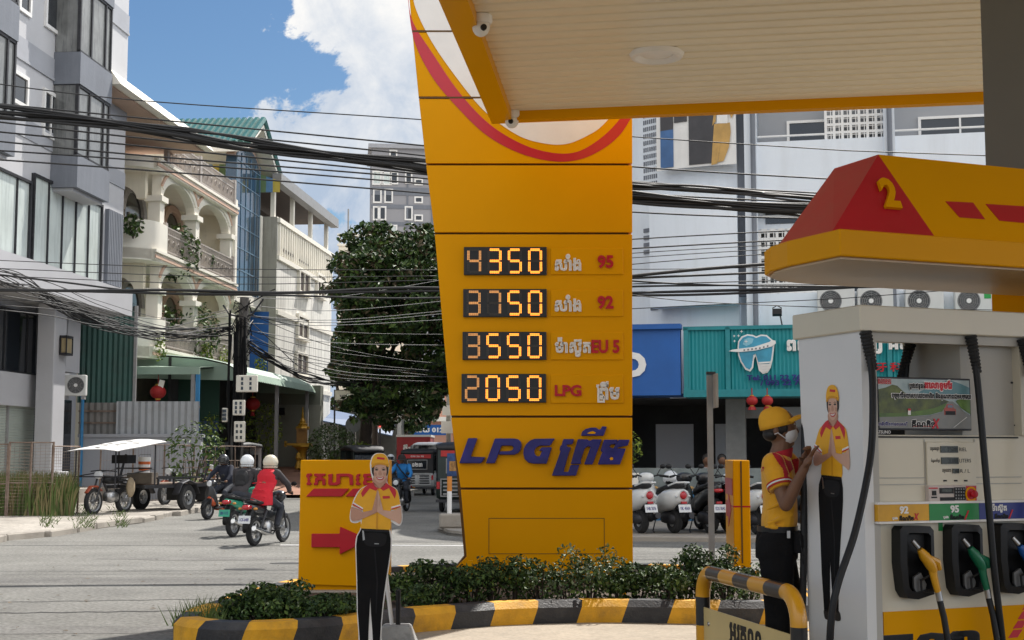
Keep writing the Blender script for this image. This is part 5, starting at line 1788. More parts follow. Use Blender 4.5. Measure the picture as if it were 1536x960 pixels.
for (u, v, r_, h, n, mix, lab) in [
 (325, 935, .20, .28, 700, D_, 'low dark shrub at the left tip of the striped planter'),
 (372, 928, .30, .36, 1500, D_, 'dark shrub second from the left tip of the planter'),
 (418, 922, .34, .46, 1900, Mx, 'dark shrub with a paler top left of the arrow sign base'),
 (470, 922, .33, .40, 1800, D_, 'clipped dark shrub below the left half of the arrow sign'),
 (525, 915, .33, .38, 1700, D_, 'clipped dark shrub just left of the cardboard figure'),
 (603, 893, .30, .36, 1100, (.1, .4, .5, 0), 'bright green shrub just right of the cardboard figure'),
 (628, 903, .26, .30, 1100, Mx, 'small green shrub between the bright shrub and the pylon'),
 (658, 893, .36, .44, 2000, D_, 'dense dark shrub at the left foot of the pylon'),
 (705, 893, .30, .36, 900, D_, 'loose dark shrub before the left edge of the pylon'),
 (737, 893, .27, .56, 800, (.4, .45, .15, 0), 'tall spindly shrub before the pylon hatch corner'),
 (772, 893, .26, .48, 750, (.4, .45, .15, 0), 'second spindly shrub before the pylon'),
 (812, 893, .30, .44, 800, (.35, .4, .2, .05), 'loose shrub before the middle of the pylon'),
 (852, 893, .28, .40, 700, Lx, 'shrub with glossy pale leaves before the pylon middle right'),
 (888, 893, .30, .58, 850, Lx, 'tall pale-tipped shrub before the right part of the pylon'),
 (925, 893, .28, .42, 900, Mx, 'leafy shrub at the right foot of the pylon'),
 (962, 890, .34, .50, 1500, Mx, 'full green shrub just right of the pylon'),
 (1002, 893, .30, .38, 1300, Mx, 'low full shrub between the pylon and the grey post'),
 (1032, 890, .28, .42, 1000, Lx, 'pale green shrub left of the grey post'),
 (1066, 888, .32, .62, 1700, (.45, .35, .12, .08), 'tall dark shrub around the foot of the grey post'),
 (1098, 895, .30, .40, 900, Lx, 'pale shrub behind the barrier rail'),
 (1130, 890, .30, .46, 800, Lx, 'pale shrub before the narrow yellow sign')]:
 p = gr(u, v + 18, .13)
 shrub(p.x, max(p.y + .25, 11.9 if u > 560 else 11.45), r_ * .9, h * (.55 if u < 560 else .74) * rh.uniform(.85, 1.15), int(n * .72), mix, lab)
# ground-cover weeds at the planter's left tip
wd_ = MB()
for i in range(260):
 x, y = rh.uniform(-2.75, -2.3), rh.uniform(11.2, 12.2)
 a = rh.uniform(0, 6.28)
 h = rh.uniform(.06, .2)
 wd_.mi = i % 2
 wd_.add([(x - .006, y, .13), (x + .006, y, .13), (x + math.cos(a) * h * .5, y + math.sin(a) * h * .5, .13 + h)], [(0, 1, 2)])
tag(wd_.build('weeds', [M_grass2, M_leafl]), kind='stuff')
for (u, v0, v1, Y, w_, lab) in [(705.5, 841, 872, 13.9, .022, 'short thin yellow stake before the pylon left edge'), (936, 849, 895, 13.6, .02, 'short thin yellow stake before the pylon right edge')]:
 a, b = at(u, v0, Y), at(u, v1 + 30, Y)
 tag(MB().bx(a.x - w_, a.x + w_, Y, Y + .04, .1, a.z).build('stake', M_yel), lab, 'stake')
# ================================================================== yellow arrow sign
SGY = 13.9
sg = empty('arrow_sign', (at(518, 800, SGY).x, SGY, 0), 0, 'yellow station sign with red Khmer lettering and a red arrow', 'sign')
def sp_(u, v):
 p = at(u, v, SGY)
 return (p.x - sg.location.x, p.z)
MB().prism([sp_(451, 690), sp_(585, 690), sp_(584, 881), sp_(447, 877)], 'y', 0, .22).build('panel', M_yel, sg, bevel=.008)
a, b = sp_(455, 879), sp_(580, 886)
MB().bx(a[0], b[0], .03, .19, b[1] - .05, a[1] + .02).build('base_plate', M_yel, sg)
a, b = sp_(440, 885), sp_(590, 915)
MB().bx(a[0], b[0], -.12, .4, .1, a[1]).build('concrete_base', M_conc, sg, bevel=.01)
k_ = SGY / F
def strace(pts, mat=M_red, d=.02, name='lettering'):
 q = [sp_(440 + x / 6.0, 690 + y / 6.0) for x, y in pts]
 return MB().prism(q, 'y', -d, -.001).build(name, mat, sg, bevel=.004)
# blocky letters traced from the sign
strace([(115, 150), (125, 122), (165, 120), (172, 140), (150, 148), (152, 200), (165, 205), (160, 226), (122, 226), (120, 205), (130, 200), (128, 160)])
strace([(188, 122), (292, 122), (290, 140), (262, 148), (270, 165), (290, 172), (290, 226), (262, 226), (262, 185), (225, 185), (226, 205), (222, 226), (185, 226), (185, 206), (196, 202), (196, 165), (220, 152), (190, 146)])
strace([(312, 130), (355, 122), (352, 200), (372, 205), (388, 195), (388, 125), (420, 122), (505, 122), (535, 135), (540, 226), (508, 226), (505, 160), (490, 148), (425, 150), (425, 215), (395, 228), (325, 228), (315, 215), (318, 150)])
strace([(562, 150), (575, 128), (604, 122), (602, 140), (590, 150), (600, 170), (588, 180), (590, 200), (608, 208), (604, 226), (565, 226), (562, 206), (572, 200), (570, 185), (558, 180), (570, 165)])
strace([(632, 125), (700, 120), (740, 124), (742, 145), (665, 148), (665, 158), (722, 160), (735, 172), (700, 185), (660, 188), (662, 205), (720, 206), (740, 200), (760, 226), (632, 226), (626, 205), (640, 165), (628, 150)])
strace([(770, 122), (850, 122), (850, 226), (820, 226), (820, 150), (790, 150), (790, 226), (765, 226)])
strace([(185, 257), (505, 257), (438, 329), (115, 329)], name='stripe')
strace([(537, 257), (800, 257), (800, 329), (470, 329)], name='stripe')
strace([(168, 662), (420, 662), (424, 600), (610, 680), (680, 715), (612, 752), (420, 848), (420, 784), (166, 784)], d=.035, name='arrow')
# second station sign, seen edge-on at the right
p0 = at(1107, 800, 17.2)
s2 = empty('narrow_station_sign', (p0.x, 17.2, 0), R(-94), 'narrow yellow station sign seen edge-on with red marks on its side', 'sign')
top = at(1107, 690, 17.2).z
MB().bx(-.55, .55, -.10, .10, .15, top).build('panel', M_yel, s2, bevel=.01)
MB().bx(.552, .556, -.012, .006, .2, top - .01).build('joint', MATS['shadow_gap_yellow'], s2)
MB().bx(-.45, .45, -.09, .09, 0, .15).build('base', M_conc, s2)
MB().bx(-.5, .5, -.107, -.101, top - .42, top - .22).build('lettering', M_red, s2)
MB().bx(-.551, .551, -.103, .103, top - .56, top - .54).build('stripe', M_red, s2)
MB().prism([(-.4, .72), (-.1, .72), (-.1, .60), (.3, .82), (-.1, 1.05), (-.1, .92), (-.4, .92)], 'y', -.107, -.101).build('arrow', M_red, s2)
# grey post with the back of a small sign
p0 = at(1068, 850, 14.6)
gp = empty('sign_post', (p0.x, 14.6, 0), 0, 'grey square post carrying a narrow sign seen from its edge', 'post')
MB().bx(-.028, .028, -.028, .028, .1, at(1066, 563, 14.6).z).build('post', M_grymet, gp)
a, b = at(1067, 562, 14.6), at(1074, 612, 14.6)
MB().bx(.03, .055, -.25, .2, b.z, a.z).build('sign_plate', pm('sign_plate', (.30, .29, .27), .5), gp)
MB().bx(-.03, .06, -.04, .04, a.z, a.z + .03).build('clamp', M_dkmet, gp)
# pale bollard on concrete block, in front of the dark jeep
p0 = gr(678, 786, .16)
bo = empty('bollard', (p0.x, p0.y, .16), 0, 'white bollard with an orange top set in a concrete block', 'bollard')
MB().bx(-.24, .22, -.18, .18, -.07, .20).build('block', M_conc, bo, bevel=.03)
MB().cyl((-.05, 0, .20), (-.05, 0, .62), .045).build('post', M_white, bo)
MB().cyl((-.05, 0, .62), (-.05, 0, .90), .047).build('orange_band', pm('orange_band', (.60, .22, .03), .5), bo)
MB().bx(.28, .6, -.2, .2, -.07, .16).build('broken_block', M_conc, bo, bevel=.04)
# ================================================================== printed figure (card cut-out and pump decal)
M_skin = pm('printed_skin_tone', (.62, .38, .28), .55, .05, 6)
M_skins = pm('printed_skin_warm', (.50, .27, .19), .55, .05, 6)
M_shirt = pm('printed_yellow_shirt', (.80, .40, .012), .5, .08, 9)
M_shirtd = pm('printed_fold', (.62, .28, .008), .5, .05, 9)
M_pant = pm('printed_black', (.008, .008, .009), .8, .3, 5, spec=.15)
M_blkp = pm('printed_charcoal', (.018, .018, .02), .8, .2, 5, spec=.15)
M_hair = pm('printed_hair', (.02, .013, .01), .5)
M_lip = pm('printed_lip', (.50, .05, .06), .5)
M_mwhite = pm('printed_white', (.80, .78, .76), .5)
M_reds = pm('printed_red', (.55, .015, .03), .5, .05, 6)
def lady(parent, H, plate=True, t=.002):
 """flat printed attendant, palms together; local x right, z up, faces -y; H = full height"""
 sc = H / 990.0
 def q(pts):
  return [((x - 405) * sc, (1045 - y) * sc) for x, y in pts]
 lay = [0]
 def put(name, pts, mat, par=None, l=None):
  y = -(l if l is not None else lay[0]) * t
  return MB().prism(q(pts), 'y', y - t * .9, y).build(name, mat, par if par is not None else base)
 def smooth(pts, n=4):
  P_ = [pts[-1]] + list(pts) + [pts[0], pts[1]]
  out = []
  for i in range(1, len(P_) - 2):
   p0, p1, p2, p3 = P_[i - 1:i + 3]
   for k in range(n):
    u = k / n
    out.append(tuple(.5 * ((2 * p1[j]) + (-p0[j] + p2[j]) * u + (2 * p0[j] - 5 * p1[j] + 4 * p2[j] - p3[j]) * u * u + (-p0[j] + 3 * p1[j] - 3 * p2[j] + p3[j]) * u ** 3) for j in (0, 1)))
  return out
 outl = smooth([(420, 57), (446, 62), (466, 88), (472, 128), (466, 160), (460, 200), (474, 220), (505, 236), (520, 262), (530, 308), (540, 350), (541, 398), (528, 424), (500, 416), (480, 404), (478, 440), (487, 480), (486, 540), (476, 620), (464, 700), (451, 800), (441, 900), (438, 985), (450, 1010), (446, 1038), (420, 1046), (396, 1040), (388, 1016), (382, 1040), (350, 1046), (326, 1038), (320, 1010), (320, 960), (311, 850), (307, 700), (301, 560), (299, 515), (305, 475), (323, 442), (326, 404), (305, 410), (278, 406), (269, 385), (273, 345), (283, 308), (294, 280), (315, 246), (345, 226), (383, 209), (385, 195), (377, 165), (372, 135), (371, 108), (379, 78), (396, 61)])
 if plate:
  base = MB().prism(q([(405 + (x - 405) * .974, 550 + (y - 550) * .994) for x, y in outl]), 'y', 0, .012).build('card', M_mwhite, parent)
 else:
  base = MB().prism(q(smooth([(405, 470), (460, 470), (462, 560), (430, 640), (340, 640), (330, 560), (335, 470)])), 'y', -.0004, 0).build('decal', M_pant, parent)
 lay[0] = 1
 put('trousers', [(333, 438), (470, 445), (479, 490), (478, 545), (468, 620), (456, 700), (443, 800), (434, 900), (430, 1000), (395, 1000), (391, 940), (384, 860), (380, 780), (376, 860), (372, 960), (372, 1005), (330, 1005), (327, 960), (318, 850), (314, 700), (308, 560), (307, 520), (312, 478)], M_pant)
 put('shoe', smooth([(330, 1000), (372, 1000), (376, 1020), (370, 1036), (340, 1038), (330, 1025)]), M_hair)
 put('shoe', smooth([(394, 995), (432, 995), (444, 1015), (440, 1033), (410, 1036), (396, 1020)]), M_hair)
 put('shirt', smooth([(392, 212), (450, 212), (500, 240), (515, 262), (526, 320), (524, 350), (480, 345), (478, 380), (472, 450), (400, 452), (331, 440), (334, 400), (338, 345), (288, 325), (292, 305), (322, 248), (350, 230)], 3), M_shirt)
 put('neck', smooth([(392, 180), (452, 180), (452, 215), (430, 235), (405, 232), (390, 214)]), M_skins, l=2)
 put('hair', smooth([(382, 112), (395, 100), (450, 100), (464, 115), (462, 165), (450, 150), (392, 150), (384, 165), (380, 140)]), M_hair, l=2)
 put('face', smooth([(387, 122), (420, 112), (456, 122), (460, 150), (455, 180), (440, 202), (424, 210), (408, 204), (393, 184), (386, 152)]), M_skin, l=3)
 put('cap', smooth([(380, 122), (381, 95), (395, 70), (422, 62), (448, 70), (464, 98), (466, 125), (440, 118), (405, 118)]), M_shirt, l=4)
 put('cap_brim', smooth([(380, 124), (400, 110), (440, 110), (465, 126), (466, 132), (440, 120), (405, 120), (384, 134)]), M_shirtd, l=5)
 put('cap_badge', [(408, 80), (446, 84), (444, 94), (406, 90)], M_reds, l=5)
 for (x0, x1, y) in [(396, 414, 141), (431, 450, 141)]:
  put('eyebrow', [(x0 - 2, y - 3), ((x0 + x1) / 2, y - 8), (x1 + 2, y - 3), ((x0 + x1) / 2, y - 5)], M_hair, l=4)
  put('eye', smooth([(x0, y + 4), ((x0 + x1) / 2, y - 1), (x1, y + 4), ((x0 + x1) / 2, y + 7)]), M_hair, l=4)
 put('cheek', smooth([(392, 160), (404, 158), (406, 172), (396, 174)]), M_skins, l=4)
 put('cheek', smooth([(440, 158), (454, 160), (452, 174), (441, 172)]), M_skins, l=4)
 put('hair_strand', smooth([(386, 120), (395, 118), (391, 150), (393, 178), (384, 160)]), M_hair, l=4)
 put('hair_strand', smooth([(461, 120), (452, 118), (456, 150), (455, 176), (464, 158)]), M_hair, l=4)
 put('nose', smooth([(418, 150), (426, 150), (432, 168), (424, 173), (414, 168)]), M_skins, l=4)
 put('mouth', smooth([(405, 180), (424, 183), (444, 179), (437, 193), (424, 197), (411, 193)]), M_lip, l=4)
 put('teeth', smooth([(409, 183), (424, 186), (440, 182), (433, 189), (424, 191), (414, 189)]), M_mwhite, l=5)
 for pts in ([(371, 214), (392, 207), (420, 236), (402, 250), (372, 238), (336, 282), (328, 262), (345, 232)], [(474, 224), (452, 208), (424, 238), (440, 250), (468, 236), (498, 290), (505, 262), (500, 240)]):
  put('collar', pts, M_reds, l=2)
 put('sleeve_band', [(288, 305), (340, 336), (337, 346), (285, 316)], M_mwhite, l=2)
 put('sleeve_band', [(482, 330), (526, 318), (527, 328), (480, 341)], M_mwhite, l=2)
 put('sleeve_band', [(288, 313), (338, 343), (337, 348), (286, 319)], M_reds, l=3)
 put('sleeve_band', [(482, 338), (527, 326), (527, 331), (480, 344)], M_reds, l=3)
 put('chest_badge', [(436, 276), (472, 276), (474, 288), (438, 290)], M_reds, l=2)
 put('placket', [(408, 240), (416, 240), (414, 440), (404, 440)], M_shirtd, l=2)
 put('forearm', smooth([(284, 330), (330, 348), (336, 356), (386, 346), (402, 340), (410, 356), (370, 375), (320, 396), (288, 400), (277, 385), (279, 350)]), M_skins, l=3)
 put('forearm', smooth([(526, 332), (488, 350), (438, 346), (416, 335), (404, 345), (420, 362), (460, 385), (500, 404), (522, 416), (532, 396), (531, 352)]), M_skin, l=3)
 put('hand', smooth([(386, 352), (392, 318), (404, 270), (409, 248), (412, 262), (410, 350)]), M_skins, l=4)
 put('hand', smooth([(438, 352), (432, 315), (420, 270), (414, 248), (411, 262), (410, 350)]), M_skin, l=4)
 for k, (xa, ya) in enumerate([(401, 290), (422, 290)]):
  put('finger_crease', [(xa, ya), (xa + 2, ya), (xa + (1 if k else -3), ya + 38), (xa + (-1 if k else -5), ya + 38)], M_skins if k else M_skin, l=5)
 put('belt', [(331, 440), (471, 448), (470, 458), (330, 450)], M_black, l=2)
 put('belt_bag', smooth([(350, 462), (450, 466), (454, 510), (430, 528), (370, 526), (346, 505)]), M_blkp, l=2)
 put('bag_badge', [(398, 512), (420, 513), (420, 517), (398, 516)], M_metal, l=3)
 put('key_ring', [(336, 448), (344, 450), (350, 494), (340, 498)], M_metal, l=3)
 put('leg_fold', [(396, 540), (402, 540), (418, 700), (412, 860), (406, 860), (410, 700)], M_blkp, l=2)
 return base
kx = at(566, 960, 10.4)
co = empty('cardboard_figure', (at(563, 900, 10.4).x, 10.4, .05), R(4), 'life-size cardboard cut-out of a smiling station attendant with joined palms', 'cutout')
hgt = at(570, 678, 10.4).z - .05
lady(co, hgt)
# its stand: a sprayed concrete foot with two pipes
cs = empty('cutout_stand', (at(594, 950, 10.75).x, 10.75, .0), 0, 'concrete block with a white and a black pipe propping the cardboard figure', 'stand')
b_ = MB()
b_.loft([[(-.17, -.15, 0), (.17, -.15, 0), (.17, .15, 0), (-.17, .15, 0)], [(-.16, -.14, .06), (.16, -.14, .06), (.16, .14, .06), (-.16, .14, .06)], [(-.10, -.09, .20), (.11, -.09, .20), (.11, .09, .20), (-.10, .09, .20)]])
b_.build('concrete_foot', pm('sprayed_concrete', (.34, .34, .33), .8, .2, 6, .5, 40, dirt=(.05, .05, .05), dirt_amt=.85, dscale=4), cs, bevel=.012)
MB().tube([(-.03, 0, .19), (-.085, -.02, .62)], .016, 8).build('white_pipe', M_white, cs)
MB().tube([(.015, 0, .19), (.015, 0, .46)], .019, 8).build('black_pipe', M_black, cs)
# ================================================================== station canopy
M_soff = pm('cream_soffit', (.80, .72, .55), .32, .03, 1.0, spec=.4)
CZ = 4.9
cc = at(738, 186, 14.25)
can = empty('station_canopy', (cc.x, cc.y, 0), 0, 'yellow-edged station canopy with a ribbed cream soffit', 'canopy')
CZ = cc.z
d2 = Vector((.9863, -.1652, 0))
d1 = Vector((-.0872, -.996, 0))
WX, DY = 15.0, 14.0
def cp(a, b, z):
 return d2 * a + d1 * b + Vector((0, 0, z))
def quadprism(mb, pts, z0, z1):
 n = len(pts)
 vs = [cp(a, b, z0) for a, b in pts] + [cp(a, b, z1) for a, b in pts]
 return mb.add(vs, [list(range(n))[::-1], list(range(n, 2 * n))] + [(i, (i + 1) % n, n + (i + 1) % n, n + i) for i in range(n)])
fa = MB()
FW, FH = .22, .95
quadprism(fa, [(0, 0), (WX, 0), (WX, .12), (FW, .12), (FW, DY), (0, DY)], CZ, CZ + FH)
fa.build('fascia', M_yel, can)
# ribbed soffit, ribs parallel to the back edge
so = MB()
nr = int((DY - .12) / .20)
z0 = CZ + .10
for i in range(nr):
 b0, b1 = .121 + i * .20, .121 + (i + 1) * .20
 pr = [(b0, z0), (b0 + .025, z0 + .03), (b0 + .05, z0), (b0 + .12, z0 - .008), (b1, z0)]
 for (ba, za), (bb, zb_) in zip(pr[:-1], pr[1:]):
  so.add([cp(FW + .001, ba, za), cp(WX, ba, za), cp(WX, bb, zb_), cp(FW + .001, bb, zb_)], [(0, 1, 2, 3)])
so.build('soffit', M_soff, can)
rf = MB()
quadprism(rf, [(.02, .02), (WX, .02), (WX, DY), (.02, DY)], CZ + .80, CZ + .9)
rf.build('roof_deck', M_grymet, can)
# raised red lettering on the left fascia (seen on edge)
for i, (ba, bb) in enumerate([(4.6, 5.5), (5.65, 6.25), (6.4, 7.3), (7.5, 8.4), (8.6, 9.5)]):
 lt_ = MB()
 vs = [(-.055, ba), (-.001, ba), (-.001, bb), (-.055, bb)]
 quadprism(lt_, vs, CZ + .16, CZ + .8)
 lt_.build('raised_letter', M_red, can, bevel=.02)
# soffit fittings
def canopy_at(u, v):
 r = ray(u, v)
 return Vector((0, 0, EYE)) + r * ((CZ + .10 - EYE) / r.z)
for (u, v, rot, lab) in [(721, 24, R(20), 'white dome camera nearer the left edge of the canopy soffit'), (768, 168, R(-10), 'white dome camera in the far corner of the canopy soffit')]:
 p = canopy_at(u, v)
 sc_ = p.y / 14.0
 dm = empty('dome_camera', p, rot, lab, 'security camera', 'dome cameras under the canopy')
 MB().lathe([(0, -.0), (.105, 0), (.105, -.05), (.09, -.075), (0, -.075)][::-1], n=24).build('mount', M_white, dm, smooth=True)
 MB().ball((0, -.01, -.105), (.078, .078, .085), 18, 12).build('eyeball', M_white, dm, smooth=True)
 MB().lathe([(0, -.088), (.026, -.086), (.030, -.06)], (0, -.01, -.125), 'y', 16).build('lens', M_black, dm)
 dm.scale = (.92,) * 3
p = canopy_at(985, 80)
dl = empty('downlight', p, 0, 'round flush white ceiling light in the canopy soffit', 'light')
MB().lathe([(.15, -.004), (.19, -.045), (.225, -.04), (.245, .0)], n=36).build('rim', M_white, dl, smooth=True)
MB().lathe([(0, -.022), (.11, -.022), (.15, -.004)], n=36).build('diffuser', M_white, dl, smooth=True)
# ================================================================== pump island direction and pump
PA = math.atan2(.382, .924)
P0 = Vector(((1292 - 768) / F * 7.3, 7.3, 0))
TXS[0] = 1.18
pu = empty('fuel_dispenser', P0, PA, 'large cream fuel dispenser with three coloured nozzles and a roadside advert panel', 'fuel pump')
M_pump = pm('cream_steel', (.64, .585, .465), .38, .03, 2, coat=.15)
M_pumpw = pm('white_side_panel', (.70, .70, .70), .45, .03, 2)
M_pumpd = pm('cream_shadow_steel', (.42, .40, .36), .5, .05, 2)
def P(u, v, y=0.0):
 return onpl(pu, u, v, y)
DP = .57
ztop = P(1292, 458)[1]
zh = P(1292, 497)[1]
LX = 2.8
hd = MB().bx(-.02, LX, -.03, DP + .03, zh, ztop).build('hood', M_pump, pu, bevel=.006)
# side panel, tapering to the bottom
side = MB()
side.prism([(-.005, zh), (DP - .0, zh), (DP - .06, 0.12), (.0, .12)], 'x', 0.0, .06)
spn = side.build('side_panel', M_pumpw, pu)
xl = P(1304, 760)[0]
body_top = P(1330, 652)[1]
zs0 = P(1330, 760)[1]
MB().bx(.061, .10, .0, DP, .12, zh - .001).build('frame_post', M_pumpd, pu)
xo = P(1316, 700)[0]
# lower cabinet
cab = MB().bx(.10, LX, .02, DP - .02, .12, body_top)
cab.build('cabinet', M_pump, pu, bevel=.004)
MB().bx(-.1, LX + .1, -.1, DP + .1, 0, .12).build('plinth', M_conc, pu, bevel=.01)
# right-hand upper bay (solid) and the see-through opening between
xr0, xr1 = P(1452, 560)[0], P(1530, 560)[0]
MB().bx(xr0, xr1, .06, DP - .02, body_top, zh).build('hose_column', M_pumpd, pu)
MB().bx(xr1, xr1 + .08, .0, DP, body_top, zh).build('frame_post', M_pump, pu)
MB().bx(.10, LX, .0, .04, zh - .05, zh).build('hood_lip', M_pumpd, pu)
sc_ = MB()
for (u, v) in [(1513, 512), (1520, 538), (1517, 574), (1522, 638), (1290, 527), (1308, 785)]:
 x, z = P(u, v, .06)
 sc_.cyl((x, .052, z), (x, .062, z), .006, n=8)
sc_.build('rivet', M_dkmet, pu)
# advert panel (flat print)
a, b = P(1300, 568, .02), P(1456, 646, .02)
axx0, axx1, azz0, azz1 = a[0], b[0], b[1], P(1400, 567, .02)[1]
axx0 = .105
ad = MB().bx(axx0, axx1, .01, .05, azz0, azz1).build('advert_panel', M_dkmet, pu, bevel=.003)
AW, AH = axx1 - axx0 - .02, azz1 - azz0 - .02
def adp(pts, mat, name, l=1):
 q = [(axx0 + .01 + AW * x, azz0 + .01 + AH * y) for x, y in pts]
 return MB().prism(q, 'y', .01 - .0012 * l, .0105 - .0012 * (l - 1) - .0005).build(name, mat, ad)
adp([(0, 0), (1, 0), (1, 1), (0, 1)], pm('printed_sky', (.36, .46, .47), .35, .25, 5, col2=(.52, .60, .60)), 'print_sky', 1)
adp([(.45, .75), (.62, .92), (.78, 1), (.9, .93), (1, .85), (1, .6), (.4, .6)], pm('printed_mountain', (.10, .23, .26), .35, .2, 6), 'print_mountain', 2)
adp([(.0, .78), (.08, .82), (.15, .88), (.2, .86), (.28, .72), (.4, .66), (.55, .62), (.7, .60), (.78, .55), (.72, .5), (.6, .36), (.45, .3), (.2, .25), (0, .24)], pm('printed_forest', (.035, .055, .012), .4, .6, 14, col2=(.15, .18, .03), detail=9), 'print_forest', 3)
adp([(.0, .30), (.2, .30), (.45, .36), (.6, .42), (.74, .53), (.76, .55), (.70, .36), (.55, .28), (.3, .24), (0, .22)], pm('printed_grass', (.09, .17, .02), .4, .4, 12), 'print_grass', 4)
adp([(1, .30), (.9, .42), (.86, .52), (.84, .56), (.88, .64), (1, .72)], MATS['printed_grass'], 'print_grass', 4)
adp([(0, .22), (.3, .24), (.55, .27), (.68, .34), (.745, .54), (.765, .56), (.80, .56), (.86, .48), (.92, .36), (1, .27), (1, 0), (0, 0)], pm('printed_road', (.20, .20, .19), .4, .2, 5), 'print_road', 5)
adp([(.80, .02), (.805, .02), (.96, .24), (.95, .24)], M_mwhite, 'print_line', 6)
adp([(.705, .28), (.83, .28), (.835, .40), (.81, .42), (.80, .50), (.735, .50), (.72, .43), (.70, .41)], pm('printed_car', (.33, .05, .03), .35, .3, 8), 'print_car', 6)
adp([(.715, .28), (.825, .28), (.825, .36), (.715, .36)], M_black, 'print_car_shadow', 7)
adp([(.74, .43), (.80, .43), (.795, .485), (.745, .485)], M_glassd, 'print_window', 7)
adp([(.305, .27), (.335, .27), (.335, .38), (.32, .40), (.305, .38)], M_mwhite, 'print_milestone', 6)
adp([(.305, .36), (.335, .36), (.335, .40), (.305, .40)], M_reds, 'print_milestone_cap', 7)
def adt(body, cx, cy, w_, h_, mat, st=.05, outl=True, sh=.0):
 x, z = axx0 + .01 + AW * cx, azz0 + .01 + AH * cy
 if outl:
  text_mb(body, stroke=st * 1.9, depth=.0012, shear=sh, fit=(AW * w_ * 1.02, AH * h_ * 1.15)).build('print_outline', M_mwhite, ad, loc=(x, .0035, z))
 text_mb(body, stroke=st, depth=.0015, shear=sh, fit=(AW * w_, AH * h_)).build('lettering', mat, ad, loc=(x, .0025, z))
adt('ប្រងឥន្ធនៈ', .42, .85, .16, .12, M_black, .055)
adt('តេលាខ្មែរ', .645, .88, .26, .19, M_reds, .07)
adt('បច្ចកវិទយាសហរដឋអាមរិក និងគុណភាពដអសចារយ', .57, .66, .74, .13, M_black, .06)
adt('គីណកិច', .47, .10, .22, .13, M_black, .055)
text_mb('X', bold=.03, depth=.002, shear=.25, fit=(AW * .08, AH * .17)).build('lettering', M_reds, ad, loc=(axx0 + AW * .62, .002, azz0 + .01 + AH * .10))
adp([(.35, .035), (.56, .035), (.60, .05), (.36, .05)], M_reds, 'print_underline', 7)
adt('តលាខមរ', .06, .94, .12, .09, M_reds, .04)
adt('ដើមបជីវិតកានតបរសើរ', .14, .09, .26, .07, M_navy, .04)
x, z = P(1322, 648, .02)
MB().bx(x - .055, x + .055, .012, .0195, z - .012, z + .012).build('maker_plate', M_black, pu)
text_mb('TATSUNO', bold=.01, depth=.001, fit=(.09, .014)).build('lettering', M_mwhite, pu, loc=(x, .0115, z))
a, b = P(1302, 655, .02), P(1526, 655, .02)
MB().bx(.10, b[0], .012, .0195, a[1] - .005, a[1] + .003).build('joint', M_black, pu)
# cabinet joints
jt = MB()
for (u0, v0, u1, v1) in [(1386, 659, 1387, 762), (1461, 659, 1463, 755)]:
 a, b = P(u0, v0, .02), P(u1, v1, .02)
 jt.bx(a[0] - .003, a[0] + .002, .016, .0195, b[1], a[1])
for v in (717, 727):
 a, b = P(1312, v, .02), P(1532, v, .02)
 jt.bx(a[0], b[0], .0165, .0195, a[1] - .003, a[1] + .002)
jt.build('panel_joint', M_pumpd, pu)
# display head
a, b = P(1387, 660, .02), P(1462, 728, .02)
dh = MB().bx(a[0], b[0], .004, .0192, b[1], a[1] - .01).build('display_head', M_pump, pu, bevel=.003)
lcd = pm('lcd_grey_green', (.035, .045, .038), .25, .2, 8)
for (u0, v0, u1, v1, dg, la, kh) in [(1411, 669, 1437, 679, '7500', 'RIEL', 'តម្លសរុប'), (1412, 686, 1438, 696, '2.00', 'LITERS', 'ចំនួនលីត្រ'), (1429, 703, 1439, 710, '00', 'R / L', 'តម្លរាយ')]:
 a, b = P(u0, v0, .0), P(u1, v1, .0)
 l_ = MB().bx(a[0], b[0], -.002, .004, b[1], a[1]).build('lcd', lcd, dh)
 text_mb(dg, bold=.01, depth=.001, fit=((b[0] - a[0]) * .5, (a[1] - b[1]) * .6)).build('digits', pm('lcd_digits', (.012, .015, .013), .4), l_, loc=(a[0] + (b[0] - a[0]) * .68, -.0022, (a[1] + b[1]) / 2))
 text_mb(la, depth=.001, fit=(.011 * len(la), .017)).build('caption', M_dkmet, dh, loc=(b[0] + .015 + .0055 * len(la), .0038, (a[1] + b[1]) / 2))
 text_mb(kh, stroke=.022, depth=.001, fit=(.050, .020)).build('caption', M_dkmet, dh, loc=(a[0] - .037, .0038, (a[1] + b[1]) / 2))
# keypad panel
a, b = P(1391, 728, .0), P(1464, 754, .0)
kp_ = MB().bx(a[0], b[0], -.012, .019, b[1], a[1]).build('keypad_panel', pm('keypad_pink_cream', (.55, .47, .43), .45), pu, bevel=.003)
def kbx(u0, v0, u1, v1, mat, name, y=-.016):
 a, b = P(u0, v0, -.012), P(u1, v1, -.012)
 return MB().bx(a[0], b[0], y, -.0118, b[1], a[1]).build(name, mat, kp_)
kbx(1409, 732, 1430, 740, M_black, 'reader_window')
kbx(1412, 733.5, 1427, 738, lcd, 'reader_lcd', -.017)
kbx(1410, 746, 1431, 750.5, M_black, 'key_strip')
kbx(1398, 736, 1404, 743, M_black, 'card_symbol')
kbx(1397, 745, 1405, 747, M_black, 'card_slot')
kbx(1393, 731.5, 1406, 733, M_reds, 'card_caption')
kbx(1431, 731, 1448, 750, M_black, 'keypad')
km = MB()
for i in range(4):
 for j in range(4):
  a = P(1434 + i * 3.8, 733.5 + j * 4.7, -.016)
  km.bx(a[0] - .0035, a[0] + .0035, -.019, -.0161, a[1] - .0042, a[1] + .0042)
km.build('key', pm('key_grey', (.25, .25, .25), .5), kp_)
kbx(1449, 729, 1464.5, 752, M_reds, 'stop_plate', -.015)
a = P(1456, 741, -.012)
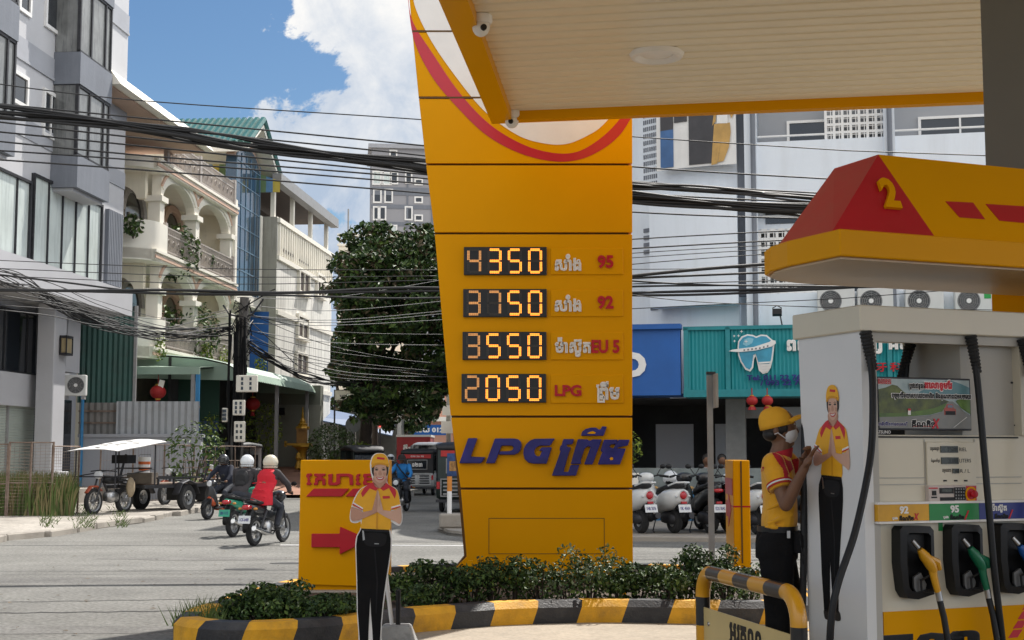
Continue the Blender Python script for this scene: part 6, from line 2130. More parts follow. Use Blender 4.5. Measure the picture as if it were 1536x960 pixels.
MB().lathe([(.030, -.0155), (.040, -.0155), (.040, -.0175), (.030, -.0175)], (a[0], 0, a[1]), 'y', 24).build('stop_ring', M_yel, kp_)
MB().lathe([(0, -.046), (.018, -.044), (.022, -.036), (.014, -.03), (.014, -.0155)], (a[0] + .006, 0, a[1]), 'y', 20).build('stop_button', M_red, kp_, smooth=True)
for u in (1418, 1434, 1449):
 kb_ = P(u, 721, .0)
 MB().bx(kb_[0] - .010, kb_[0] + .010, -.001, .0195, kb_[1] - .004, kb_[1] + .004).build('sensor_slot', M_black, dh)
# fuel grade strips
for (u0, u1, mat, num, kh, nm) in [(1317, 1394, pm('grade_yellow', (.66, .34, .01), .4), '92', 'គីណកិចX', 0), (1394, 1469, pm('grade_green', (.01, .22, .05), .4), '95', 'គីណកិច', 1), (1469, 1560, pm('grade_blue', (.012, .025, .20), .4), 'ម៉ាស៊ូត', 'គីណកិច', 2)]:
 za, zb_ = P(1316, 757, -.03)[1], P(1316, 786, -.03)[1]
 xa, xb = P(u0, 770, -.03)[0], P(u1, 770, -.03)[0]
 st_ = MB().bx(xa, xb - .002, -.03, .019, zb_ + .012, za).build('grade_strip', mat, pu)
 MB().bx(xa, xb - .002, -.034, .019, za, za + .012).bx(xa, xb - .002, -.034, .019, zb_, zb_ + .011).build('trim', M_mwhite, st_)
 xc = xa + (xb - xa) * (.50 if nm < 2 else .32)
 zc = zb_ + (za - zb_) * .70
 if nm < 2:
  text_mb(num, bold=.04, depth=.003, fit=(.048, .034)).build('lettering', M_mwhite, st_, loc=(xc, -.0302, zc))
 else:
  text_mb(num, stroke=.05, depth=.003, fit=(.09, .042)).build('lettering', M_mwhite, st_, loc=(xc, -.0302, zc))
 zc = zb_ + (za - zb_) * .28
 text_mb(kh.replace('X', ''), stroke=.06, depth=.003, fit=(.078, .024)).build('lettering', M_black, st_, loc=(xc + .015, -.0302, zc))
 text_mb('X' if nm == 0 else '/', bold=.03, depth=.003, shear=.3, fit=(.032, .03 if nm == 0 else .045)).build('lettering', M_reds, st_, loc=(xc + .078, -.0302, zc + .006))
 MB().bx(xc - .03, xc + .085, -.032, -.0302, zc - .021, zc - .017).build('underline', M_reds, st_)
 text_mb('ប្រង', stroke=.06, depth=.003, fit=(.03, .014)).build('lettering', M_mwhite, st_, loc=(xc - .06, -.0302, zc - .002))
kb_ = P(1411, 790, .019)
MB().bx(kb_[0] - .015, kb_[0] + .012, .016, .0195, kb_[1] - .022, kb_[1] + .022).build('green_tape', MATS['grade_green'], pu)
# yellow lower panel with a tail stripe and letters cut by the frame
a = P(1324, 918, .019)
lp = MB().bx(a[0], LX - .02, .012, .0195, .2, a[1]).build('lower_panel', M_yel, pu)
for k in range(4):
 u0, v0 = 1512 + k * 7, 957 - k * 14
 q = [P(u0, v0, .012), P(u0 + 14, v0 - 1, .012), P(u0 + 22, v0 - 13, .012), P(u0 + 8, v0 - 12, .012)]
 MB().prism(q, 'y', .0105, .0119).build('red_tail', M_reds, lp)
a = P(1385, 965, .012)
text_mb('តលា', stroke=.07, depth=.002, fit=(.55, .10)).build('lettering', M_black, lp, loc=(a[0] + .05, .0118, a[1] - .005))
# nozzle boots and nozzles
for (u0, v0, u1, v1, mat, nm) in [(1343, 789, 1397, 897, pm('nozzle_yellow', (.62, .30, .012), .35, .1, 8, coat=.2), 'yellow'), (1420, 787, 1470, 893, pm('nozzle_green', (.005, .13, .06), .35, .1, 8, coat=.2), 'green'), (1493, 785, 1546, 889, pm('nozzle_blue', (.015, .09, .33), .35, .1, 8, coat=.2), 'blue')]:
 a, b = P(u0, v0, -.02), P(u1, v1, -.02)
 x0, x1, z0, z1 = a[0], b[0], b[1], a[1]
 w_, h_ = x1 - x0, z1 - z0
 X = lambda t: x0 + w_ * t
 Z = lambda t: z0 + h_ * t
 bt = MB()
 out = [(X(.08), Z(.12)), (X(.2), Z(.02)), (X(.5), Z(0)), (X(.95), Z(.06)), (X(1), Z(.2)), (X(1), Z(.93)), (X(.9), Z(.99)), (X(.1), Z(1)), (X(.02), Z(.95)), (X(0), Z(.5))]
 inn = [(X(.20), Z(.18)), (X(.28), Z(.12)), (X(.5), Z(.1)), (X(.82), Z(.14)), (X(.86), Z(.25)), (X(.88), Z(.86)), (X(.8), Z(.9)), (X(.25), Z(.91)), (X(.18), Z(.87)), (X(.16), Z(.5))]
 n_ = len(out)
 for (pa, ya), (pb_, yb) in (((out, .019), (out, -.055)), ((out, -.055), (inn, -.065)), ((inn, -.065), (inn, .012))):
  vs = [(x, ya, z) for x, z in pa] + [(x, yb, z) for x, z in pb_]
  bt.add(vs, [(i, (i + 1) % n_, n_ + (i + 1) % n_, n_ + i) for i in range(n_)])
 bt.add([(x, .012, z) for x, z in inn], [list(range(n_))])
 bt.prism([(X(.30), Z(.62)), (X(.84), Z(.62)), (X(.84), Z(.88)), (X(.30), Z(.88))], 'y', -.02, .0)
 bt.build('nozzle_boot', M_black, pu, smooth=True)
 nz = MB()
 # body of the gun: bent from the spout down to the handle
 nz.tube([(X(.36), -.055, Z(.80)), (X(.50), -.065, Z(.70))], [.012, .013], 10)
 spo = nz.build('spout', M_metal, pu, smooth=True)
 n2_ = MB()
 n2_.tube([(X(.52), -.07, Z(.68)), (X(.62), -.075, Z(.60)), (X(.78), -.082, Z(.47)), (X(.86), -.085, Z(.38))], [.020, .034, .036, .026], 12, flat=(.8, 1.0))
 n2_.tube([(X(.82), -.082, Z(.45)), (X(.86), -.084, Z(.30)), (X(.96), -.085, Z(.10))], [.024, .020, .017], 10)
 n2_.tube([(X(.60), -.078, Z(.60)), (X(.95), -.09, Z(.50)), (X(1.02), -.09, Z(.40))], [.016, .022, .012], 8)
 gun = n2_.build('nozzle', mat, pu, smooth=True)
 MB().tube([(X(.80), -.075, Z(.33)), (X(.56), -.06, Z(.26)), (X(.58), -.06, Z(.10)), (X(.86), -.08, Z(.08))], .007, 6).build('lever', M_black, pu)
 MB().prism([(X(.42), Z(.30)), (X(.62), Z(.36)), (X(.78), Z(.2)), (X(.72), Z(.06)), (X(.5), Z(.07)), (X(.42), Z(.15))], 'y', -.045, -.03).build('splash_guard', pm('guard_grey', (.12, .12, .12), .3), pu)
 MB().tube([(X(.965), -.085, Z(.11)), (X(1.0), -.087, Z(-.02))], .017, 10).build('swivel', M_metal, pu, smooth=True)
 MB().tube([(X(1.0), -.087, Z(-.02)), (X(1.06), -.1, Z(-.25)), (X(1.12), -.12, Z(-.7)), (X(1.14), -.13, Z(-1.3)), (X(1.1), -.1, .3)], .0165, 10).build('hose', M_black, pu, smooth=True)
# hanging hoses with ribbed boots under the hood
def hose(pts, name='hose', boot=True, r_=.0185):
 pts = [Vector(p) for p in pts]
 sp = spline([tuple(p)[:2] for p in pts], 1)
 out = []
 Q = [pts[0]] + pts + [pts[-1]]
 for i in range(1, len(Q) - 2):
  p0, p1, p2, p3 = Q[i - 1:i + 3]
  for k in range(8):
   t = k / 8
   out.append(.5 * (2 * p1 + (p2 - p0) * t + (2 * p0 - 5 * p1 + 4 * p2 - p3) * t * t + (3 * p1 - p0 - 3 * p2 + p3) * t ** 3))
 out.append(pts[-1])
 h = MB().tube(out, r_, 10).build('hose', M_black, pu, smooth=True)
 if boot:
  bt = MB()
  L_, prev = 0, out[0]
  d = (out[3] - out[0]).normalized()
  prof, rr = [], []
  n = 22
  for i in range(n + 1):
   t = i / n
   prof.append(out[0] + d * (.21 * t))
   rr.append((.036 - .010 * t) * (1.0 if i % 2 else .80))
  bt.tube(prof, rr, 12)
  bt.build('bellows_boot', M_rubber, pu)
 return h
def h3(u, v, y):
 x, z = P(u, v, y)
 return (x, y, z)
hose([h3(1298, 497, -.02), h3(1305, 535, -.03), h3(1309, 580, -.07), h3(1308, 660, -.12), h3(1300, 720, -.17), h3(1282, 800, -.22), h3(1258, 872, -.24), h3(1248, 920, -.24), h3(1245, 975, -.22), h3(1250, 1040, -.15)])
hose([h3(1456, 503, -.02), h3(1463, 545, -.03), h3(1469, 600, -.06), h3(1476, 680, -.09), h3(1484, 770, -.11), h3(1492, 860, -.12), h3(1505, 975, -.1), h3(1510, 1040, -.05)])
hose([h3(1366, 515, .42), h3(1360, 540, .43), h3(1357, 580, .42)], r_=.02)
hose([h3(1442, 517, .42), h3(1438, 540, .43), h3(1433, 580, .42)], r_=.02)
hose([h3(1534, 508, -.02), h3(1540, 540, -.03), h3(1548, 620, -.06), h3(1556, 800, -.1)])
hose([h3(1209, 500, DP + .02), h3(1208, 540, DP + .03), h3(1207, 640, DP - .02), h3(1206, 760, DP - .04), h3(1205, 860, DP - .04), h3(1202, 975, DP - .04), h3(1202, 1050, DP)], boot=False, r_=.0195)
# printed attendant on the side panel
dc = empty('decal_holder', (0, 0, 0))
dh_ = DP
bd_ = empty('printed_figure')
bd_.parent = pu
bd_.rotation_euler = (0, 0, R(-90))
# local x of the print runs from the far edge to the near edge of the panel
c_, s_ = math.cos(PA + R(-90)), math.sin(PA + R(-90))
bpy.data.objects.remove(dc)
def side_pt(u, v):
 # pixel -> (along panel, z) on the side face x=-.001
 nrm = Vector((math.cos(PA), math.sin(PA), 0))
 p0 = P0 + nrm * (-.001)
 r = ray(u, v)
 e = Vector((0, 0, EYE))
 t = (p0 - e).dot(nrm) / r.dot(nrm)
 p = e + r * t - P0
 return -p.x * math.sin(PA) + p.y * math.cos(PA), p.z
ya, za = side_pt(1253, 934)
yb, zb_ = side_pt(1245, 575)
bd_.location = (-.0015, (ya + yb) / 2 - .0, za - .0)
lady(bd_, zb_ - za, plate=False, t=.0008)
TXS[0] = 1.0
# ================================================================== pump topper with the number 2
KT = 1.178
tp = empty('pump_topper', (1.41 * KT, 5.9 * KT, 0), PA, 'yellow pump topper with red sloping end and a raised yellow numeral two', 'canopy sign')
T = lambda u, v, y=0.0: onpl(tp, u, v, y)
zb0, zb1 = EYE + .845 * KT, EYE + .962 * KT
TL = 4.2
plan = [(0, 0), (TL, 0), (TL, .86 * KT)] + [(a * KT, b * KT) for a, b in ((.52, .86), (.32, .845), (.17, .79), (.07, .70), (.01, .56), (-.015, .38))]
MB().prism(plan, 'z', zb0, zb1).build('rim', M_yel, tp, bevel=.006)
pl2 = [(x * .985 + .02, .03 + y * .94) for x, y in plan]
MB().prism(pl2, 'z', zb0 - .012, zb0 - .001).build('underside', pm('tan_underside', (.50, .37, .23), .35, .15, 1.5), tp)
zt_ = EYE + 1.362 * KT
A_, B_, C_, D__ = [(a * KT, b * KT) for a, b in ((.0, .05), (.05, .56), (.38, .557), (.38, .22))]
rfm = MB()
rfm.add([(A_[0], A_[1], zb1), (B_[0], B_[1], zb1), (C_[0], C_[1], zt_), (D__[0], D__[1], zt_)], [(0, 1, 2, 3)])
rfm.build('end_slope', M_red, tp)
xe = .551 * KT
yf = lambda z: (.05 + (.22 - .05) * (z - zb1) / (zt_ - zb1)) * KT
MB().add([(A_[0], A_[1], zb1), (xe, .05 * KT, zb1), (D__[0], D__[1], zt_)], [(0, 1, 2)]).build('number_face', M_red, tp)
bm_ = MB()
bm_.add([(xe, .05 * KT, zb1), (TL, .05 * KT, zb1), (TL, .22 * KT, zt_), (D__[0], .22 * KT, zt_), (TL, .557 * KT, zt_), (C_[0], .557 * KT, zt_), (TL, B_[1], zb1), (B_[0], B_[1], zb1)], [(0, 1, 2, 3), (3, 2, 4, 5), (5, 4, 6, 7)])
bm_.build('roof_slope', M_yel, tp)
tilt = math.atan2(.17 * KT, zt_ - zb1)
def onface(x, z):
 return (x, yf(z) - .004, z)
def fpoly(pts, mat, name, d=.004):
 mb = MB()
 f_ = [(x, yf(z) - d, z) for x, z in pts]
 b_ = [(x, yf(z) + .0005, z) for x, z in pts]
 n = len(pts)
 mb.add(f_ + b_, [list(range(n)), list(range(n, 2 * n))[::-1]] + [(i, (i + 1) % n, n + (i + 1) % n, n + i) for i in range(n)])
 return mb.build(name, mat, tp)
def fp(u, v):
 x, z = T(u, v, .13)
 for _ in range(4):
  x, z = T(u, v, yf(z))
 return x, z
fpoly([fp(1418, 302), fp(1459, 304), fp(1477, 329), fp(1439, 326)], M_red, 'red_stripe')
fpoly([fp(1478, 306), fp(1560, 311), fp(1575, 338), fp(1499, 331)], M_red, 'red_stripe')
cx, cz = fp(1331, 292)
n2 = text_mb('2', bold=.045, depth=.022, fit=(.088 * KT, .158 * KT))
no = n2.build('numeral', M_yel, tp, bevel=.002)
no.location = (cx, yf(cz) - .003, cz)
no.rotation_euler = (-tilt, 0, 0)
# ================================================================== canopy column
cl_ = empty('canopy_column', (0, 0, 0), 0, 'thick canopy column, grey above and yellow-clad below the pump topper', 'column')
c0 = at(1477, 200, 9.0)
sd_ = Vector((math.cos(PA), math.sin(PA), 0))
fd_ = Vector((-math.sin(PA), math.cos(PA), 0))
cl_.location = (c0.x, c0.y, 0)
cl_.rotation_euler = (0, 0, -.335)
MB().bx(0, .7, 0, .6, 3.0, CZ + .099).build('shaft', pm('grey_column', (.16, .155, .135), .6, .05, 1), cl_)
MB().bx(.01, .7, -.004, .6, 0.1, 2.999).build('cladding', M_yel, cl_)
c1 = P0 + sd_ * -.5 + fd_ * -.5
pi_ = MB().prism([tuple((P0 + sd_ * a + fd_ * b)[:2]) for a, b in ((-.45, -.25), (5, -.25), (5, 3.0), (-.05, 3.0), (-.05, .72), (-.45, .72))], 'z', 0.0, .10)
# ================================================================== striped hoop barrier
ba0, ba1 = Vector((1.16, 8.55, 0)), Vector((1.455, 7.15, 0))
bar = empty('hoop_barrier', ba0, math.atan2(ba1.y - ba0.y, ba1.x - ba0.x), 'yellow and black striped steel hoop barrier with a cream Khmer sign plate', 'barrier')
BL = (ba1 - ba0).length
BH = .785
rr = .15
path = [(0, 0), (0, BH - rr)] + [(rr - rr * math.cos(PI / 2 * i / 8), BH - rr + rr * math.sin(PI / 2 * i / 8)) for i in range(1, 9)]
path += [(BL - rr + rr * math.sin(PI / 2 * i / 8), BH - rr + rr * math.cos(PI / 2 * i / 8)) for i in range(0, 9)] + [(BL, 0)]
dense = []
for a, b in zip(path[:-1], path[1:]):
 L_ = math.hypot(b[0] - a[0], b[1] - a[1])
 n = max(1, int(L_ / .012))
 for i in range(n):
  dense.append((a[0] + (b[0] - a[0]) * i / n, a[1] + (b[1] - a[1]) * i / n))
dense.append(path[-1])
hb = MB()
cum = 0
pts3 = [(x, 0, z) for x, z in dense]
def stripe_of(x, z):
 if z < BH - rr - .01:            # uprights
  t = (BH - rr - .01) - z
  return int(t / .17) % 2 == 0
 if rr < x < BL - rr:
  t = (x - rr) / ((BL - 2 * rr) / 5)
  return int(t) % 2 == 0
 return False
hb.tube(pts3, .044, 20)
nseg = len(pts3) - 1
for i in range(nseg):
 x, z = dense[i]
 for k in range(20):
  hb.m[i * 20 + k] = 1 if stripe_of(x, z) else 0
hb.build('hoop', [pm('barrier_yellow', (.66, .31, .008), .3, .06, 4, coat=.3), pm('barrier_black', (.012, .012, .013), .3, .2, 4, coat=.2)], bar, smooth=2)
zp1 = .575
plt_ = MB().bx(.045, BL - .045, -.012, -.004, .12, zp1).build('sign_plate', pm('cream_plate', (.62, .47, .20), .35, .08, 3), bar)
for xx in (.13, BL - .10):
 MB().lathe([(0, -.019), (.011, -.018), (.014, -.0125)], (xx, 0, zp1 - .09), 'y', 12).build('bolt', M_metal, bar)
text_mb('អរគុណ', stroke=.045, depth=.002, fit=(.48, .17)).build('lettering', M_black, plt_, loc=(BL * .50, -.0122, .455))
# ================================================================== the station attendant
M_sk = pm('brown_skin', (.17, .085, .05), .5, .08, 8, spec=.35)
M_cloth_y = pm('yellow_polo_cloth', (.72, .345, .008), .85, .10, 5, .55, 16, sheen=.2)
M_cloth_r = pm('red_polo_cloth', (.42, .012, .025), .85, .08, 5, .25, 120)
M_trous = pm('black_trousers', (.009, .009, .010), .95, .25, 5, .6, 14, spec=.15)
M_cap = pm('yellow_cap_cloth', (.74, .37, .02), .85, .06, 6, .3, 20)
M_hairb = pm('black_hair', (.012, .009, .008), .6, .3, 30)
M_mask = pm('white_mask', (.72, .72, .73), .8, .04, 8)
AY = 7.95
ar = empty('person', (at(1168, 900, AY).x, AY, .0), 0, 'station attendant in yellow polo, yellow cap and white face mask leaning at the pump', 'person')
def A(u, v, dy=0.0):
 p = at(u, v, AY + dy)
 return Vector((p.x - ar.location.x, p.y - ar.location.y, p.z))
def arm(mb, pts, rr, n=12):
 mb.tube(pts, rr, n)
 for p, r in zip(pts, rr):
  mb.ball(p, r * .99, 10, 8)
NS, FS = -.17, .17       # near / far shoulder depth
body = MB()
# torso and legs under the clothes
arm(body, [A(1166, 812), A(1166, 760), A(1168, 705)], [.085, .08, .08])
for dy, knee, foot in ((-.09, A(1166, 920, -.09), (-.03, -.09, .08)), (.09, A(1176, 915, .09), (.06, .09, .08))):
 arm(body, [A(1166, 815, dy), knee, Vector(foot)], [.065, .05, .036])
arm(body, [A(1166, 694), A(1172, 672), A(1174, 655)], [.062, .055, .055])
# head: skull, jaw, nose, ear
hc = A(1170, 640)
body.ball(hc, (.094, .075, .105), 18, 14)
body.ball(A(1178, 652), (.062, .056, .062), 14, 10)
body.ball(A(1182, 664), (.038, .038, .030), 12, 8)
body.tube([A(1192, 639), A(1196, 648), A(1192, 651)], [.010, .014, .010], 8)
body.ball(A(1164, 646, -.072), (.017, .012, .030), 10, 8)
# near arm
sh, el, wr = A(1160, 697, NS), A(1179, 757, NS - .10), A(1207, 702, NS - .20)
arm(body, [sh, sh.lerp(el, .5), el], [.050, .045, .038])
arm(body, [el, el.lerp(wr, .35), wr], [.038, .036, .024])
def hand(mb, wr, palm_end, side, normal, ln=.085, curl=.35):
 """palm + four unequal fingers + thumb; side = across the palm, normal = back of the hand"""
 f = (palm_end - wr).normalized()
 side = side.normalized()
 normal = normal.normalized()
 for s_ in (-.6, 0, .6):
  mb.tube([wr, wr.lerp(palm_end, .55) + side * .022 * s_ * 1.1, palm_end + side * .030 * s_], [.021, .019, .013], 8)
 mb.ball(wr.lerp(palm_end, .5), (.024, .024, .024), 10, 8)
 for i, (o, L_) in enumerate([(-.030, .88), (-.010, 1.0), (.011, .95), (.031, .76)]):
  b = palm_end + side * o
  sp = side * (o * .35)
  m1 = b + f * ln * L_ * .45 + sp * .6
  m2 = m1 + (f - normal * curl).normalized() * ln * L_ * .32 + sp * .3
  m3 = m2 + (f - normal * curl * 2.4).normalized() * ln * L_ * .25
  mb.tube([b - f * .02, m1, m2, m3], [.0095, .0088, .0080, .0062], 8)
  mb.ball(m3, .0062, 8, 6)
 tb = wr.lerp(palm_end, .30) - side * .022
 t1 = tb - side * .024 + f * .022 - normal * .012
 t2 = t1 - side * .008 + f * .034 - normal * .012
 mb.tube([tb, t1, t2], [.013, .0105, .0075], 8)
 mb.ball(t2, .0075, 8, 6)
hand(body, wr, A(1216, 684, NS - .24), Vector((.35, .9, .1)), Vector((-.75, -.5, .3)), .075, .30)
# far arm reaches the same spot behind the panel edge
sh2, el2, wr2 = A(1180, 694, FS), A(1203, 735, FS - .05), A(1205, 692, -.24)
arm(body, [sh2, sh2.lerp(el2, .5), el2], [.048, .042, .036])
arm(body, [el2, el2.lerp(wr2, .4), wr2], [.036, .032, .024])
hand(body, wr2, A(1211, 678, -.34), Vector((.5, .8, .2)), Vector((.6, -.6, .3)), .07, .4)
remesh(body, 'body', M_sk, ar, .0055, 3)
# shirt
s_ = MB()
n_ = 20
def ell(c, rx, ry, n=20, rot=0.0):
 return [(c.x + rx * math.cos(2 * PI * k / n), c.y + ry * math.sin(2 * PI * k / n), c.z + rot * rx * math.cos(2 * PI * k / n)) for k in range(n)]
s_.loft([ell(A(1168, 797), .096, .155), ell(A(1169, 780), .100, .160), ell(A(1170, 755), .094, .155), ell(A(1168, 725), .094, .162), ell(A(1166, 703), .090, .168), ell(A(1166, 689), .075, .130), ell(A(1168, 681), .056, .075)])
for shp, elp, k in ((sh, el, .62), (sh2, el2, .62)):
 e = shp.lerp(elp, k)
 s_.tube([shp + Vector((0, .03 if shp is sh else -.03, .008)), shp.lerp(elp, .3), e], [.066, .070, .066], 14)
 s_.ball(shp + Vector((0, 0, .004)), .066, 14, 10)
# creases
for (a, b, r_) in [(A(1150, 765, -.165), A(1185, 748, -.155), .014), (A(1150, 785, -.16), A(1190, 772, -.14), .015), (A(1152, 742, -.165), A(1178, 730, -.16), .012), (A(1146, 790, -.14), A(1175, 792, -.165), .014)]:
 s_.tube([a, a.lerp(b, .5) + Vector((0, -.006, 0)), b], [r_ * .5, r_, r_ * .5], 8)
shirt = remesh(s_, 'shirt', M_cloth_y, ar, .008, 4)
# red yoke panels, collar and sleeve bands
cl = MB()
cl.loft([ell(A(1169, 690), .070, .085, 20, .2), ell(A(1171, 683), .067, .073, 20, .2), ell(A(1173, 675), .063, .066, 20, .25)], caps=False)
cl.loft([ell(A(1171, 676), .064, .068, 20, .2), ell(A(1166, 689), .082, .098, 20, .3)], caps=False)
cl.build('collar', M_cloth_r, ar, smooth=True)
dp = bpy.context.evaluated_depsgraph_get()
def drape(pts, name, mat, off=.004, N=None):
 """a sewn panel laid on the shirt: each point pushed onto the near (camera) side of the cloth"""
 from mathutils.bvhtree import BVHTree
 bvh = BVHTree.FromPolygons([tuple(v.co) for v in shirt.data.vertices], [tuple(p.vertices) for p in shirt.data.polygons])
 mb = MB()
 us = [p[0] for p in pts]
 vs = [p[1] for p in pts]
 import mathutils.geometry as mg
 # fill with a fine grid of small quads inside the outline
 st = 1.0
 def inside(x, y):
  c = False
  j = len(pts) - 1
  for i in range(len(pts)):
   xi, yi = pts[i]
   xj, yj = pts[j]
   if (yi > y) != (yj > y) and x < (xj - xi) * (y - yi) / (yj - yi) + xi:
    c = not c
   j = i
  return c
 def hit(u, v):
  a = A(u, v, -.8)
  d = (A(u, v, 0) - a).normalized()
  h = bvh.ray_cast(a, d)
  return None if h[0] is None else h[0] - d * off
 u = min(us)
 while u < max(us):
  v = min(vs)
  while v < max(vs):
   if inside(u + st / 2, v + st / 2):
    q = [hit(u, v), hit(u + st, v), hit(u + st, v + st), hit(u, v + st)]
    if None not in q and max((a - b).length for a in q for b in q) < .03:
     mb.add(q, [(3, 2, 1, 0)])
   v += st
  u += st
 return mb.build(name, mat, shirt, smooth=2)
drape([(1158, 679), (1166, 674), (1179, 689), (1188, 693), (1190, 703), (1182, 713), (1184, 722), (1177, 717), (1174, 703), (1165, 691)], 'yoke', M_cloth_r)
drape([(1186, 690), (1200, 686), (1200, 735), (1194, 728), (1192, 706)], 'yoke', M_cloth_r)
drape([(1140, 701), (1146, 700), (1145, 707), (1141, 708)], 'sleeve_badge', M_cloth_r)
e = sh.lerp(el, .56)
d_ = (el - sh).normalized()
for o, r_, m_ in ((0, .0735, M_cloth_r), (.012, .0738, M_mask), (.022, .0735, M_cloth_r)):
 q = e - d_ * o
 MB().tube([q - d_ * .004, q + d_ * .004], r_, 18, caps=False).build('sleeve_band', m_, ar, smooth=2)
# trousers, belt, bag, shoes
t_ = MB()
t_.loft([ell(A(1166, 792), .108, .168), ell(A(1165, 812), .118, .175), ell(A(1165, 838), .118, .175)])
for dy, kx_, foot in ((-.09, 1167, (-.04, -.09, .07)), (.09, 1178, (.06, .09, .07))):
 t_.tube([A(1164, 820, dy), A(kx_, 880, dy), A(kx_, 925, dy), Vector(foot)], [.105, .088, .072, .062], 16)
 t_.ball(A(1160, 824, dy), (.10, .10, .11), 14, 10)
remesh(t_, 'trousers', M_trous, ar, .010, 4)
bl = MB()
bl.loft([ell(A(1166, 797), .112, .176), ell(A(1166, 788), .112, .176)], caps=False)
bl.build('belt', M_black, ar, smooth=2)
bg = MB()
bg.loft([ell(A(1194, 828, -.08), .030, .105, 16), ell(A(1196, 818, -.08), .045, .115, 16), ell(A(1196, 802, -.08), .042, .112, 16), ell(A(1194, 796, -.08), .030, .10, 16)])
bgo = bg.build('belt_bag', M_trous, ar, smooth=True)
MB().tube([A(1199, 800, -.18), A(1201, 815, -.19), A(1204, 838, -.19), A(1206, 852, -.18)], .004, 6).build('strap', M_black, bgo)
MB().bx(*(lambda p: (p.x - .006, p.x + .012, p.y - .002, p.y + .004, p.z - .03, p.z + .01))(A(1182, 799, -.185))).build('key_clip', M_metal, ar)
for x, y in ((-.02, -.09), (.08, .09)):
 sh_ = MB()
 sh_.ball((x + .04, y, .055), (.14, .05, .05), 14, 8)
 sh_.build('shoe', M_black, ar, smooth=True)
# cap, hair, mask
cp_ = MB()
prof = []
for i in range(9):
 a = PI / 2 * i / 8
 prof.append(ell(hc + Vector((-.012, 0, .004 + .118 * math.sin(a))), max(.004, .102 * math.cos(a) ** .75), max(.004, .088 * math.cos(a) ** .8), 24, -.12))
cp_.loft(prof)
TC = Matrix.Translation(hc) @ Matrix.Rotation(R(-20), 4, 'Y') @ Matrix.Translation(-hc)
capo = cp_.build('cap', M_cap, ar, smooth=2, T=TC)
br = MB()
for k in range(10):
 t0, t1 = -1 + k * .2, -1 + (k + 1) * .2
 def bp(t, o):
  w = .078 * t
  ln_ = .105 * math.sqrt(max(0, 1 - t * t * .9)) * o
  return hc + Vector((.074 + ln_ - .05 * t * t, w, .022 - .018 * o * o + .008 * (1 - t * t) + .004 * o))
 br.add([bp(t0, 0), bp(t1, 0), bp(t1, .5), bp(t0, .5), bp(t1, 1), bp(t0, 1)], [(0, 1, 2, 3), (3, 2, 4, 5)])
 dn = Vector((0, 0, -.006))
 br.add([bp(t0, 0) + dn, bp(t1, 0) + dn, bp(t1, .5) + dn, bp(t0, .5) + dn, bp(t1, 1) + dn, bp(t0, 1) + dn], [(3, 2, 1, 0), (5, 4, 2, 3)])
 br.add([bp(t0, 1), bp(t1, 1), bp(t1, 1) + dn, bp(t0, 1) + dn], [(0, 1, 2, 3)])
br.build('brim', M_cap, capo, smooth=True, T=TC)
MB().ball(hc + Vector((-.012, 0, .124)), .008, 8, 6).build('cap_button', M_cap, capo, T=TC)
hr = MB()
hr.ball(hc + Vector((-.016, 0, -.012)), (.088, .080, .062), 18, 12)
hr.ball(hc + Vector((-.05, 0, -.045)), (.050, .066, .040), 16, 10)
hr.ball(hc + Vector((.015, -.062, -.008)), (.020, .014, .03), 10, 8)
hr.build('hair', M_hairb, ar, smooth=2)
ms = MB()
m0 = A(1182, 649)
rows_ = []
for (dz, fx, wy) in [(.052, .056, .030), (.035, .066, .050), (.012, .080, .062), (-.015, .080, .062), (-.038, .066, .055), (-.056, .045, .040)]:
 rows_.append([(m0.x + fx * math.cos(a) * .9 - .018, m0.y + wy * math.sin(a) * 1.06, m0.z + dz - .006) for a in [-PI / 2 * 1.08 + PI * 1.08 * k / 14 for k in range(15)]])
for r0, r1 in zip(rows_[:-1], rows_[1:]):
 for k in range(14):
  ms.add([r0[k], r0[k + 1], r1[k + 1], r1[k]], [(0, 1, 2, 3)])
mso = ms.build('face_mask', M_mask, ar, smooth=2)
ear = A(1164, 646, -.080)
MB().tube([Vector(rows_[1][1]), ear + Vector((.01, 0, .024)), ear + Vector((-.008, 0, .02))], .003, 6).tube([Vector(rows_[4][1]), ear + Vector((.01, -.0, -.012)), ear + Vector((-.008, 0, -.02))], .003, 6).build('ear_loop', M_mask, mso)
# eye and brow (near side and far side)
fe = MB()
for s in (-1, 1):
 fe.ball(hc + Vector((.072, s * .036, .014)), (.010, .013, .0065), 10, 6)
fe.build('eye', pm('eye_white', (.60, .58, .55), .3), ar)
fi = MB()
for s in (-1, 1):
 fi.ball(hc + Vector((.079, s * .037, .014)), (.004, .0055, .0055), 8, 6)
 fi.tube([hc + Vector((.082, s * .018, .032)), hc + Vector((.066, s * .056, .030))], .0045, 6)
fi.build('eyebrow', M_hairb, ar)
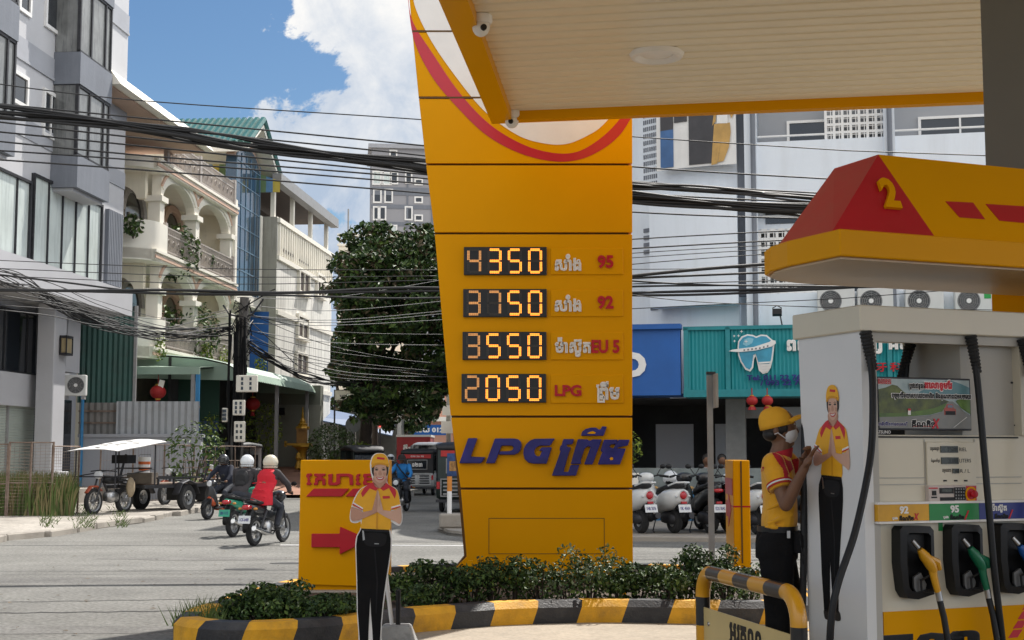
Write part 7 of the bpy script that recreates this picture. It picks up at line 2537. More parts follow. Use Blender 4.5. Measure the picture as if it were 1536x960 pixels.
# ================================================================== motorcycles
M_tyre = pm('tyre_rubber', (.020, .020, .021), .85, .3, 14, .3, 60)
M_alloy = pm('alloy', (.45, .45, .45), .35, .15, 8, metal=.9)
M_seat = pm('black_seat', (.016, .016, .017), .6, .2, 8)
M_tail = pm('tail_light', (.42, .01, .015), .25, .1, 8, coat=.4)
M_plate = pm('number_plate', (.66, .68, .70), .5, .08, 20)
M_lens = pm('headlamp_lens', (.62, .64, .66), .12, .1, 6, coat=.4)
M_chrome = pm('chrome', (.62, .62, .62), .15, .1, 6, metal=1.0)
def wheel(par, c, r, w, name='wheel', spokes=6):
 o = MB()
 o.lathe([(r - w * .9, -w * .42), (r - w * .25, -w * .5), (r, -w * .2), (r, w * .2), (r - w * .25, w * .5), (r - w * .9, w * .42)], c, 'y', 28)
 wh = o.build(name, M_tyre, par, smooth=True)
 rm_ = MB()
 rm_.lathe([(r - w * .88, -w * .42), (r - w * 1.25, -w * .3), (r - w * 1.25, w * .3), (r - w * .88, w * .42)], c, 'y', 28)
 for k in range(spokes):
  a = 2 * PI * k / spokes
  rm_.tube([(c[0], c[1], c[2]), (c[0] + (r - w * 1.2) * math.cos(a), c[1], c[2] + (r - w * 1.2) * math.sin(a))], w * .12, 5)
 rm_.cyl((c[0], c[1] - w * .5, c[2]), (c[0], c[1] + w * .5, c[2]), r * .16, n=12)
 rm_.build('rim', M_alloy, wh, smooth=True)
 return wh
def sect(x, hw, z0, z1, p=2.6, n=16, zc=None):
 """superellipse cross-section in the y/z plane at x"""
 zm, hz = (z0 + z1) / 2, (z1 - z0) / 2
 out = []
 for k in range(n):
  a = 2 * PI * k / n
  c, s = math.cos(a), math.sin(a)
  out.append((x, hw * math.copysign(abs(c) ** (2 / p), c), zm + hz * math.copysign(abs(s) ** (2 / p), s)))
 return out
def plate(par, x, z, txt, tilt=.35, w_=.24, h_=.14, col=None):
 p = MB().box((x, 0, z), (.008, w_, h_), ry=tilt).build('number_plate', col or M_plate, par)
 T_ = Matrix.Translation((x - .006, 0, z)) @ Euler((0, tilt, 0)).to_matrix().to_4x4() @ Euler((0, 0, -PI / 2)).to_matrix().to_4x4()
 text_mb(txt, bold=.01, depth=.002, fit=(w_ * .75, h_ * .42), T=T_).build('lettering', M_navy, p)
 return p
def motorbike(label, loc, rz, style, paint, plate_txt='1AB-2345', group=None, green=False, big=1.0, tail=True):
 """local x forward; style: 'retro' rounded scooter, 'sport' faired scooter, 'under' underbone, 'frame' naked bike"""
 b = empty('motorcycle' if style in ('under', 'frame') else 'scooter', loc, rz, label, 'motorbike', group)
 r = .215 if style == 'retro' else .255 if style == 'sport' else .285
 w_ = .115 if style in ('retro', 'sport') else .085
 xr, xf = -.62, .62
 wheel(b, (xr, 0, r), r, w_ * 1.15)
 wheel(b, (xf, 0, r), r, w_)
 # fork, handlebar, mirrors
 fk = MB()
 hx, hz = .40, .98
 for s in (-1, 1):
  fk.tube([(xf, s * .075, r), (xf - .10, s * .07, .62), (hx + .03, s * .05, .80)], .020, 8)
 fk.build('fork', M_dkmet, b, smooth=True)
 hb = MB()
 hb.tube([(hx - .12, -.36, hz + .0), (hx - .02, -.22, hz + .03), (hx + .02, 0, hz - .02), (hx - .02, .22, hz + .03), (hx - .12, .36, hz)], .014, 8)
 for s in (-1, 1):
  hb.tube([(hx - .03, s * .24, hz + .02), (hx - .14, s * .37, hz)], .022, 8)
 hb.build('handlebar', M_black, b, smooth=True)
 for s in (-1, 1):
  m_ = MB().tube([(hx, s * .2, hz + .03), (hx + .02, s * .3, hz + .17)], .007, 6)
  m_.ball((hx + .01, s * .33, hz + .19), (.018, .062, .045), 12, 8)
  m_.build('mirror', M_black, b, smooth=True)
 bd = MB()
 if style in ('retro', 'sport'):
  # leg shield
  for x0, zz, hw, t in [(0, 0, 0, 0)]:
   pass
  k = .19 if style == 'sport' else .21
  bd.loft([sect(.30, k * .75, .34, .40), sect(.42, k, .36, .60), sect(.50, k * .95, .42, .86), sect(.52, k * .55, .55, .98), sect(.56, k * .25, .62, .96)] if style == 'sport' else [sect(.30, k, .30, .38), sect(.38, k, .30, .62), sect(.44, k * .95, .36, .90), sect(.50, k * .5, .42, .96), sect(.53, k * .15, .5, .94)])
  # floor
  bd.bx(-.14, .36, -.17, .17, .28, .345)
  if style == 'retro':
   bd.loft([sect(-.12, .13, .30, .62), sect(-.25, .18, .32, .70), sect(-.50, .225, .38, .78), sect(-.75, .215, .44, .80), sect(-.90, .15, .52, .78), sect(-.95, .08, .58, .74)])
  else:
   bd.loft([sect(-.08, .12, .32, .62), sect(-.30, .15, .40, .72), sect(-.60, .15, .55, .80), sect(-.85, .11, .68, .86), sect(-.98, .05, .76, .88)])
  bd.build('body', paint, b, smooth=2)
  MB().loft([sect(xf + .26, .05, r + .02, r + .1), sect(xf + .16, .075, r + .1, r + .26), sect(xf - .0, .08, r + .20, r + .32), sect(xf - .2, .07, r + .18, r + .30), sect(xf - .28, .05, r + .06, r + .16)]).build('front_fender', paint if style == 'retro' else M_black, b, smooth=2)
  MB().loft([sect(hx - .06, .10, hz - .10, hz + .06), sect(hx + .04, .16, hz - .12, hz + .08), sect(hx + .13, .13, hz - .10, hz + .06), sect(hx + .17, .06, hz - .06, hz + .02)]).build('headlight_cowl', paint, b, smooth=2)
  MB().lathe([(0, .185 + hx), (.07, .175 + hx), (.085, .14 + hx)], (0, 0, hz - .02), 'x', 16).build('headlight', M_lens, b, smooth=True)
  st = MB().loft([sect(-.10, .10, .66, .72), sect(-.22, .14, .70, .80), sect(-.50, .15, .77, .86), sect(-.80, .12, .79, .89), sect(-.90, .06, .82, .88)])
  st.build('seat', M_seat, b, smooth=2)
  MB().tube([(-.66, -.14, .84), (-.92, -.13, .90), (-1.0, 0, .905), (-.92, .13, .90), (-.66, .14, .84)], .016, 8).build('grab_rail', paint if style == 'retro' else M_dkmet, b, smooth=True)
  if style == 'retro':
   tl = MB().lathe([(0, -.985), (.05, -.978), (.07, -.955), (.06, -.90)], (0, 0, .675), 'x', 20).build('tail_light', M_tail, b, smooth=True)
   MB().lathe([(.07, -.94), (.083, -.955), (.083, -.91), (.07, -.90)], (0, 0, .675), 'x', 20).build('chrome_ring', M_chrome, tl)
   for s in (-1, 1):
    MB().ball((-.93, s * .125, .66), (.03, .028, .022), 10, 6).build('indicator', M_lens, b)
  else:
   MB().loft([sect(-.93, .10, .72, .80), sect(-1.0, .07, .73, .79)]).build('tail_light', M_tail, b, smooth=2)
  # engine, rear hugger and plate
  MB().loft([sect(-.25, .09, .17, .36), sect(-.45, .15, .16, .40), sect(-.66, .13, .16, .36), sect(-.78, .05, .2, .3)]).build('engine', M_dkmet, b, smooth=2)
  MB().tube([(-.35, -.14, .24), (-.55, -.17, .24), (-.92, -.18, .32)], [.03, .055, .055], 12).build('exhaust', M_dkmet, b, smooth=True)
  MB().loft([sect(xr - .10, .075, r + .20, r + .40), sect(xr - .28, .075, r + .16, r + .36), sect(xr - .36, .06, r + .0, r + .18)]).build('rear_fender', M_black, b, smooth=2)
  plate(b, xr - .385, .45, plate_txt, .3)
  MB().bx(xr - .37, xr - .33, -.05, .05, .53, .57).build('reflector', M_tail, b)
  MB().tube([(-.15, .12, .25), (-.22, .22, .03), (-.34, .26, .012)], .012, 6).build('side_stand', M_dkmet, b)
 else:
  # underbone / naked: tank or leg shield, slim tail, long fender, exposed engine, chain case
  if style == 'under':
   bd.loft([sect(.45, .10, .45, .92), sect(.34, .13, .36, .84), sect(.20, .09, .42, .66), sect(-.10, .08, .48, .66), sect(-.35, .11, .54, .76), sect(-.70, .11, .62, .80), sect(-.95, .06, .72, .82)])
   bd.loft([sect(.30, .15, .80, 1.0), sect(.42, .15, .82, 1.04), sect(.53, .10, .84, 1.0), sect(.57, .05, .86, .96)])
  else:
   bd.loft([sect(.36, .10, .72, .92), sect(.20, .15, .70, .95), sect(-.02, .13, .70, .90), sect(-.14, .08, .70, .80)])
   bd.loft([sect(-.12, .10, .58, .70), sect(-.40, .12, .58, .72), sect(-.75, .09, .64, .76)])
  bd.build('body', paint, b, smooth=2)
  MB().lathe([(0, .205 + hx), (.075, .19 + hx), (.09, .10 + hx)], (0, 0, hz - .08), 'x', 16).build('headlight', M_lens, b, smooth=True)
  MB().loft([sect(.0, .09, .74, .80), sect(-.20, .13, .76, .84), sect(-.60, .13, .79, .87), sect(-.88, .09, .82, .89)]).build('seat', M_seat, b, smooth=2)
  MB().loft([sect(.02, .10, .22, .45), sect(-.12, .12, .18, .50), sect(-.30, .11, .20, .46)]).build('engine', M_alloy, b, smooth=2)
  MB().tube([(.12, -.1, .30), (-.1, -.14, .2), (-.45, -.15, .24), (-.95, -.16, .36)], [.018, .02, .045, .048], 12).build('exhaust', M_chrome, b, smooth=True)
  MB().tube([(-.20, .08, .32), (xr, .08, r)], .028, 8).tube([(-.20, -.08, .32), (xr, -.08, r)], .028, 8).tube([(-.35, .12, .68), (xr + .02, .11, r + .02)], .026, 8).tube([(-.35, -.12, .68), (xr + .02, -.11, r + .02)], .026, 8).build('swing_arm', M_dkmet, b, smooth=True)
  MB().loft([sect(xf + .22, .04, r + .08, r + .14), sect(xf + .1, .055, r + .22, r + .30), sect(xf - .1, .055, r + .22, r + .30), sect(xf - .26, .045, r + .10, r + .16)]).build('front_fender', paint, b, smooth=2)
  MB().loft([sect(xr + .1, .07, r + .30, r + .46), sect(xr - .2, .075, r + .26, r + .44), sect(xr - .36, .06, r + .08, r + .26), sect(xr - .40, .05, r - .02, r + .14)]).build('rear_fender', M_black, b, smooth=2)
  MB().loft([sect(-.90, .09, .70, .80), sect(-1.0, .08, .70, .79), sect(-1.03, .05, .71, .77)]).build('tail_light', M_tail, b, smooth=2)
  for s in (-1, 1):
   MB().ball((-.90, s * .16, .72), (.03, .045, .025), 10, 6).build('indicator', pm('amber_lens', (.5, .2, .03), .3), b)
  MB().tube([(-.6, -.12, .84), (-.95, -.11, .92), (-.95, .11, .92), (-.6, .12, .84)], .012, 6).build('grab_rail', M_dkmet, b, smooth=True)
  if tail:
   plate(b, xr - .42, .52, plate_txt, .25, .25, .15, pm('green_plate', (.03, .32, .20), .5) if green else None)
  MB().tube([(-.1, -.22, .27), (-.1, .22, .27)], .014, 6).build('footrest', M_black, b)
 b.scale = (big,) * 3
 return b
# ================================================================== riders
def helmet(par, c, r, paint, visor=True, face_dir=Vector((1, 0, 0))):
 h = MB()
 prof = [(r * math.sin(PI * i / 14), r * math.cos(PI * i / 14)) for i in range(10)]
 h.lathe(prof, c, n=22)
 h.lathe([(r * .98, -r * .55), (r * .90, -r * .75), (r * .8, -r * .5)], c, n=22)
 ho = h.build('helmet', paint, par, smooth=True)
 if visor:
  v = MB()
  for k in range(9):
   a0, a1 = -.95 + 1.9 * k / 9, -.95 + 1.9 * (k + 1) / 9
   th = math.atan2(face_dir.y, face_dir.x)
   q = [(c[0] + r * 1.05 * math.cos(th + a), c[1] + r * 1.05 * math.sin(th + a), c[2] + dz) for a, dz in ((a0, -.4 * r), (a1, -.4 * r), (a1, .32 * r), (a0, .32 * r))]
   v.add(q, [(0, 1, 2, 3)])
  v.build('visor', M_glassd, ho, smooth=2)
 return ho
def rider(label, loc, rz, top, bottom, helm, headgear='helmet', skin=None, vest=None, pack=False, lean=.10, jacket=True):
 """seated on a motorbike: local x forward, seat top at .85"""
 skin = skin or M_sk
 p = empty('person', loc, rz, label, 'person')
 p.scale = (.845,) * 3
 hip = Vector((-.30, 0, .93))
 chest = Vector((-.24 + lean, 0, 1.30))
 neck = Vector((-.22 + lean * 1.3, 0, 1.47))
 head = Vector((-.17 + lean * 1.4, 0, 1.58))
 bd = MB()
 bd.tube([neck - Vector((0, 0, .06)), neck + Vector((.01, 0, .06))], .055, 12)
 bd.ball(head, (.095, .078, .115), 16, 12)
 bd.ball(head + Vector((.085, 0, -.02)), (.025, .016, .03), 8, 6)
 bd.ball(head + Vector((.04, 0, -.07)), (.05, .05, .045), 10, 8)
 bd.tube([neck - Vector((0, 0, .04)), chest, hip], [.07, .11, .10], 12)
 for s in (-1, 1):
  sh, el, wr = Vector((-.22 + lean, s * .20, 1.40)), Vector((.00 + lean, s * .33, 1.16)), Vector((.24, s * .33, 1.02))
  bd.tube([sh, el, wr], [.045, .038, .028], 10)
  bd.ball(el, .038, 8, 6)
  # fist on the grip: palm and four curled fingers
  bd.ball(wr + Vector((.03, 0, -.005)), (.035, .045, .03), 10, 8)
  for k in range(4):
   y = wr.y - s * .032 + s * .021 * k
   bd.tube([(wr.x + .05, y, wr.z + .012), (wr.x + .075, y, wr.z - .01), (wr.x + .055, y, wr.z - .032)], .010, 6)
  bd.tube([(wr.x + .02, wr.y - s * .045, wr.z), (wr.x + .05, wr.y - s * .055, wr.z - .02)], .011, 6)
  kn, an = Vector((.12, s * .19, .72)), Vector((-.02, s * .17, .36))
  bd.tube([hip + Vector((.02, s * .09, -.03)), kn, an], [.075, .055, .038], 10)
 remesh(bd, 'body', skin, p, .012, 2)
 t = MB()
 t.loft([ell(hip + Vector((-.02, 0, -.08)), .15, .19), ell(hip + Vector((0, 0, .06)), .14, .185), ell(chest + Vector((-.01, 0, -.12)), .135, .19), ell(chest, .135, .215), ell(chest + Vector((.0, 0, .10)), .11, .20), ell(neck + Vector((0, 0, -.01)), .07, .09)])
 for s in (-1, 1):
  sh, el, wr = Vector((-.22 + lean, s * .20, 1.39)), Vector((.00 + lean, s * .33, 1.16)), Vector((.22, s * .33, 1.03))
  t.tube([sh, el] + ([wr] if jacket else []), [.078, .064, .048][:3 if jacket else 2], 12)
  t.ball(sh, .076, 12, 8)
  if jacket:
   t.ball(el, .063, 10, 8)
 remesh(t, 'jacket' if jacket else 'shirt', top, p, .014, 3)
 tr = MB()
 tr.ball(hip + Vector((-.02, 0, -.04)), (.16, .19, .13), 16, 10)
 for s in (-1, 1):
  kn, an = Vector((.12, s * .19, .72)), Vector((-.02, s * .17, .36))
  tr.tube([hip + Vector((.0, s * .10, -.03)), kn, an], [.10, .078, .058], 12)
  tr.ball(kn, .077, 10, 8)
 remesh(tr, 'trousers', bottom, p, .014, 3)
 for s in (-1, 1):
  sm_ = MB().ball((.04, s * .17, .315), (.13, .05, .042), 12, 8).ball((-.03, s * .17, .33), (.06, .045, .06), 10, 6)
  remesh(sm_, 'shoe', M_black, p, .012, 1)
 if headgear == 'helmet':
  helmet(p, head + Vector((0, 0, .02)), .150, helm)
 else:
  MB().lathe([(.125, -.01), (.12, .06), (.09, .12), (.0, .15)], head + Vector((0, 0, .02)), n=20).lathe([(.12, .0), (.20, -.02), (.21, -.03), (.12, -.012)], head + Vector((0, 0, .02)), n=20).build('hat', helm, p, smooth=True)
 if vest:
  v = MB()
  v.loft([ell(hip + Vector((-.05, 0, -.16)), .185, .235), ell(hip + Vector((-.03, 0, -.02)), .175, .225), ell(hip + Vector((-.0, 0, .10)), .155, .205), ell(chest + Vector((-.01, 0, -.10)), .150, .205), ell(chest + Vector((-.005, 0, .04)), .148, .205), ell(chest + Vector((.0, 0, .12)), .115, .165), ell(neck + Vector((-.01, 0, .0)), .085, .105)])
  for k, z in enumerate((.0, .12, .26)):
   v.tube([hip + Vector((-.17, -.14, z)), hip + Vector((-.185, 0, z + .02)), hip + Vector((-.17, .14, z))], .014, 6)
  remesh(v, 'vest', vest, p, .014, 2)
 if pack:
  k = MB()
  k.loft([sect(-.19 + lean - .06, .15, 1.02, 1.42), sect(-.30 + lean - .06, .16, 1.0, 1.42), sect(-.38 + lean - .06, .13, 1.02, 1.32)])
  pk_ = remesh(k, 'backpack', pm('backpack_black', (.018, .018, .02), .8, .2, 6), p, .014, 3)
  k = MB().loft([sect(-.36 + lean - .06, .12, 1.04, 1.2), sect(-.43 + lean - .06, .10, 1.05, 1.18)])
  k.build('pocket', MATS['backpack_black'], pk_, smooth=2)
  for s in (-1, 1):
   MB().tube([(-.30 + lean, s * .11, 1.38), (-.22 + lean, s * .12, 1.47), (-.10 + lean, s * .13, 1.42), (-.08 + lean, s * .13, 1.2)], .020, 6).build('strap', MATS['backpack_black'], pk_)
 return p
def hd(dx, dy):
 return math.atan2(dy, dx)
M_dkgreyp = pm('dark_scooter_paint', (.022, .023, .026), .3, .1, 4, coat=.4)
M_orange = pm('orange_paint', (.42, .065, .015), .3, .08, 4, coat=.4)
M_greenp = pm('teal_green_paint', (.02, .25, .15), .35, .08, 4, coat=.4)
M_navyj = pm('navy_jacket', (.014, .017, .032), .85, .2, 5)
M_denim = pm('dark_denim', (.030, .034, .045), .85, .25, 8, .6, 12)
M_charj = pm('charcoal_jacket', (.040, .035, .038), .85, .25, 5, .7, 12)
M_redv = pm('bright_red_vest', (.55, .008, .022), .75, .1, 4, .7, 9)
M_blues = pm('bright_blue_shirt', (.015, .17, .46), .8, .15, 5, .7, 10)
M_cream_h = pm('cream_helmet', (.62, .56, .44), .3, .05, 4, coat=.5)
M_white_h = pm('white_helmet', (.70, .72, .74), .25, .05, 4, coat=.5)
M_grey_h = pm('gunmetal_helmet', (.06, .06, .065), .25, .1, 4, coat=.5, metal=.4)
# red-vest rider, nearest
p = gr(403, 816)
h_ = hd(.30, 1.0)
motorbike('black motorbike ridden by the person in the red vest', (p.x, p.y, 0), h_, 'under', M_dkgreyp, '1CK-6480', big=.845)
rider('rider in a bright red vest and cream helmet seen from behind', (p.x, p.y, 0), h_, M_charj, M_denim, M_cream_h, vest=M_redv, lean=.14)
p = gr(368, 803)
h_ = hd(.26, 1.0)
motorbike('motorbike with a teal-green tail plate ridden by the backpacker', (p.x, p.y, 0), h_, 'under', M_greenp, '2BE-1175', green=True, big=.845)
rider('rider with a black backpack and white helmet seen from behind', (p.x, p.y, 0), h_, M_charj, M_denim, M_white_h, pack=True, lean=.14)
p = gr(331, 778)
h_ = hd(-.42, -1.0)
sp_l = motorbike('orange and black scooter coming towards the station', (p.x, p.y, 0), h_, 'sport', M_dkgreyp, '1FG-9032', big=.845)
MB().loft([sect(.46, .16, .34, .50), sect(.53, .13, .36, .60), sect(.56, .06, .4, .62)]).build('orange_fairing', M_orange, sp_l, smooth=2)
MB().loft([sect(.30, .17, .25, .36), sect(.0, .18, .22, .33), sect(-.3, .16, .26, .36)]).build('orange_fairing', M_orange, sp_l, smooth=2)
rider('rider in a navy jacket and gunmetal helmet on the orange scooter', (p.x, p.y, 0), h_, M_navyj, M_denim, M_grey_h, lean=.06)
p = gr(601, 768)
h_ = hd(-.20, -1.0)
motorbike('dark motorbike coming out of the side street', (p.x, p.y, 0), h_, 'under', M_dkgreyp, '1GA-3321', tail=True, big=.845)
pr_ = rider('rider in a bright blue shirt and dark hat in the side street', (p.x, p.y, 0), h_, M_blues, M_denim, pm('dark_hat', (.02, .014, .014), .8), headgear='hat', lean=.06)
MB().tube([(-.06, -.16, 1.44), (.02, .0, 1.26), (-.06, .2, 1.02)], .02, 6).build('strap', M_black, pr_)
p = gr(585, 750)
motorbike('second dark motorbike half hidden behind the blue-shirted rider', (p.x, p.y, 0), hd(-.1, -1), 'under', M_dkgreyp, '1HC-7765', big=.845)
rider('rider in a white helmet half hidden behind the blue-shirted rider', (p.x, p.y, 0), hd(-.1, -1), M_charj, M_denim, M_white_h, lean=.06)
# parked scooters in front of the shops
sc_grp = 'scooters parked before the shops'
M_wsc = pm('white_scooter_paint', (.66, .67, .66), .3, .04, 4, coat=.5)
PH = R(100)
for (u, v, style, paint, lab, txt, hdg) in [
 (962, 800, 'retro', M_wsc, 'white retro scooter nearest the pylon, round red tail light', '1HB 2076', R(112)),
 (1012, 800, 'retro', M_wsc, 'white retro scooter with a white helmet hung on its handlebar', '1IK 4569', R(112)),
 (1066, 800, 'sport', M_dkgreyp, 'black scooter parked behind the grey sign post', '1DX 0043', R(108)),
 (1094, 800, 'sport', M_dkgreyp, 'dark scooter just left of the narrow yellow sign', '1EB 7715', R(106)),
 (1136, 802, 'retro', M_wsc, 'white scooter between the narrow yellow sign and the attendant', '1JF 6881', R(106)),
 (1214, 801, 'sport', M_dkgreyp, 'black scooter behind the attendant and the pump', '1AT 5207', R(104))]:
 p = gr(u, v, .09)
 c, s = math.cos(hdg), math.sin(hdg)
 motorbike(lab, (p.x + c * .62, p.y + s * .62, .09), hdg, style, paint, txt, sc_grp)
p = at(1006, 716, 26.3)
hh = MB().lathe([(.15 * math.sin(PI * i / 14), .15 * math.cos(PI * i / 14)) for i in range(10)], n=22)
ho = hh.build('helmet', M_white_h, loc=(p.x, p.y, p.z - .02), smooth=True)
ho.rotation_euler = (R(24), R(12), 0)
tag(ho, 'white helmet hanging on a parked white scooter', 'helmet')
MB().ball((0, -.03, -.03), (.125, .13, .09), 14, 8).build('lining', M_black, ho, smooth=True)
# shop interior: counter with glass case, seated people, things in the gloom
ctr = empty('glass_food_counter', (at(1010, 740, 29.4).x, 29.4, .09), E12, 'glass display counter with a blue front inside the open shop', 'counter')
MB().bx(-1.6, 2.6, 0, .6, 0, .62).build('blue_front', pm('counter_blue', (.03, .13, .26), .5), ctr)
MB().bx(-1.6, 2.6, -.02, .62, .62, .66).build('top', M_metal, ctr)
MB().bx(-1.6, 2.6, .0, .02, .66, 1.08).bx(-1.6, 2.6, .58, .6, .66, 1.08).bx(-1.6, 2.6, .0, .6, 1.08, 1.1).build('glass_case', pm('counter_glass', (.20, .23, .23), .08, .3, 2), ctr)
fd = MB()
rq = random.Random(9)
for i in range(16):
 fd.ball((-1.4 + i * .25, -.05, .69), (.09, .02, .035), 8, 5)
fd.build('food', pm('bread_brown', (.42, .26, .10), .7, .3, 5), ctr)
for (u, v, lab) in [(1060, 690, 'dim seated person behind the counter left of the grey post'), (1083, 690, 'dim person with dark hair behind the counter right of the grey post')]:
 q = at(u, v, 30.3)
 pe = empty('person', (q.x, 30.3, q.z - 1.28), 0, lab, 'person', 'people inside the shop')
 bd = MB().ball((0, 0, 1.28), (.09, .10, .12), 14, 10).tube([(0, 0, 1.18), (0, 0, 1.1)], .05, 10)
 bd.loft([ell(Vector((0, 0, .5)), .17, .12), ell(Vector((0, 0, .8)), .18, .12), ell(Vector((0, 0, 1.04)), .20, .11), ell(Vector((0, 0, 1.12)), .08, .07)])
 for s in (-1, 1):
  bd.tube([(s * .19, 0, 1.04), (s * .25, -.06, .82), (s * .12, -.22, .72)], [.05, .042, .035], 8)
 remesh(bd, 'body', M_sk, pe, .014, 2)
 t = MB().loft([ell(Vector((0, 0, .5)), .185, .135), ell(Vector((0, 0, .8)), .19, .135), ell(Vector((0, 0, 1.05)), .215, .125), ell(Vector((0, 0, 1.12)), .09, .08)])
 for s in (-1, 1):
  t.tube([(s * .19, 0, 1.04), (s * .25, -.06, .85)], [.062, .055], 10)
 remesh(t, 'shirt', M_gband if u < 1070 else pm('maroon_shirt', (.10, .03, .035), .8), pe, .014, 2)
 MB().ball((0, .02, 1.31), (.102, .11, .11), 14, 8).build('hair', M_hairb, pe, smooth=True)
pt = at(944, 672, 28.5)
clump('flower_pot_plant', (pt.x, 28.5, pt.z - .35), (.28, .28, .35), 260, .09, [M_leafm, M_leafy], (.4, .6), 'yellow-flowering plant in the shop doorway beside the pylon', 'plant')
pb_ = at(944, 705, 28.5)
tag(MB().lathe([(0, 0), (.16, 0), (.20, .5), (.17, .5), (.16, .42), (0, .42)], n=18).build('flower_pot', M_creamw, loc=(pb_.x, 28.5, .6), smooth=True), 'pale planter under the yellow-flowering plant beside the pylon', 'pot')
tag(MB().bx(-.3, .3, -.2, .2, 0, .51).build('stool', M_wood, loc=(pb_.x, 28.5, .09)), 'dark box stand under the pale planter beside the pylon', 'stand')
for (u, v, lab) in [(1128, 601, 'left red lantern under the teal signboard'), (1151, 601, 'right red lantern under the teal signboard')]:
 lantern(at(u, v, 28.9), .12, lab)
# ================================================================== tuk-tuks and cars in the side street
M_vinyl = pm('black_vinyl_roof', (.022, .022, .024), .6, .2, 4, .2, 30)
M_tukg = pm('tuk_dark_green', (.018, .030, .026), .4, .2, 3, coat=.2)
M_tukw = pm('tuk_white', (.55, .56, .56), .4, .08, 3, coat=.2, dirt=(.2, .18, .15), dirt_amt=.4, dscale=3)
def tuktuk(label, loc, rz, low, up, roof, banner, front=False):
 """three-wheeled passenger cab; local x forward, rear face at x=-1.3"""
 t = empty('tuk_tuk', loc, rz, label, 'tuk-tuk')
 for y in (-.55, .55):
  wheel(t, (-.75, y, .24), .24, .11)
 wheel(t, (1.0, 0, .24), .24, .11)
 lo = MB().loft([sect(-1.30, .62, .34, .86, 8), sect(-1.2, .66, .32, .88, 8), sect(.3, .66, .32, .84, 8), sect(.9, .55, .34, .86, 6), sect(1.25, .38, .36, .90, 5), sect(1.34, .28, .42, .84, 4)])
 lo.build('lower_body', low, t, smooth=2)
 rf = MB().loft([sect(-1.32, .60, 1.58, 1.66, 4), sect(-1.2, .66, 1.58, 1.74, 4), sect(-.3, .68, 1.60, 1.80, 4), sect(.6, .64, 1.58, 1.76, 4), sect(.95, .56, 1.52, 1.62, 4)])
 rf.build('roof', roof, t, smooth=2)
 pl = MB()
 for y in (-.62, .62):
  for x, x2 in ((-1.27, -1.27), (-.2, -.2), (.62, .86)):
   pl.tube([(x2, y * (1 if x < .5 else .85), .80), (x, y * (1 if x < .5 else .88), 1.62)], .025, 6)
 pl.build('pillar', M_black, t)
 rear = MB().bx(-1.30, -1.26, -.60, .60, .86, 1.60)
 ro = rear.build('rear_panel', up, t)
 MB().bx(-1.315, -1.301, -.36, .36, 1.02, 1.34).build('rear_window', M_glassd, ro)
 fr = MB()
 for (y0, y1, z0, z1) in ((-.39, -.36, .99, 1.37), (.36, .39, .99, 1.37), (-.36, .36, 1.34, 1.37), (-.36, .36, .99, 1.02)):
  fr.bx(-1.325, -1.302, y0, y1, z0, z1)
 fr.build('window_frame', M_grymet, ro)
 if banner:
  MB().bx(-1.33, -1.318, -.52, .52, 1.42, 1.57).build('red_banner', banner, ro)
 g = MB()
 for sgn_ in (-1, 1):
  for k in range(4):
   g.bx(-1.33, -1.305, sgn_ * .09 if sgn_ > 0 else -.46, sgn_ * .46 if sgn_ > 0 else -.09, .45 + k * .095, .49 + k * .095)
 g.build('louvre', M_dkmet if low is M_tukw else M_grymet, t)
 f2 = MB()
 for (y0, y1, z0, z1) in ((-.53, -.50, .40, .86), (.50, .53, .40, .86), (-.5, .5, .83, .86), (-.5, .5, .40, .43), (-.02, .02, .43, .83)):
  f2.bx(-1.335, -1.306, y0, y1, z0, z1)
 f2.build('louvre_frame', M_grymet if low is not M_tukw else M_tukw, t)
 MB().bx(-1.38, -1.28, -.64, .64, .26, .33).build('bumper', M_dkmet, t)
 for y in (-.585, .585):
  MB().bx(-1.325, -1.30, y - .04, y + .04, .60, .78).build('tail_light', M_tail, t)
 # windscreen, headlight, seat for views from the front
 MB().add([(1.02, -.46, .92), (1.02, .46, .92), (.80, .50, 1.54), (.80, -.50, 1.54)], [(0, 1, 2, 3)]).build('windscreen', M_glassd, t)
 wf = MB()
 for (a, b) in (((1.02, -.48, .90), (.79, -.52, 1.56)), ((1.02, .48, .90), (.79, .52, 1.56)), ((1.02, -.48, .90), (1.02, .48, .90)), ((.79, -.52, 1.56), (.79, .52, 1.56))):
  wf.tube([a, b], .03, 6)
 wf.build('windscreen_frame', low, t)
 for y in (-.26, .26):
  MB().lathe([(0, 1.36), (.07, 1.35), (.085, 1.28)], (0, y, .68), 'x', 14).build('headlight', M_lens, t, smooth=True)
 MB().bx(-1.0, -.4, -.55, .55, .84, .95).bx(-1.1, -.98, -.55, .55, .9, 1.35).build('seat', M_seat, t)
 return t
p = gr(690, 768)
h_ = hd(.06, 1.0)
tk = tuktuk('dark green tuk-tuk seen from behind beside the pylon', (p.x + .12, p.y + .9, 0), h_, M_tukg, M_tukg, M_vinyl, pm('red_banner', (.50, .03, .03), .5))
MB().bx(-1.335, -1.319, .02, .36, .92, 1.50).build('poster', pm('blue_poster', (.03, .07, .20), .4, .5, 6), tk)
MB().bx(-1.34, -1.336, .08, .30, 1.05, 1.30).build('poster_picture', pm('poster_orange', (.40, .20, .06), .4, .6, 14), tk)
MB().bx(-1.335, -1.319, -.12, .0, 1.18, 1.46).build('red_sticker', M_reds, tk)
p = gr(632, 742)
tw = tuktuk('white and black tuk-tuk with a red banner in the middle of the side street', (p.x, p.y, 0), hd(.06, 1), M_tukw, M_vinyl, M_vinyl, MATS['red_banner'])
tw.scale = (.93,) * 3
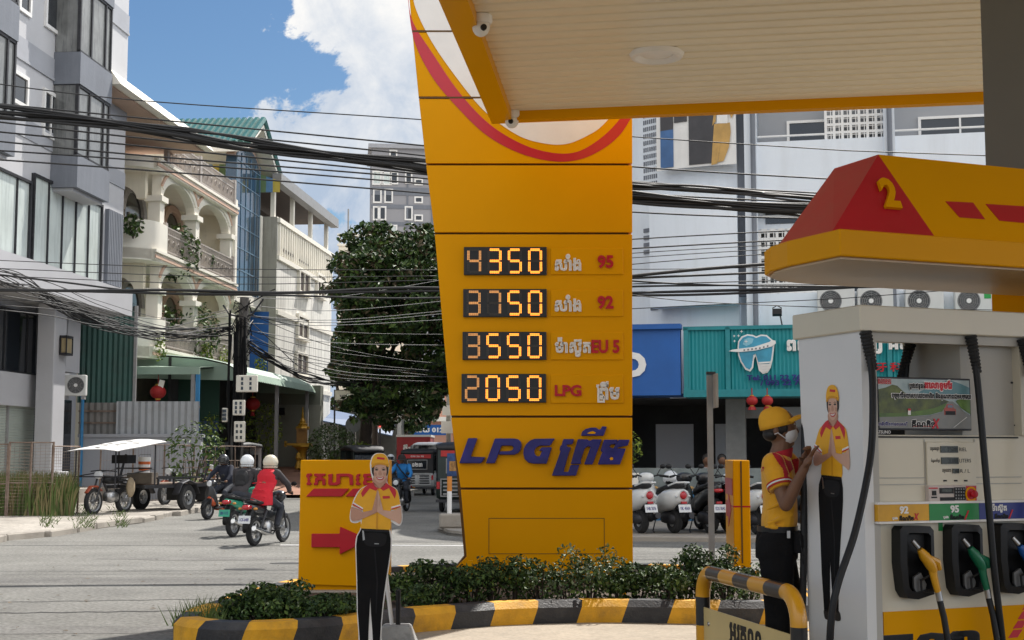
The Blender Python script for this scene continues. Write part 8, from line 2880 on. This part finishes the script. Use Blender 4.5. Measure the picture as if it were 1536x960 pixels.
text_mb('098 56 70', bold=.01, depth=.003, fit=(.5, .06), T=Matrix.Translation((-1.331, 0, 1.495)) @ Euler((0, 0, -PI / 2)).to_matrix().to_4x4()).build('lettering', M_mwhite, tw)
text_mb('១២៣', stroke=.05, depth=.003, fit=(.4, .16), T=Matrix.Translation((-1.317, 0, 1.18)) @ Euler((0, 0, -PI / 2)).to_matrix().to_4x4()).build('lettering', M_mwhite, tw)
p = gr(345, 744)
tuktuk('white tuk-tuk with a grey roof parked by the utility pole', (p.x, p.y, .1), hd(-.05, -1.0) - .2, M_tukw, M_tukw, pm('grey_vinyl', (.14, .145, .15), .6, .15, 4), None)
p = gr(545, 742)
tuktuk('black-roofed tuk-tuk mostly hidden behind the arrow sign', (p.x, p.y, 0), hd(.3, -1.0), M_tukg, M_tukg, M_vinyl, None)
def car(label, loc, rz, paint, name='parked_car', L_=4.6, W_=1.78, H_=1.72):
 c = empty(name, loc, rz, label, 'car')
 for x in (-1.38, 1.38):
  for y in (-W_ / 2 + .1, W_ / 2 - .1):
   wheel(c, (x, y, .35), .35, .20)
 bd = MB().loft([sect(-L_ / 2, W_ * .42, .45, .90, 5), sect(-L_ / 2 + .12, W_ * .48, .36, 1.02, 6), sect(-1.0, W_ * .5, .32, 1.05, 6), sect(1.0, W_ * .5, .32, 1.02, 6), sect(1.9, W_ * .48, .36, .94, 5), sect(L_ / 2, W_ * .40, .45, .80, 4)])
 bd.build('body', paint, c, smooth=2)
 cb = MB().loft([sect(-L_ / 2 + .18, W_ * .42, 1.0, 1.12, 5), sect(-L_ / 2 + .45, W_ * .43, 1.0, H_ - .08, 5), sect(-1.2, W_ * .43, 1.0, H_, 5), sect(.2, W_ * .42, 1.0, H_ - .03, 5), sect(1.15, W_ * .43, 1.0, 1.1, 5)])
 cb.build('cabin', paint, c, smooth=2)
 g = MB()
 rx = -L_ / 2 + .17
 g.add([(rx + .02, -W_ * .36, 1.12), (rx + .02, W_ * .36, 1.12), (rx + .25, W_ * .34, H_ - .14), (rx + .25, -W_ * .34, H_ - .14)], [(0, 1, 2, 3)])
 g.build('rear_window', M_glassd, c)
 g = MB()
 for s in (-1, 1):
  y = s * (W_ * .438)
  g.add([(-1.7, y, 1.1), (.75, y, 1.1), (.2, y * .985, H_ - .16), (-1.5, y * .985, H_ - .14)], [(0, 1, 2, 3)])
 g.build('side_window', M_glassd, c)
 MB().add([(1.12, -W_ * .36, 1.12), (1.12, W_ * .36, 1.12), (.35, W_ * .34, H_ - .1), (.35, -W_ * .34, H_ - .1)], [(0, 1, 2, 3)]).build('windscreen', M_glassd, c)
 for y in (-.68, .68):
  MB().bx(-L_ / 2 - .01, -L_ / 2 + .1, y - .1, y + .1, .82, 1.0).build('tail_light', M_tail, c)
  MB().bx(L_ / 2 - .16, L_ / 2 - .02, y - .14, y + .14, .66, .80).build('headlight', M_lens, c)
 return c
p = gr(650, 731)
car('silver sport utility car queued beyond the tuk-tuks', (p.x, p.y, 0), hd(.06, 1), pm('silver_paint', (.50, .52, .54), .3, .04, 3, metal=.3, coat=.5), 'parked_car', 4.6, 1.9, 1.99)
p = gr(618, 726)
car('white pickup-sized car left of the silver car', (p.x, p.y, 0), hd(.10, -1), pm('white_car_paint', (.60, .62, .63), .3, .04, 3, coat=.5), 'parked_car', 4.5, 1.8, 1.93)
p = at(624, 700, 68)
tr = empty('box_truck', (p.x, 68, 0), R(90), 'small red and white box truck far down the side street', 'truck')
bz0, bz1 = at(624, 690, 68).z, at(624, 656, 68).z
MB().bx(-1.8, 1.6, -.80, .80, .62, bz1).build('cargo_box', pm('truck_red', (.36, .035, .04), .5, .1, 3), tr)
MB().bx(-1.84, 1.63, -.83, .83, bz1, bz1 + .1).build('box_roof', M_white, tr)
MB().bx(1.66, 2.7, -.75, .75, .5, 1.9).build('cab', M_white, tr)
for x in (-1.1, 2.1):
 for y in (-.7, .7):
  wheel(tr, (x, y, .32), .32, .2)
text_mb('ទឹកកក', stroke=.05, depth=.01, fit=(1.0, .35), T=Matrix.Translation((-1.812, 0, 1.75)) @ Euler((0, 0, -PI / 2)).to_matrix().to_4x4()).build('lettering', M_mwhite, tr)
# ================================================================== motor carts at the kerb
def motor_cart(label, loc, rz, roof=True, seed=1):
 """motorcycle welded to a flat two-wheeled load bed; local x forward"""
 t = empty('motor_cart', loc, rz, label, 'cart')
 # bed
 fr = MB()
 for y in (-.52, .52):
  fr.bx(-2.3, .35, y - .03, y + .03, .58, .66)
  fr.bx(-2.3, -.2, y - .025, y + .025, .80, .84)
  for x in (-2.28, -1.6, -.9, -.25):
   fr.bx(x - .02, x + .02, y - .02, y + .02, .58, .84)
 for x in (-2.28, -1.5, -.8, -.1):
  fr.bx(x - .03, x + .03, -.52, .52, .585, .655)
 fr.bx(.1, .7, -.04, .04, .50, .58)
 bed = fr.build('bed_frame', M_dkmet, t)
 MB().bx(-2.25, -.15, -.49, .49, .662, .69).build('bed_boards', M_rust, bed)
 for y in (-.66, .66):
  wheel(t, (-1.25, y, .33), .33, .17)
  MB().loft([sect(-1.72, .10, .40, .46), sect(-1.55, .10, .64, .70), sect(-1.25, .10, .72, .78), sect(-.95, .10, .64, .70), sect(-.78, .10, .40, .46)]).build('mudguard', M_dkmet, t).location = (0, y, 0)
 MB().bx(-2.33, -2.30, .28, .62, .22, .60).build('mud_flap', M_rubber, t)
 MB().bx(-2.33, -2.30, -.62, -.28, .22, .60).build('mud_flap', M_rubber, t)
 # pulling motorcycle
 wheel(t, (1.55, 0, .31), .31, .09, spokes=16)
 wheel(t, (.38, 0, .31), .31, .10, spokes=16)
 m = MB()
 for s in (-1, 1):
  m.tube([(1.55, s * .07, .31), (1.30, s * .07, .92)], .022, 6)
 m.tube([(1.28, 0, .88), (.95, 0, .42), (.5, 0, .38)], .03, 6).tube([(1.28, 0, .90), (.6, 0, .74), (.2, 0, .66)], .03, 6)
 m.tube([(1.18, -.36, 1.0), (1.28, -.1, 1.02), (1.28, .1, 1.02), (1.18, .36, 1.0)], .015, 6)
 m.build('bike_frame', M_dkmet, t, smooth=True)
 MB().loft([sect(1.22, .06, .74, .86), sect(1.05, .13, .70, .90), sect(.80, .13, .70, .88), sect(.68, .07, .70, .80)]).build('fuel_tank', M_black, t, smooth=2)
 MB().loft([sect(.70, .10, .74, .80), sect(.4, .13, .75, .82), sect(.1, .11, .75, .82)]).build('seat', M_seat, t, smooth=2)
 MB().loft([sect(1.08, .09, .30, .52), sect(.92, .13, .26, .56), sect(.72, .10, .28, .50)]).build('engine', M_alloy, t, smooth=2)
 MB().loft([sect(1.82, .05, .50, .54), sect(1.66, .06, .63, .68), sect(1.45, .06, .63, .68), sect(1.28, .05, .54, .58)]).build('front_fender', pm('faded_red', (.35, .07, .03), .5, .2, 5), t, smooth=2)
 MB().lathe([(0, 1.44), (.085, 1.43), (.095, 1.34), (.05, 1.28)], (0, 0, .92), 'x', 16).build('headlight', M_lens, t, smooth=True)
 cb = MB().ball((.55, .30, .62), (.13, .09, .24), 10, 8)
 cb.build('sack', pm('sackcloth', (.30, .24, .16), .9, .2, 6), t, smooth=True)
 ps = MB()
 if roof:
  for (x, y) in ((1.5, -.55), (1.5, .55), (-.1, -.52), (-.1, .52)):
   ps.tube([(x, y, .62), (x, y, 1.62 if x < 1 else 1.48)], .018, 6)
  ps.tube([(1.5, -.75, .88), (1.5, .75, .88)], .016, 6).tube([(-.1, -.52, 1.05), (1.5, -.55, .88)], .014, 6).tube([(-.1, .52, 1.05), (1.5, .55, .88)], .014, 6)
  ps.tube([(.3, -.2, .8), (.2, -.1, 1.4)], .03, 6)
  ps.build('roof_post', M_dkmet, t)
  rf = MB()
  n = 8
  rr_ = random.Random(seed)
  gz_ = [[(1.68 - 1.95 * i / n, -.72 + 1.44 * j / n, 1.47 + .24 * i / n + .05 * math.sin(j / n * PI) + rr_.uniform(-.008, .008)) for j in range(n + 1)] for i in range(n + 1)]
  for i in range(n):
   for j in range(n):
    q = [gz_[i][j], gz_[i + 1][j], gz_[i + 1][j + 1], gz_[i][j + 1]]
    rf.add(q + [(a, b, c - .015) for a, b, c in q], [(0, 1, 2, 3), (7, 6, 5, 4)])
  rfo = rf.build('roof_sheet', M_white, t, smooth=2)
  mk = MB()
  for k in range(9):
   i, j = rr_.randint(1, 6), rr_.randint(1, 6)
   a = gz_[i][j]
   mk.box((a[0], a[1], a[2] + .012), (.06, .16, .004), rz=rr_.uniform(-.5, .5), ry=.12)
  mk.build('roof_mark', M_black, rfo)
  MB().bx(.25, .60, -.22, .22, 1.18, 1.38).build('hanging_box', M_black, t)
  MB().tube([(.0, -.5, 1.06), (.0, .5, 1.06)], .02, 6).build('crossbar', M_dkmet, t)
 else:
  rr_ = random.Random(seed)
  for x in (-2.28, -1.2, -.1):
   for y in (-.52, .52):
    ps.tube([(x, y, .6), (x + rr_.uniform(-.06, .06), y, 1.62)], .016, 6)
  ps.tube([(-2.3, -.52, 1.6), (-.1, -.52, 1.62)], .016, 6).tube([(-2.3, .52, 1.6), (-.1, .52, 1.62)], .016, 6)
  for z in (1.0, 1.2):
   for y in (-.52, .52):
    ps.tube([(-2.3, y, z), (-.1, y, z)], .012, 5)
  for k in range(12):
   for y in (-.52, .52):
    ps.tube([(-2.2 + k * .18, y, .84), (-2.2 + k * .18, y, 1.2)], .010, 5)
  ps.tube([(.6, .3, .8), (.0, .45, 1.5)], .018, 6)
  ps.build('rail', M_rust, t)
 return t
def bucket(loc, lab, tilt=0.0):
 b = empty('bucket', loc, 0, lab, 'bucket')
 MB().lathe([(0, 0), (.125, 0), (.15, .36), (.155, .38), (.14, .36), (.12, .03), (0, .03)], n=20).build('pail', M_white, b, smooth=True)
 MB().lathe([(.131, .05), (.135, .13), (.1352, .13)], n=20).lathe([(.140, .20), (.1445, .27)], n=20).build('orange_band', pm('orange_plastic', (.60, .13, .03), .5), b)
 MB().tube([(.15, 0, .36), (.13, .05, .44), (-.13, .05, .44), (-.15, 0, .36)], .005, 5).build('handle', M_dkmet, b)
 b.rotation_euler = (0, tilt, 0)
 return b
pc = gr(124, 779)
hz_ = hd(-.08, -1.0)
hv = Vector((math.cos(hz_), math.sin(hz_), 0))
lc = Vector((pc.x, pc.y, .11)) - hv * 1.55 + Vector((.55, .2, 0))
hz2 = hz_ - .27
motor_cart('motor cart with a sloping white sheet roof parked nearest the kerb', (lc.x, lc.y, .08), hz2, True, 4)
# bucket sits on the crossbar/bed behind the seat
cc2, ss2 = math.cos(hz2), math.sin(hz2)
bp3 = Vector((lc.x + cc2 * -.35, lc.y + ss2 * -.35, .08 + .69))
tag(MB().bx(-.3, .3, -.3, .3, 0, .26).build('crate', pm('old_crate', (.10, .08, .06), .8, .3, 4), loc=(bp3.x, bp3.y, bp3.z)), 'dark crate on the roofed cart under the bucket', 'crate')
bucket((bp3.x + .05, bp3.y - .05, bp3.z + .26), 'white bucket with orange bands on the roofed motor cart')
lc2 = gr(262, 768) - Vector((0, 0, 0))
lc2 = Vector((-8.9, 39.4, .09))
motor_cart('rusty roofless motor cart with tall rails parked behind the roofed one', lc2, hz2, False, 9)
bucket((lc2.x + cc2 * -.5 + .1, lc2.y + ss2 * -.5, .09 + .69), 'white and orange bucket tilted on the roofless motor cart', .35)
# ================================================================== wire fences and weeds at the left
def wire_fence(label, a, b, h, nposts, nw, mesh=True):
 a, b = Vector(a), Vector(b)
 L_ = (b - a).length
 ang = math.atan2((b - a).y, (b - a).x)
 f = empty('wire_fence', a, ang, label, 'fence')
 for i in range(nposts):
  x = L_ * i / (nposts - 1)
  MB().tube([(x, 0, 0), (x + .02, 0, h)], .024, 6).build('post', M_rust, f)
 MB().tube([(0, 0, h - .02), (L_, 0, h - .02)], .018, 6).build('rail', M_rust, f)
 MB().tube([(0, 0, h * .45), (L_, 0, h * .45)], .014, 6).build('rail', M_rust, f)
 w_ = MB()
 for k in range(nw):
  z = .08 + (h - .15) * k / (nw - 1)
  w_.tube([(0, 0, z), (L_ * .5, .015, z - .01), (L_, 0, z)], .004, 3, caps=False)
 for k in range(int(L_ / .11)):
  w_.tube([(k * .11, 0, .05), (k * .11 + .01, 0, h - .05)], .0035, 3, caps=False)
 w_.build('wire_mesh', M_rust, f)
 return f
y0 = 31.0
wire_fence('rusty wire mesh fence panel at the far left edge', (at(-40, 700, y0).x, y0, .1), (at(9, 700, y0).x, y0 + .05, .1), 1.62, 2, 22)
wire_fence('taller rusty wire mesh fence panel before the roller shutter', (at(11, 700, y0).x, y0 + .06, .1), (at(76, 700, y0 + .3).x, y0 + .4, .1), 1.66, 3, 22)
wire_fence('rusty mesh fence panel behind the roofed motor cart', (at(78, 700, y0 + .5).x, y0 + .5, .1), (at(118, 700, 33).x, 33, .1), 1.58, 2, 22)
wire_fence('low rail fence before the grey rendered wall', (at(150, 700, 38).x, 38, .1), (at(290, 700, 40.8).x, 40.8, .1), 1.66, 4, 5)
gs = MB()
rg = random.Random(17)
for i in range(5200):
 u = rg.uniform(-60, 112)
 y = rg.uniform(31.2, 34.2)
 x = at(u, 700, y).x
 hgt = rg.uniform(.35, 1.05) * (1.0 if u < 108 else .8)
 a = rg.uniform(0, 6.28)
 bend = rg.uniform(.05, .35) * hgt
 w_ = rg.uniform(.012, .026)
 gs.mi = 0 if rg.random() < (.62 if 15 < u < 75 else .35) else 1
 dx, dy = math.cos(a) * bend, math.sin(a) * bend
 gs.add([(x - w_, y, .1), (x + w_, y, .1), (x + w_ * .7 + dx * .4, y + dy * .4, .1 + hgt * .6), (x - w_ * .7 + dx * .4, y + dy * .4, .1 + hgt * .6), (x + dx, y + dy, .1 + hgt)], [(0, 1, 2, 3), (3, 2, 4)])
for i in range(900):
 u, v = rg.uniform(60, 190), rg.uniform(758, 792)
 p = gr(u, v, .11)
 hgt = rg.uniform(.04, .16)
 a = rg.uniform(0, 6.28)
 if rg.random() < .5 + .5 * math.sin(u * .11):
  gs.mi = 1
  gs.add([(p.x - .01, p.y, .1), (p.x + .01, p.y, .1), (p.x + math.cos(a) * hgt, p.y + math.sin(a) * hgt, .1 + hgt)], [(0, 1, 2)])
tag(gs.build('tall_grass', [M_grass1, M_grass2]), kind='stuff')
p = at(5, 760, 31.4)
clump('weed_plant', (p.x, 31.4, .1), (.3, .3, .3), 120, .12, [M_leafm, M_leafl], (.5, .5), 'broad-leaved weed at the foot of the left fence', 'plant')
# ================================================================== overhead cables
cab_n = 0
M_cable = pm('cable_black', (.013, .013, .014), .6, .2, 4)
M_cablel = pm('cable_grey', (.16, .16, .16), .6, .2, 4)
def cable(pts, r, label, group='thin overhead cables', strands=1, spread=.05, mat=None, seed=0):
 """pts: (u, v, depth) along the span; the cable is placed at its real distance and hung between those points"""
 P_ = [at(u, v, Y) for u, v, Y in pts]
 Q = [P_[0]] + P_ + [P_[-1]]
 out = []
 for i in range(1, len(Q) - 2):
  p0, p1, p2, p3 = Q[i - 1:i + 3]
  for k in range(12):
   t = k / 12
   out.append(.5 * (2 * p1 + (p2 - p0) * t + (2 * p0 - 5 * p1 + 4 * p2 - p3) * t * t + (3 * p1 - p0 - 3 * p2 + p3) * t ** 3))
 out.append(P_[-1])
 if pts[0][0] <= -20:
  d = (P_[0] - P_[1]).normalized()
  out = [out[0] + d * 9 + Vector((0, 0, .5)), out[0] + d * 4 + Vector((0, 0, .15))] + out
 if pts[-1][0] >= 1240:
  d = (P_[-1] - P_[-2]).normalized()
  out += [out[-1] + d * 5 + Vector((0, 0, .15)), out[-1] + d * 12 + Vector((0, 0, .6))]
 mb = MB()
 rg_ = random.Random(seed * 31 + 5)
 for s in range(strands):
  oy, oz = (rg_.uniform(-spread, spread), rg_.uniform(-spread, spread)) if strands > 1 else (0, 0)
  ph, am = rg_.uniform(0, 6), rg_.uniform(.2, .6) * spread if strands > 1 else 0
  mb.tube([p + Vector((0, oy, oz + am * math.sin(i * .35 + ph))) for i, p in enumerate(out)], r * (rg_.uniform(.7, 1.25) if strands > 1 else 1), 5)
 o = mb.build('cable_bundle' if strands > 1 else 'cable', mat or M_cable, smooth=2)
 return tag(o, label, 'cable', group)
YA = 20.0
cable([(-60, 163, YA), (200, 190, YA), (400, 222, YA), (640, 250, YA), (800, 274, YA), (948, 297, YA), (1250, 318, YA)], .019, 'thick black cable bundle crossing the whole street at the top', None, 12, .066, seed=1)
thin = 'thin black cable strung across the street'
for k, (va, vm, vb, vc, vd, Y) in enumerate([(118, 150, 180, 205, 226, 24), (150, 176, 219, 250, 270, 22), (162, 189, 234, 272, 292, 21), (176, 206, 250, 281, 300, 20.5), (192, 218, 262, 290, 306, 20.6), (206, 232, 268, 300, 312, 21), (222, 240, 276, 300, 322, 22), (236, 254, 290, 318, 330, 22)]):
 cable([(-60, va, Y), (200, vm, Y), (640, vb, Y), (948, vc, Y), (1270, vd, Y)], .011 if k in (0,) else .014, thin)
cable([(-60, 434, 26), (200, 437, 26), (420, 439, 26), (650, 434, 26), (948, 441, 26), (1250, 432, 26)], .022, 'thick black cable running level across the street at mid height', None, 3, .03, seed=4)
cable([(-60, 405, 27), (100, 424, 27), (240, 440, 27), (420, 443, 27), (650, 447, 27), (948, 430, 27), (1250, 428, 27)], .02, 'second black cable just above the mid-height cable', None)
for k, (va, vb) in enumerate([(395, 405), (407, 414), (418, 420)]):
 cable([(-40, va - 6, 30), (330, va + 8, 30), (655, vb, 30)], .009, thin)
# tangle from the left down to the utility pole
rg = random.Random(77)
for k in range(10):
 va = 392 + k * 8 + rg.uniform(-4, 4)
 vm = 440 + k * 3.2 + rg.uniform(-6, 6)
 ve = 478 + rg.uniform(-16, 34)
 cable([(-40, va, 30), (70, va + (vm - va) * .55 + rg.uniform(-3, 6), 32), (150, vm + 14, 35), (250, (vm + ve) / 2 + 22, 40), (348, ve, 45)], (.007 + .006 * rg.random()), thin if k % 3 else thin)
cable([(60, 446, 34), (150, 486, 36), (230, 503, 40), (300, 502, 43), (350, 494, 45)], .013, 'tangled grey-black cable bundle sagging from the grey building to the pole', None, 12, .13, seed=8)
cable([(-30, 410, 31), (50, 436, 33), (110, 470, 35), (180, 492, 38)], .012, 'tangled cable bundle hugging the grey building overhang', None, 12, .22, seed=9)
cable([(352, 500, 45), (400, 535, 46), (450, 562, 48), (500, 574, 52), (560, 576, 60)], .022, 'sagging cable bundle from the pole towards the dark tree', None, 9, .10, seed=12)
cable([(352, 470, 45), (400, 440, 44), (412, 434, 42)], .022, 'short black cable rising from the pole to the mid-height cable', None)
cable([(352, 462, 45), (400, 505, 46), (446, 548, 48), (470, 560, 50)], .016, 'single steep cable from the pole down over the green awning', None)
for k, (va, vm, vb, m) in enumerate([(470, 466, 449, 1), (480, 480, 464, 1), (487, 484, 468, 1), (492, 488, 478, 1), (482, 497, 502, 0), (500, 514, 518, 1), (505, 528, 548, 0), (512, 540, 560, 0), (520, 545, 568, 0), (500, 555, 566, 1), (525, 560, 575, 0), (470, 520, 553, 0), (460, 446, 415, 1), (530, 548, 560, 0), (536, 566, 572, 0)]):
 cable([(356, va - (8 if k % 2 else 14), 45), (500, vm, 48), (690, vb, 52)], .012, 'thin slack cable between the pole and the tree', 'slack cables before the tree', mat=M_cablel if m else M_cable)
# right side, before the white building
for (va, vb, r_, Y) in [(360, 342, .012, 24), (374, 356, .014, 24), (381, 362, .008, 24), (388, 368, .008, 24), (416, 388, .030, 23), (418, 404, .020, 23), (420, 430, .018, 24), (398, 374, .009, 25), (404, 398, .008, 25), (464, 448, .008, 26), (440, 462, .008, 25), (426, 418, .010, 24)]:
 cable([(930, va, Y), (1050, (va + vb) / 2 + 2, Y), (1260, vb, Y)], r_, 'thin cable before the white building', 'cables before the white building')
cable([(925, 276, 19.6), (1050, 284, 19.6), (1260, 300, 19.6)], .018, 'grey-black bundle of five cables before the curved banner', None, 5, .05, seed=22)
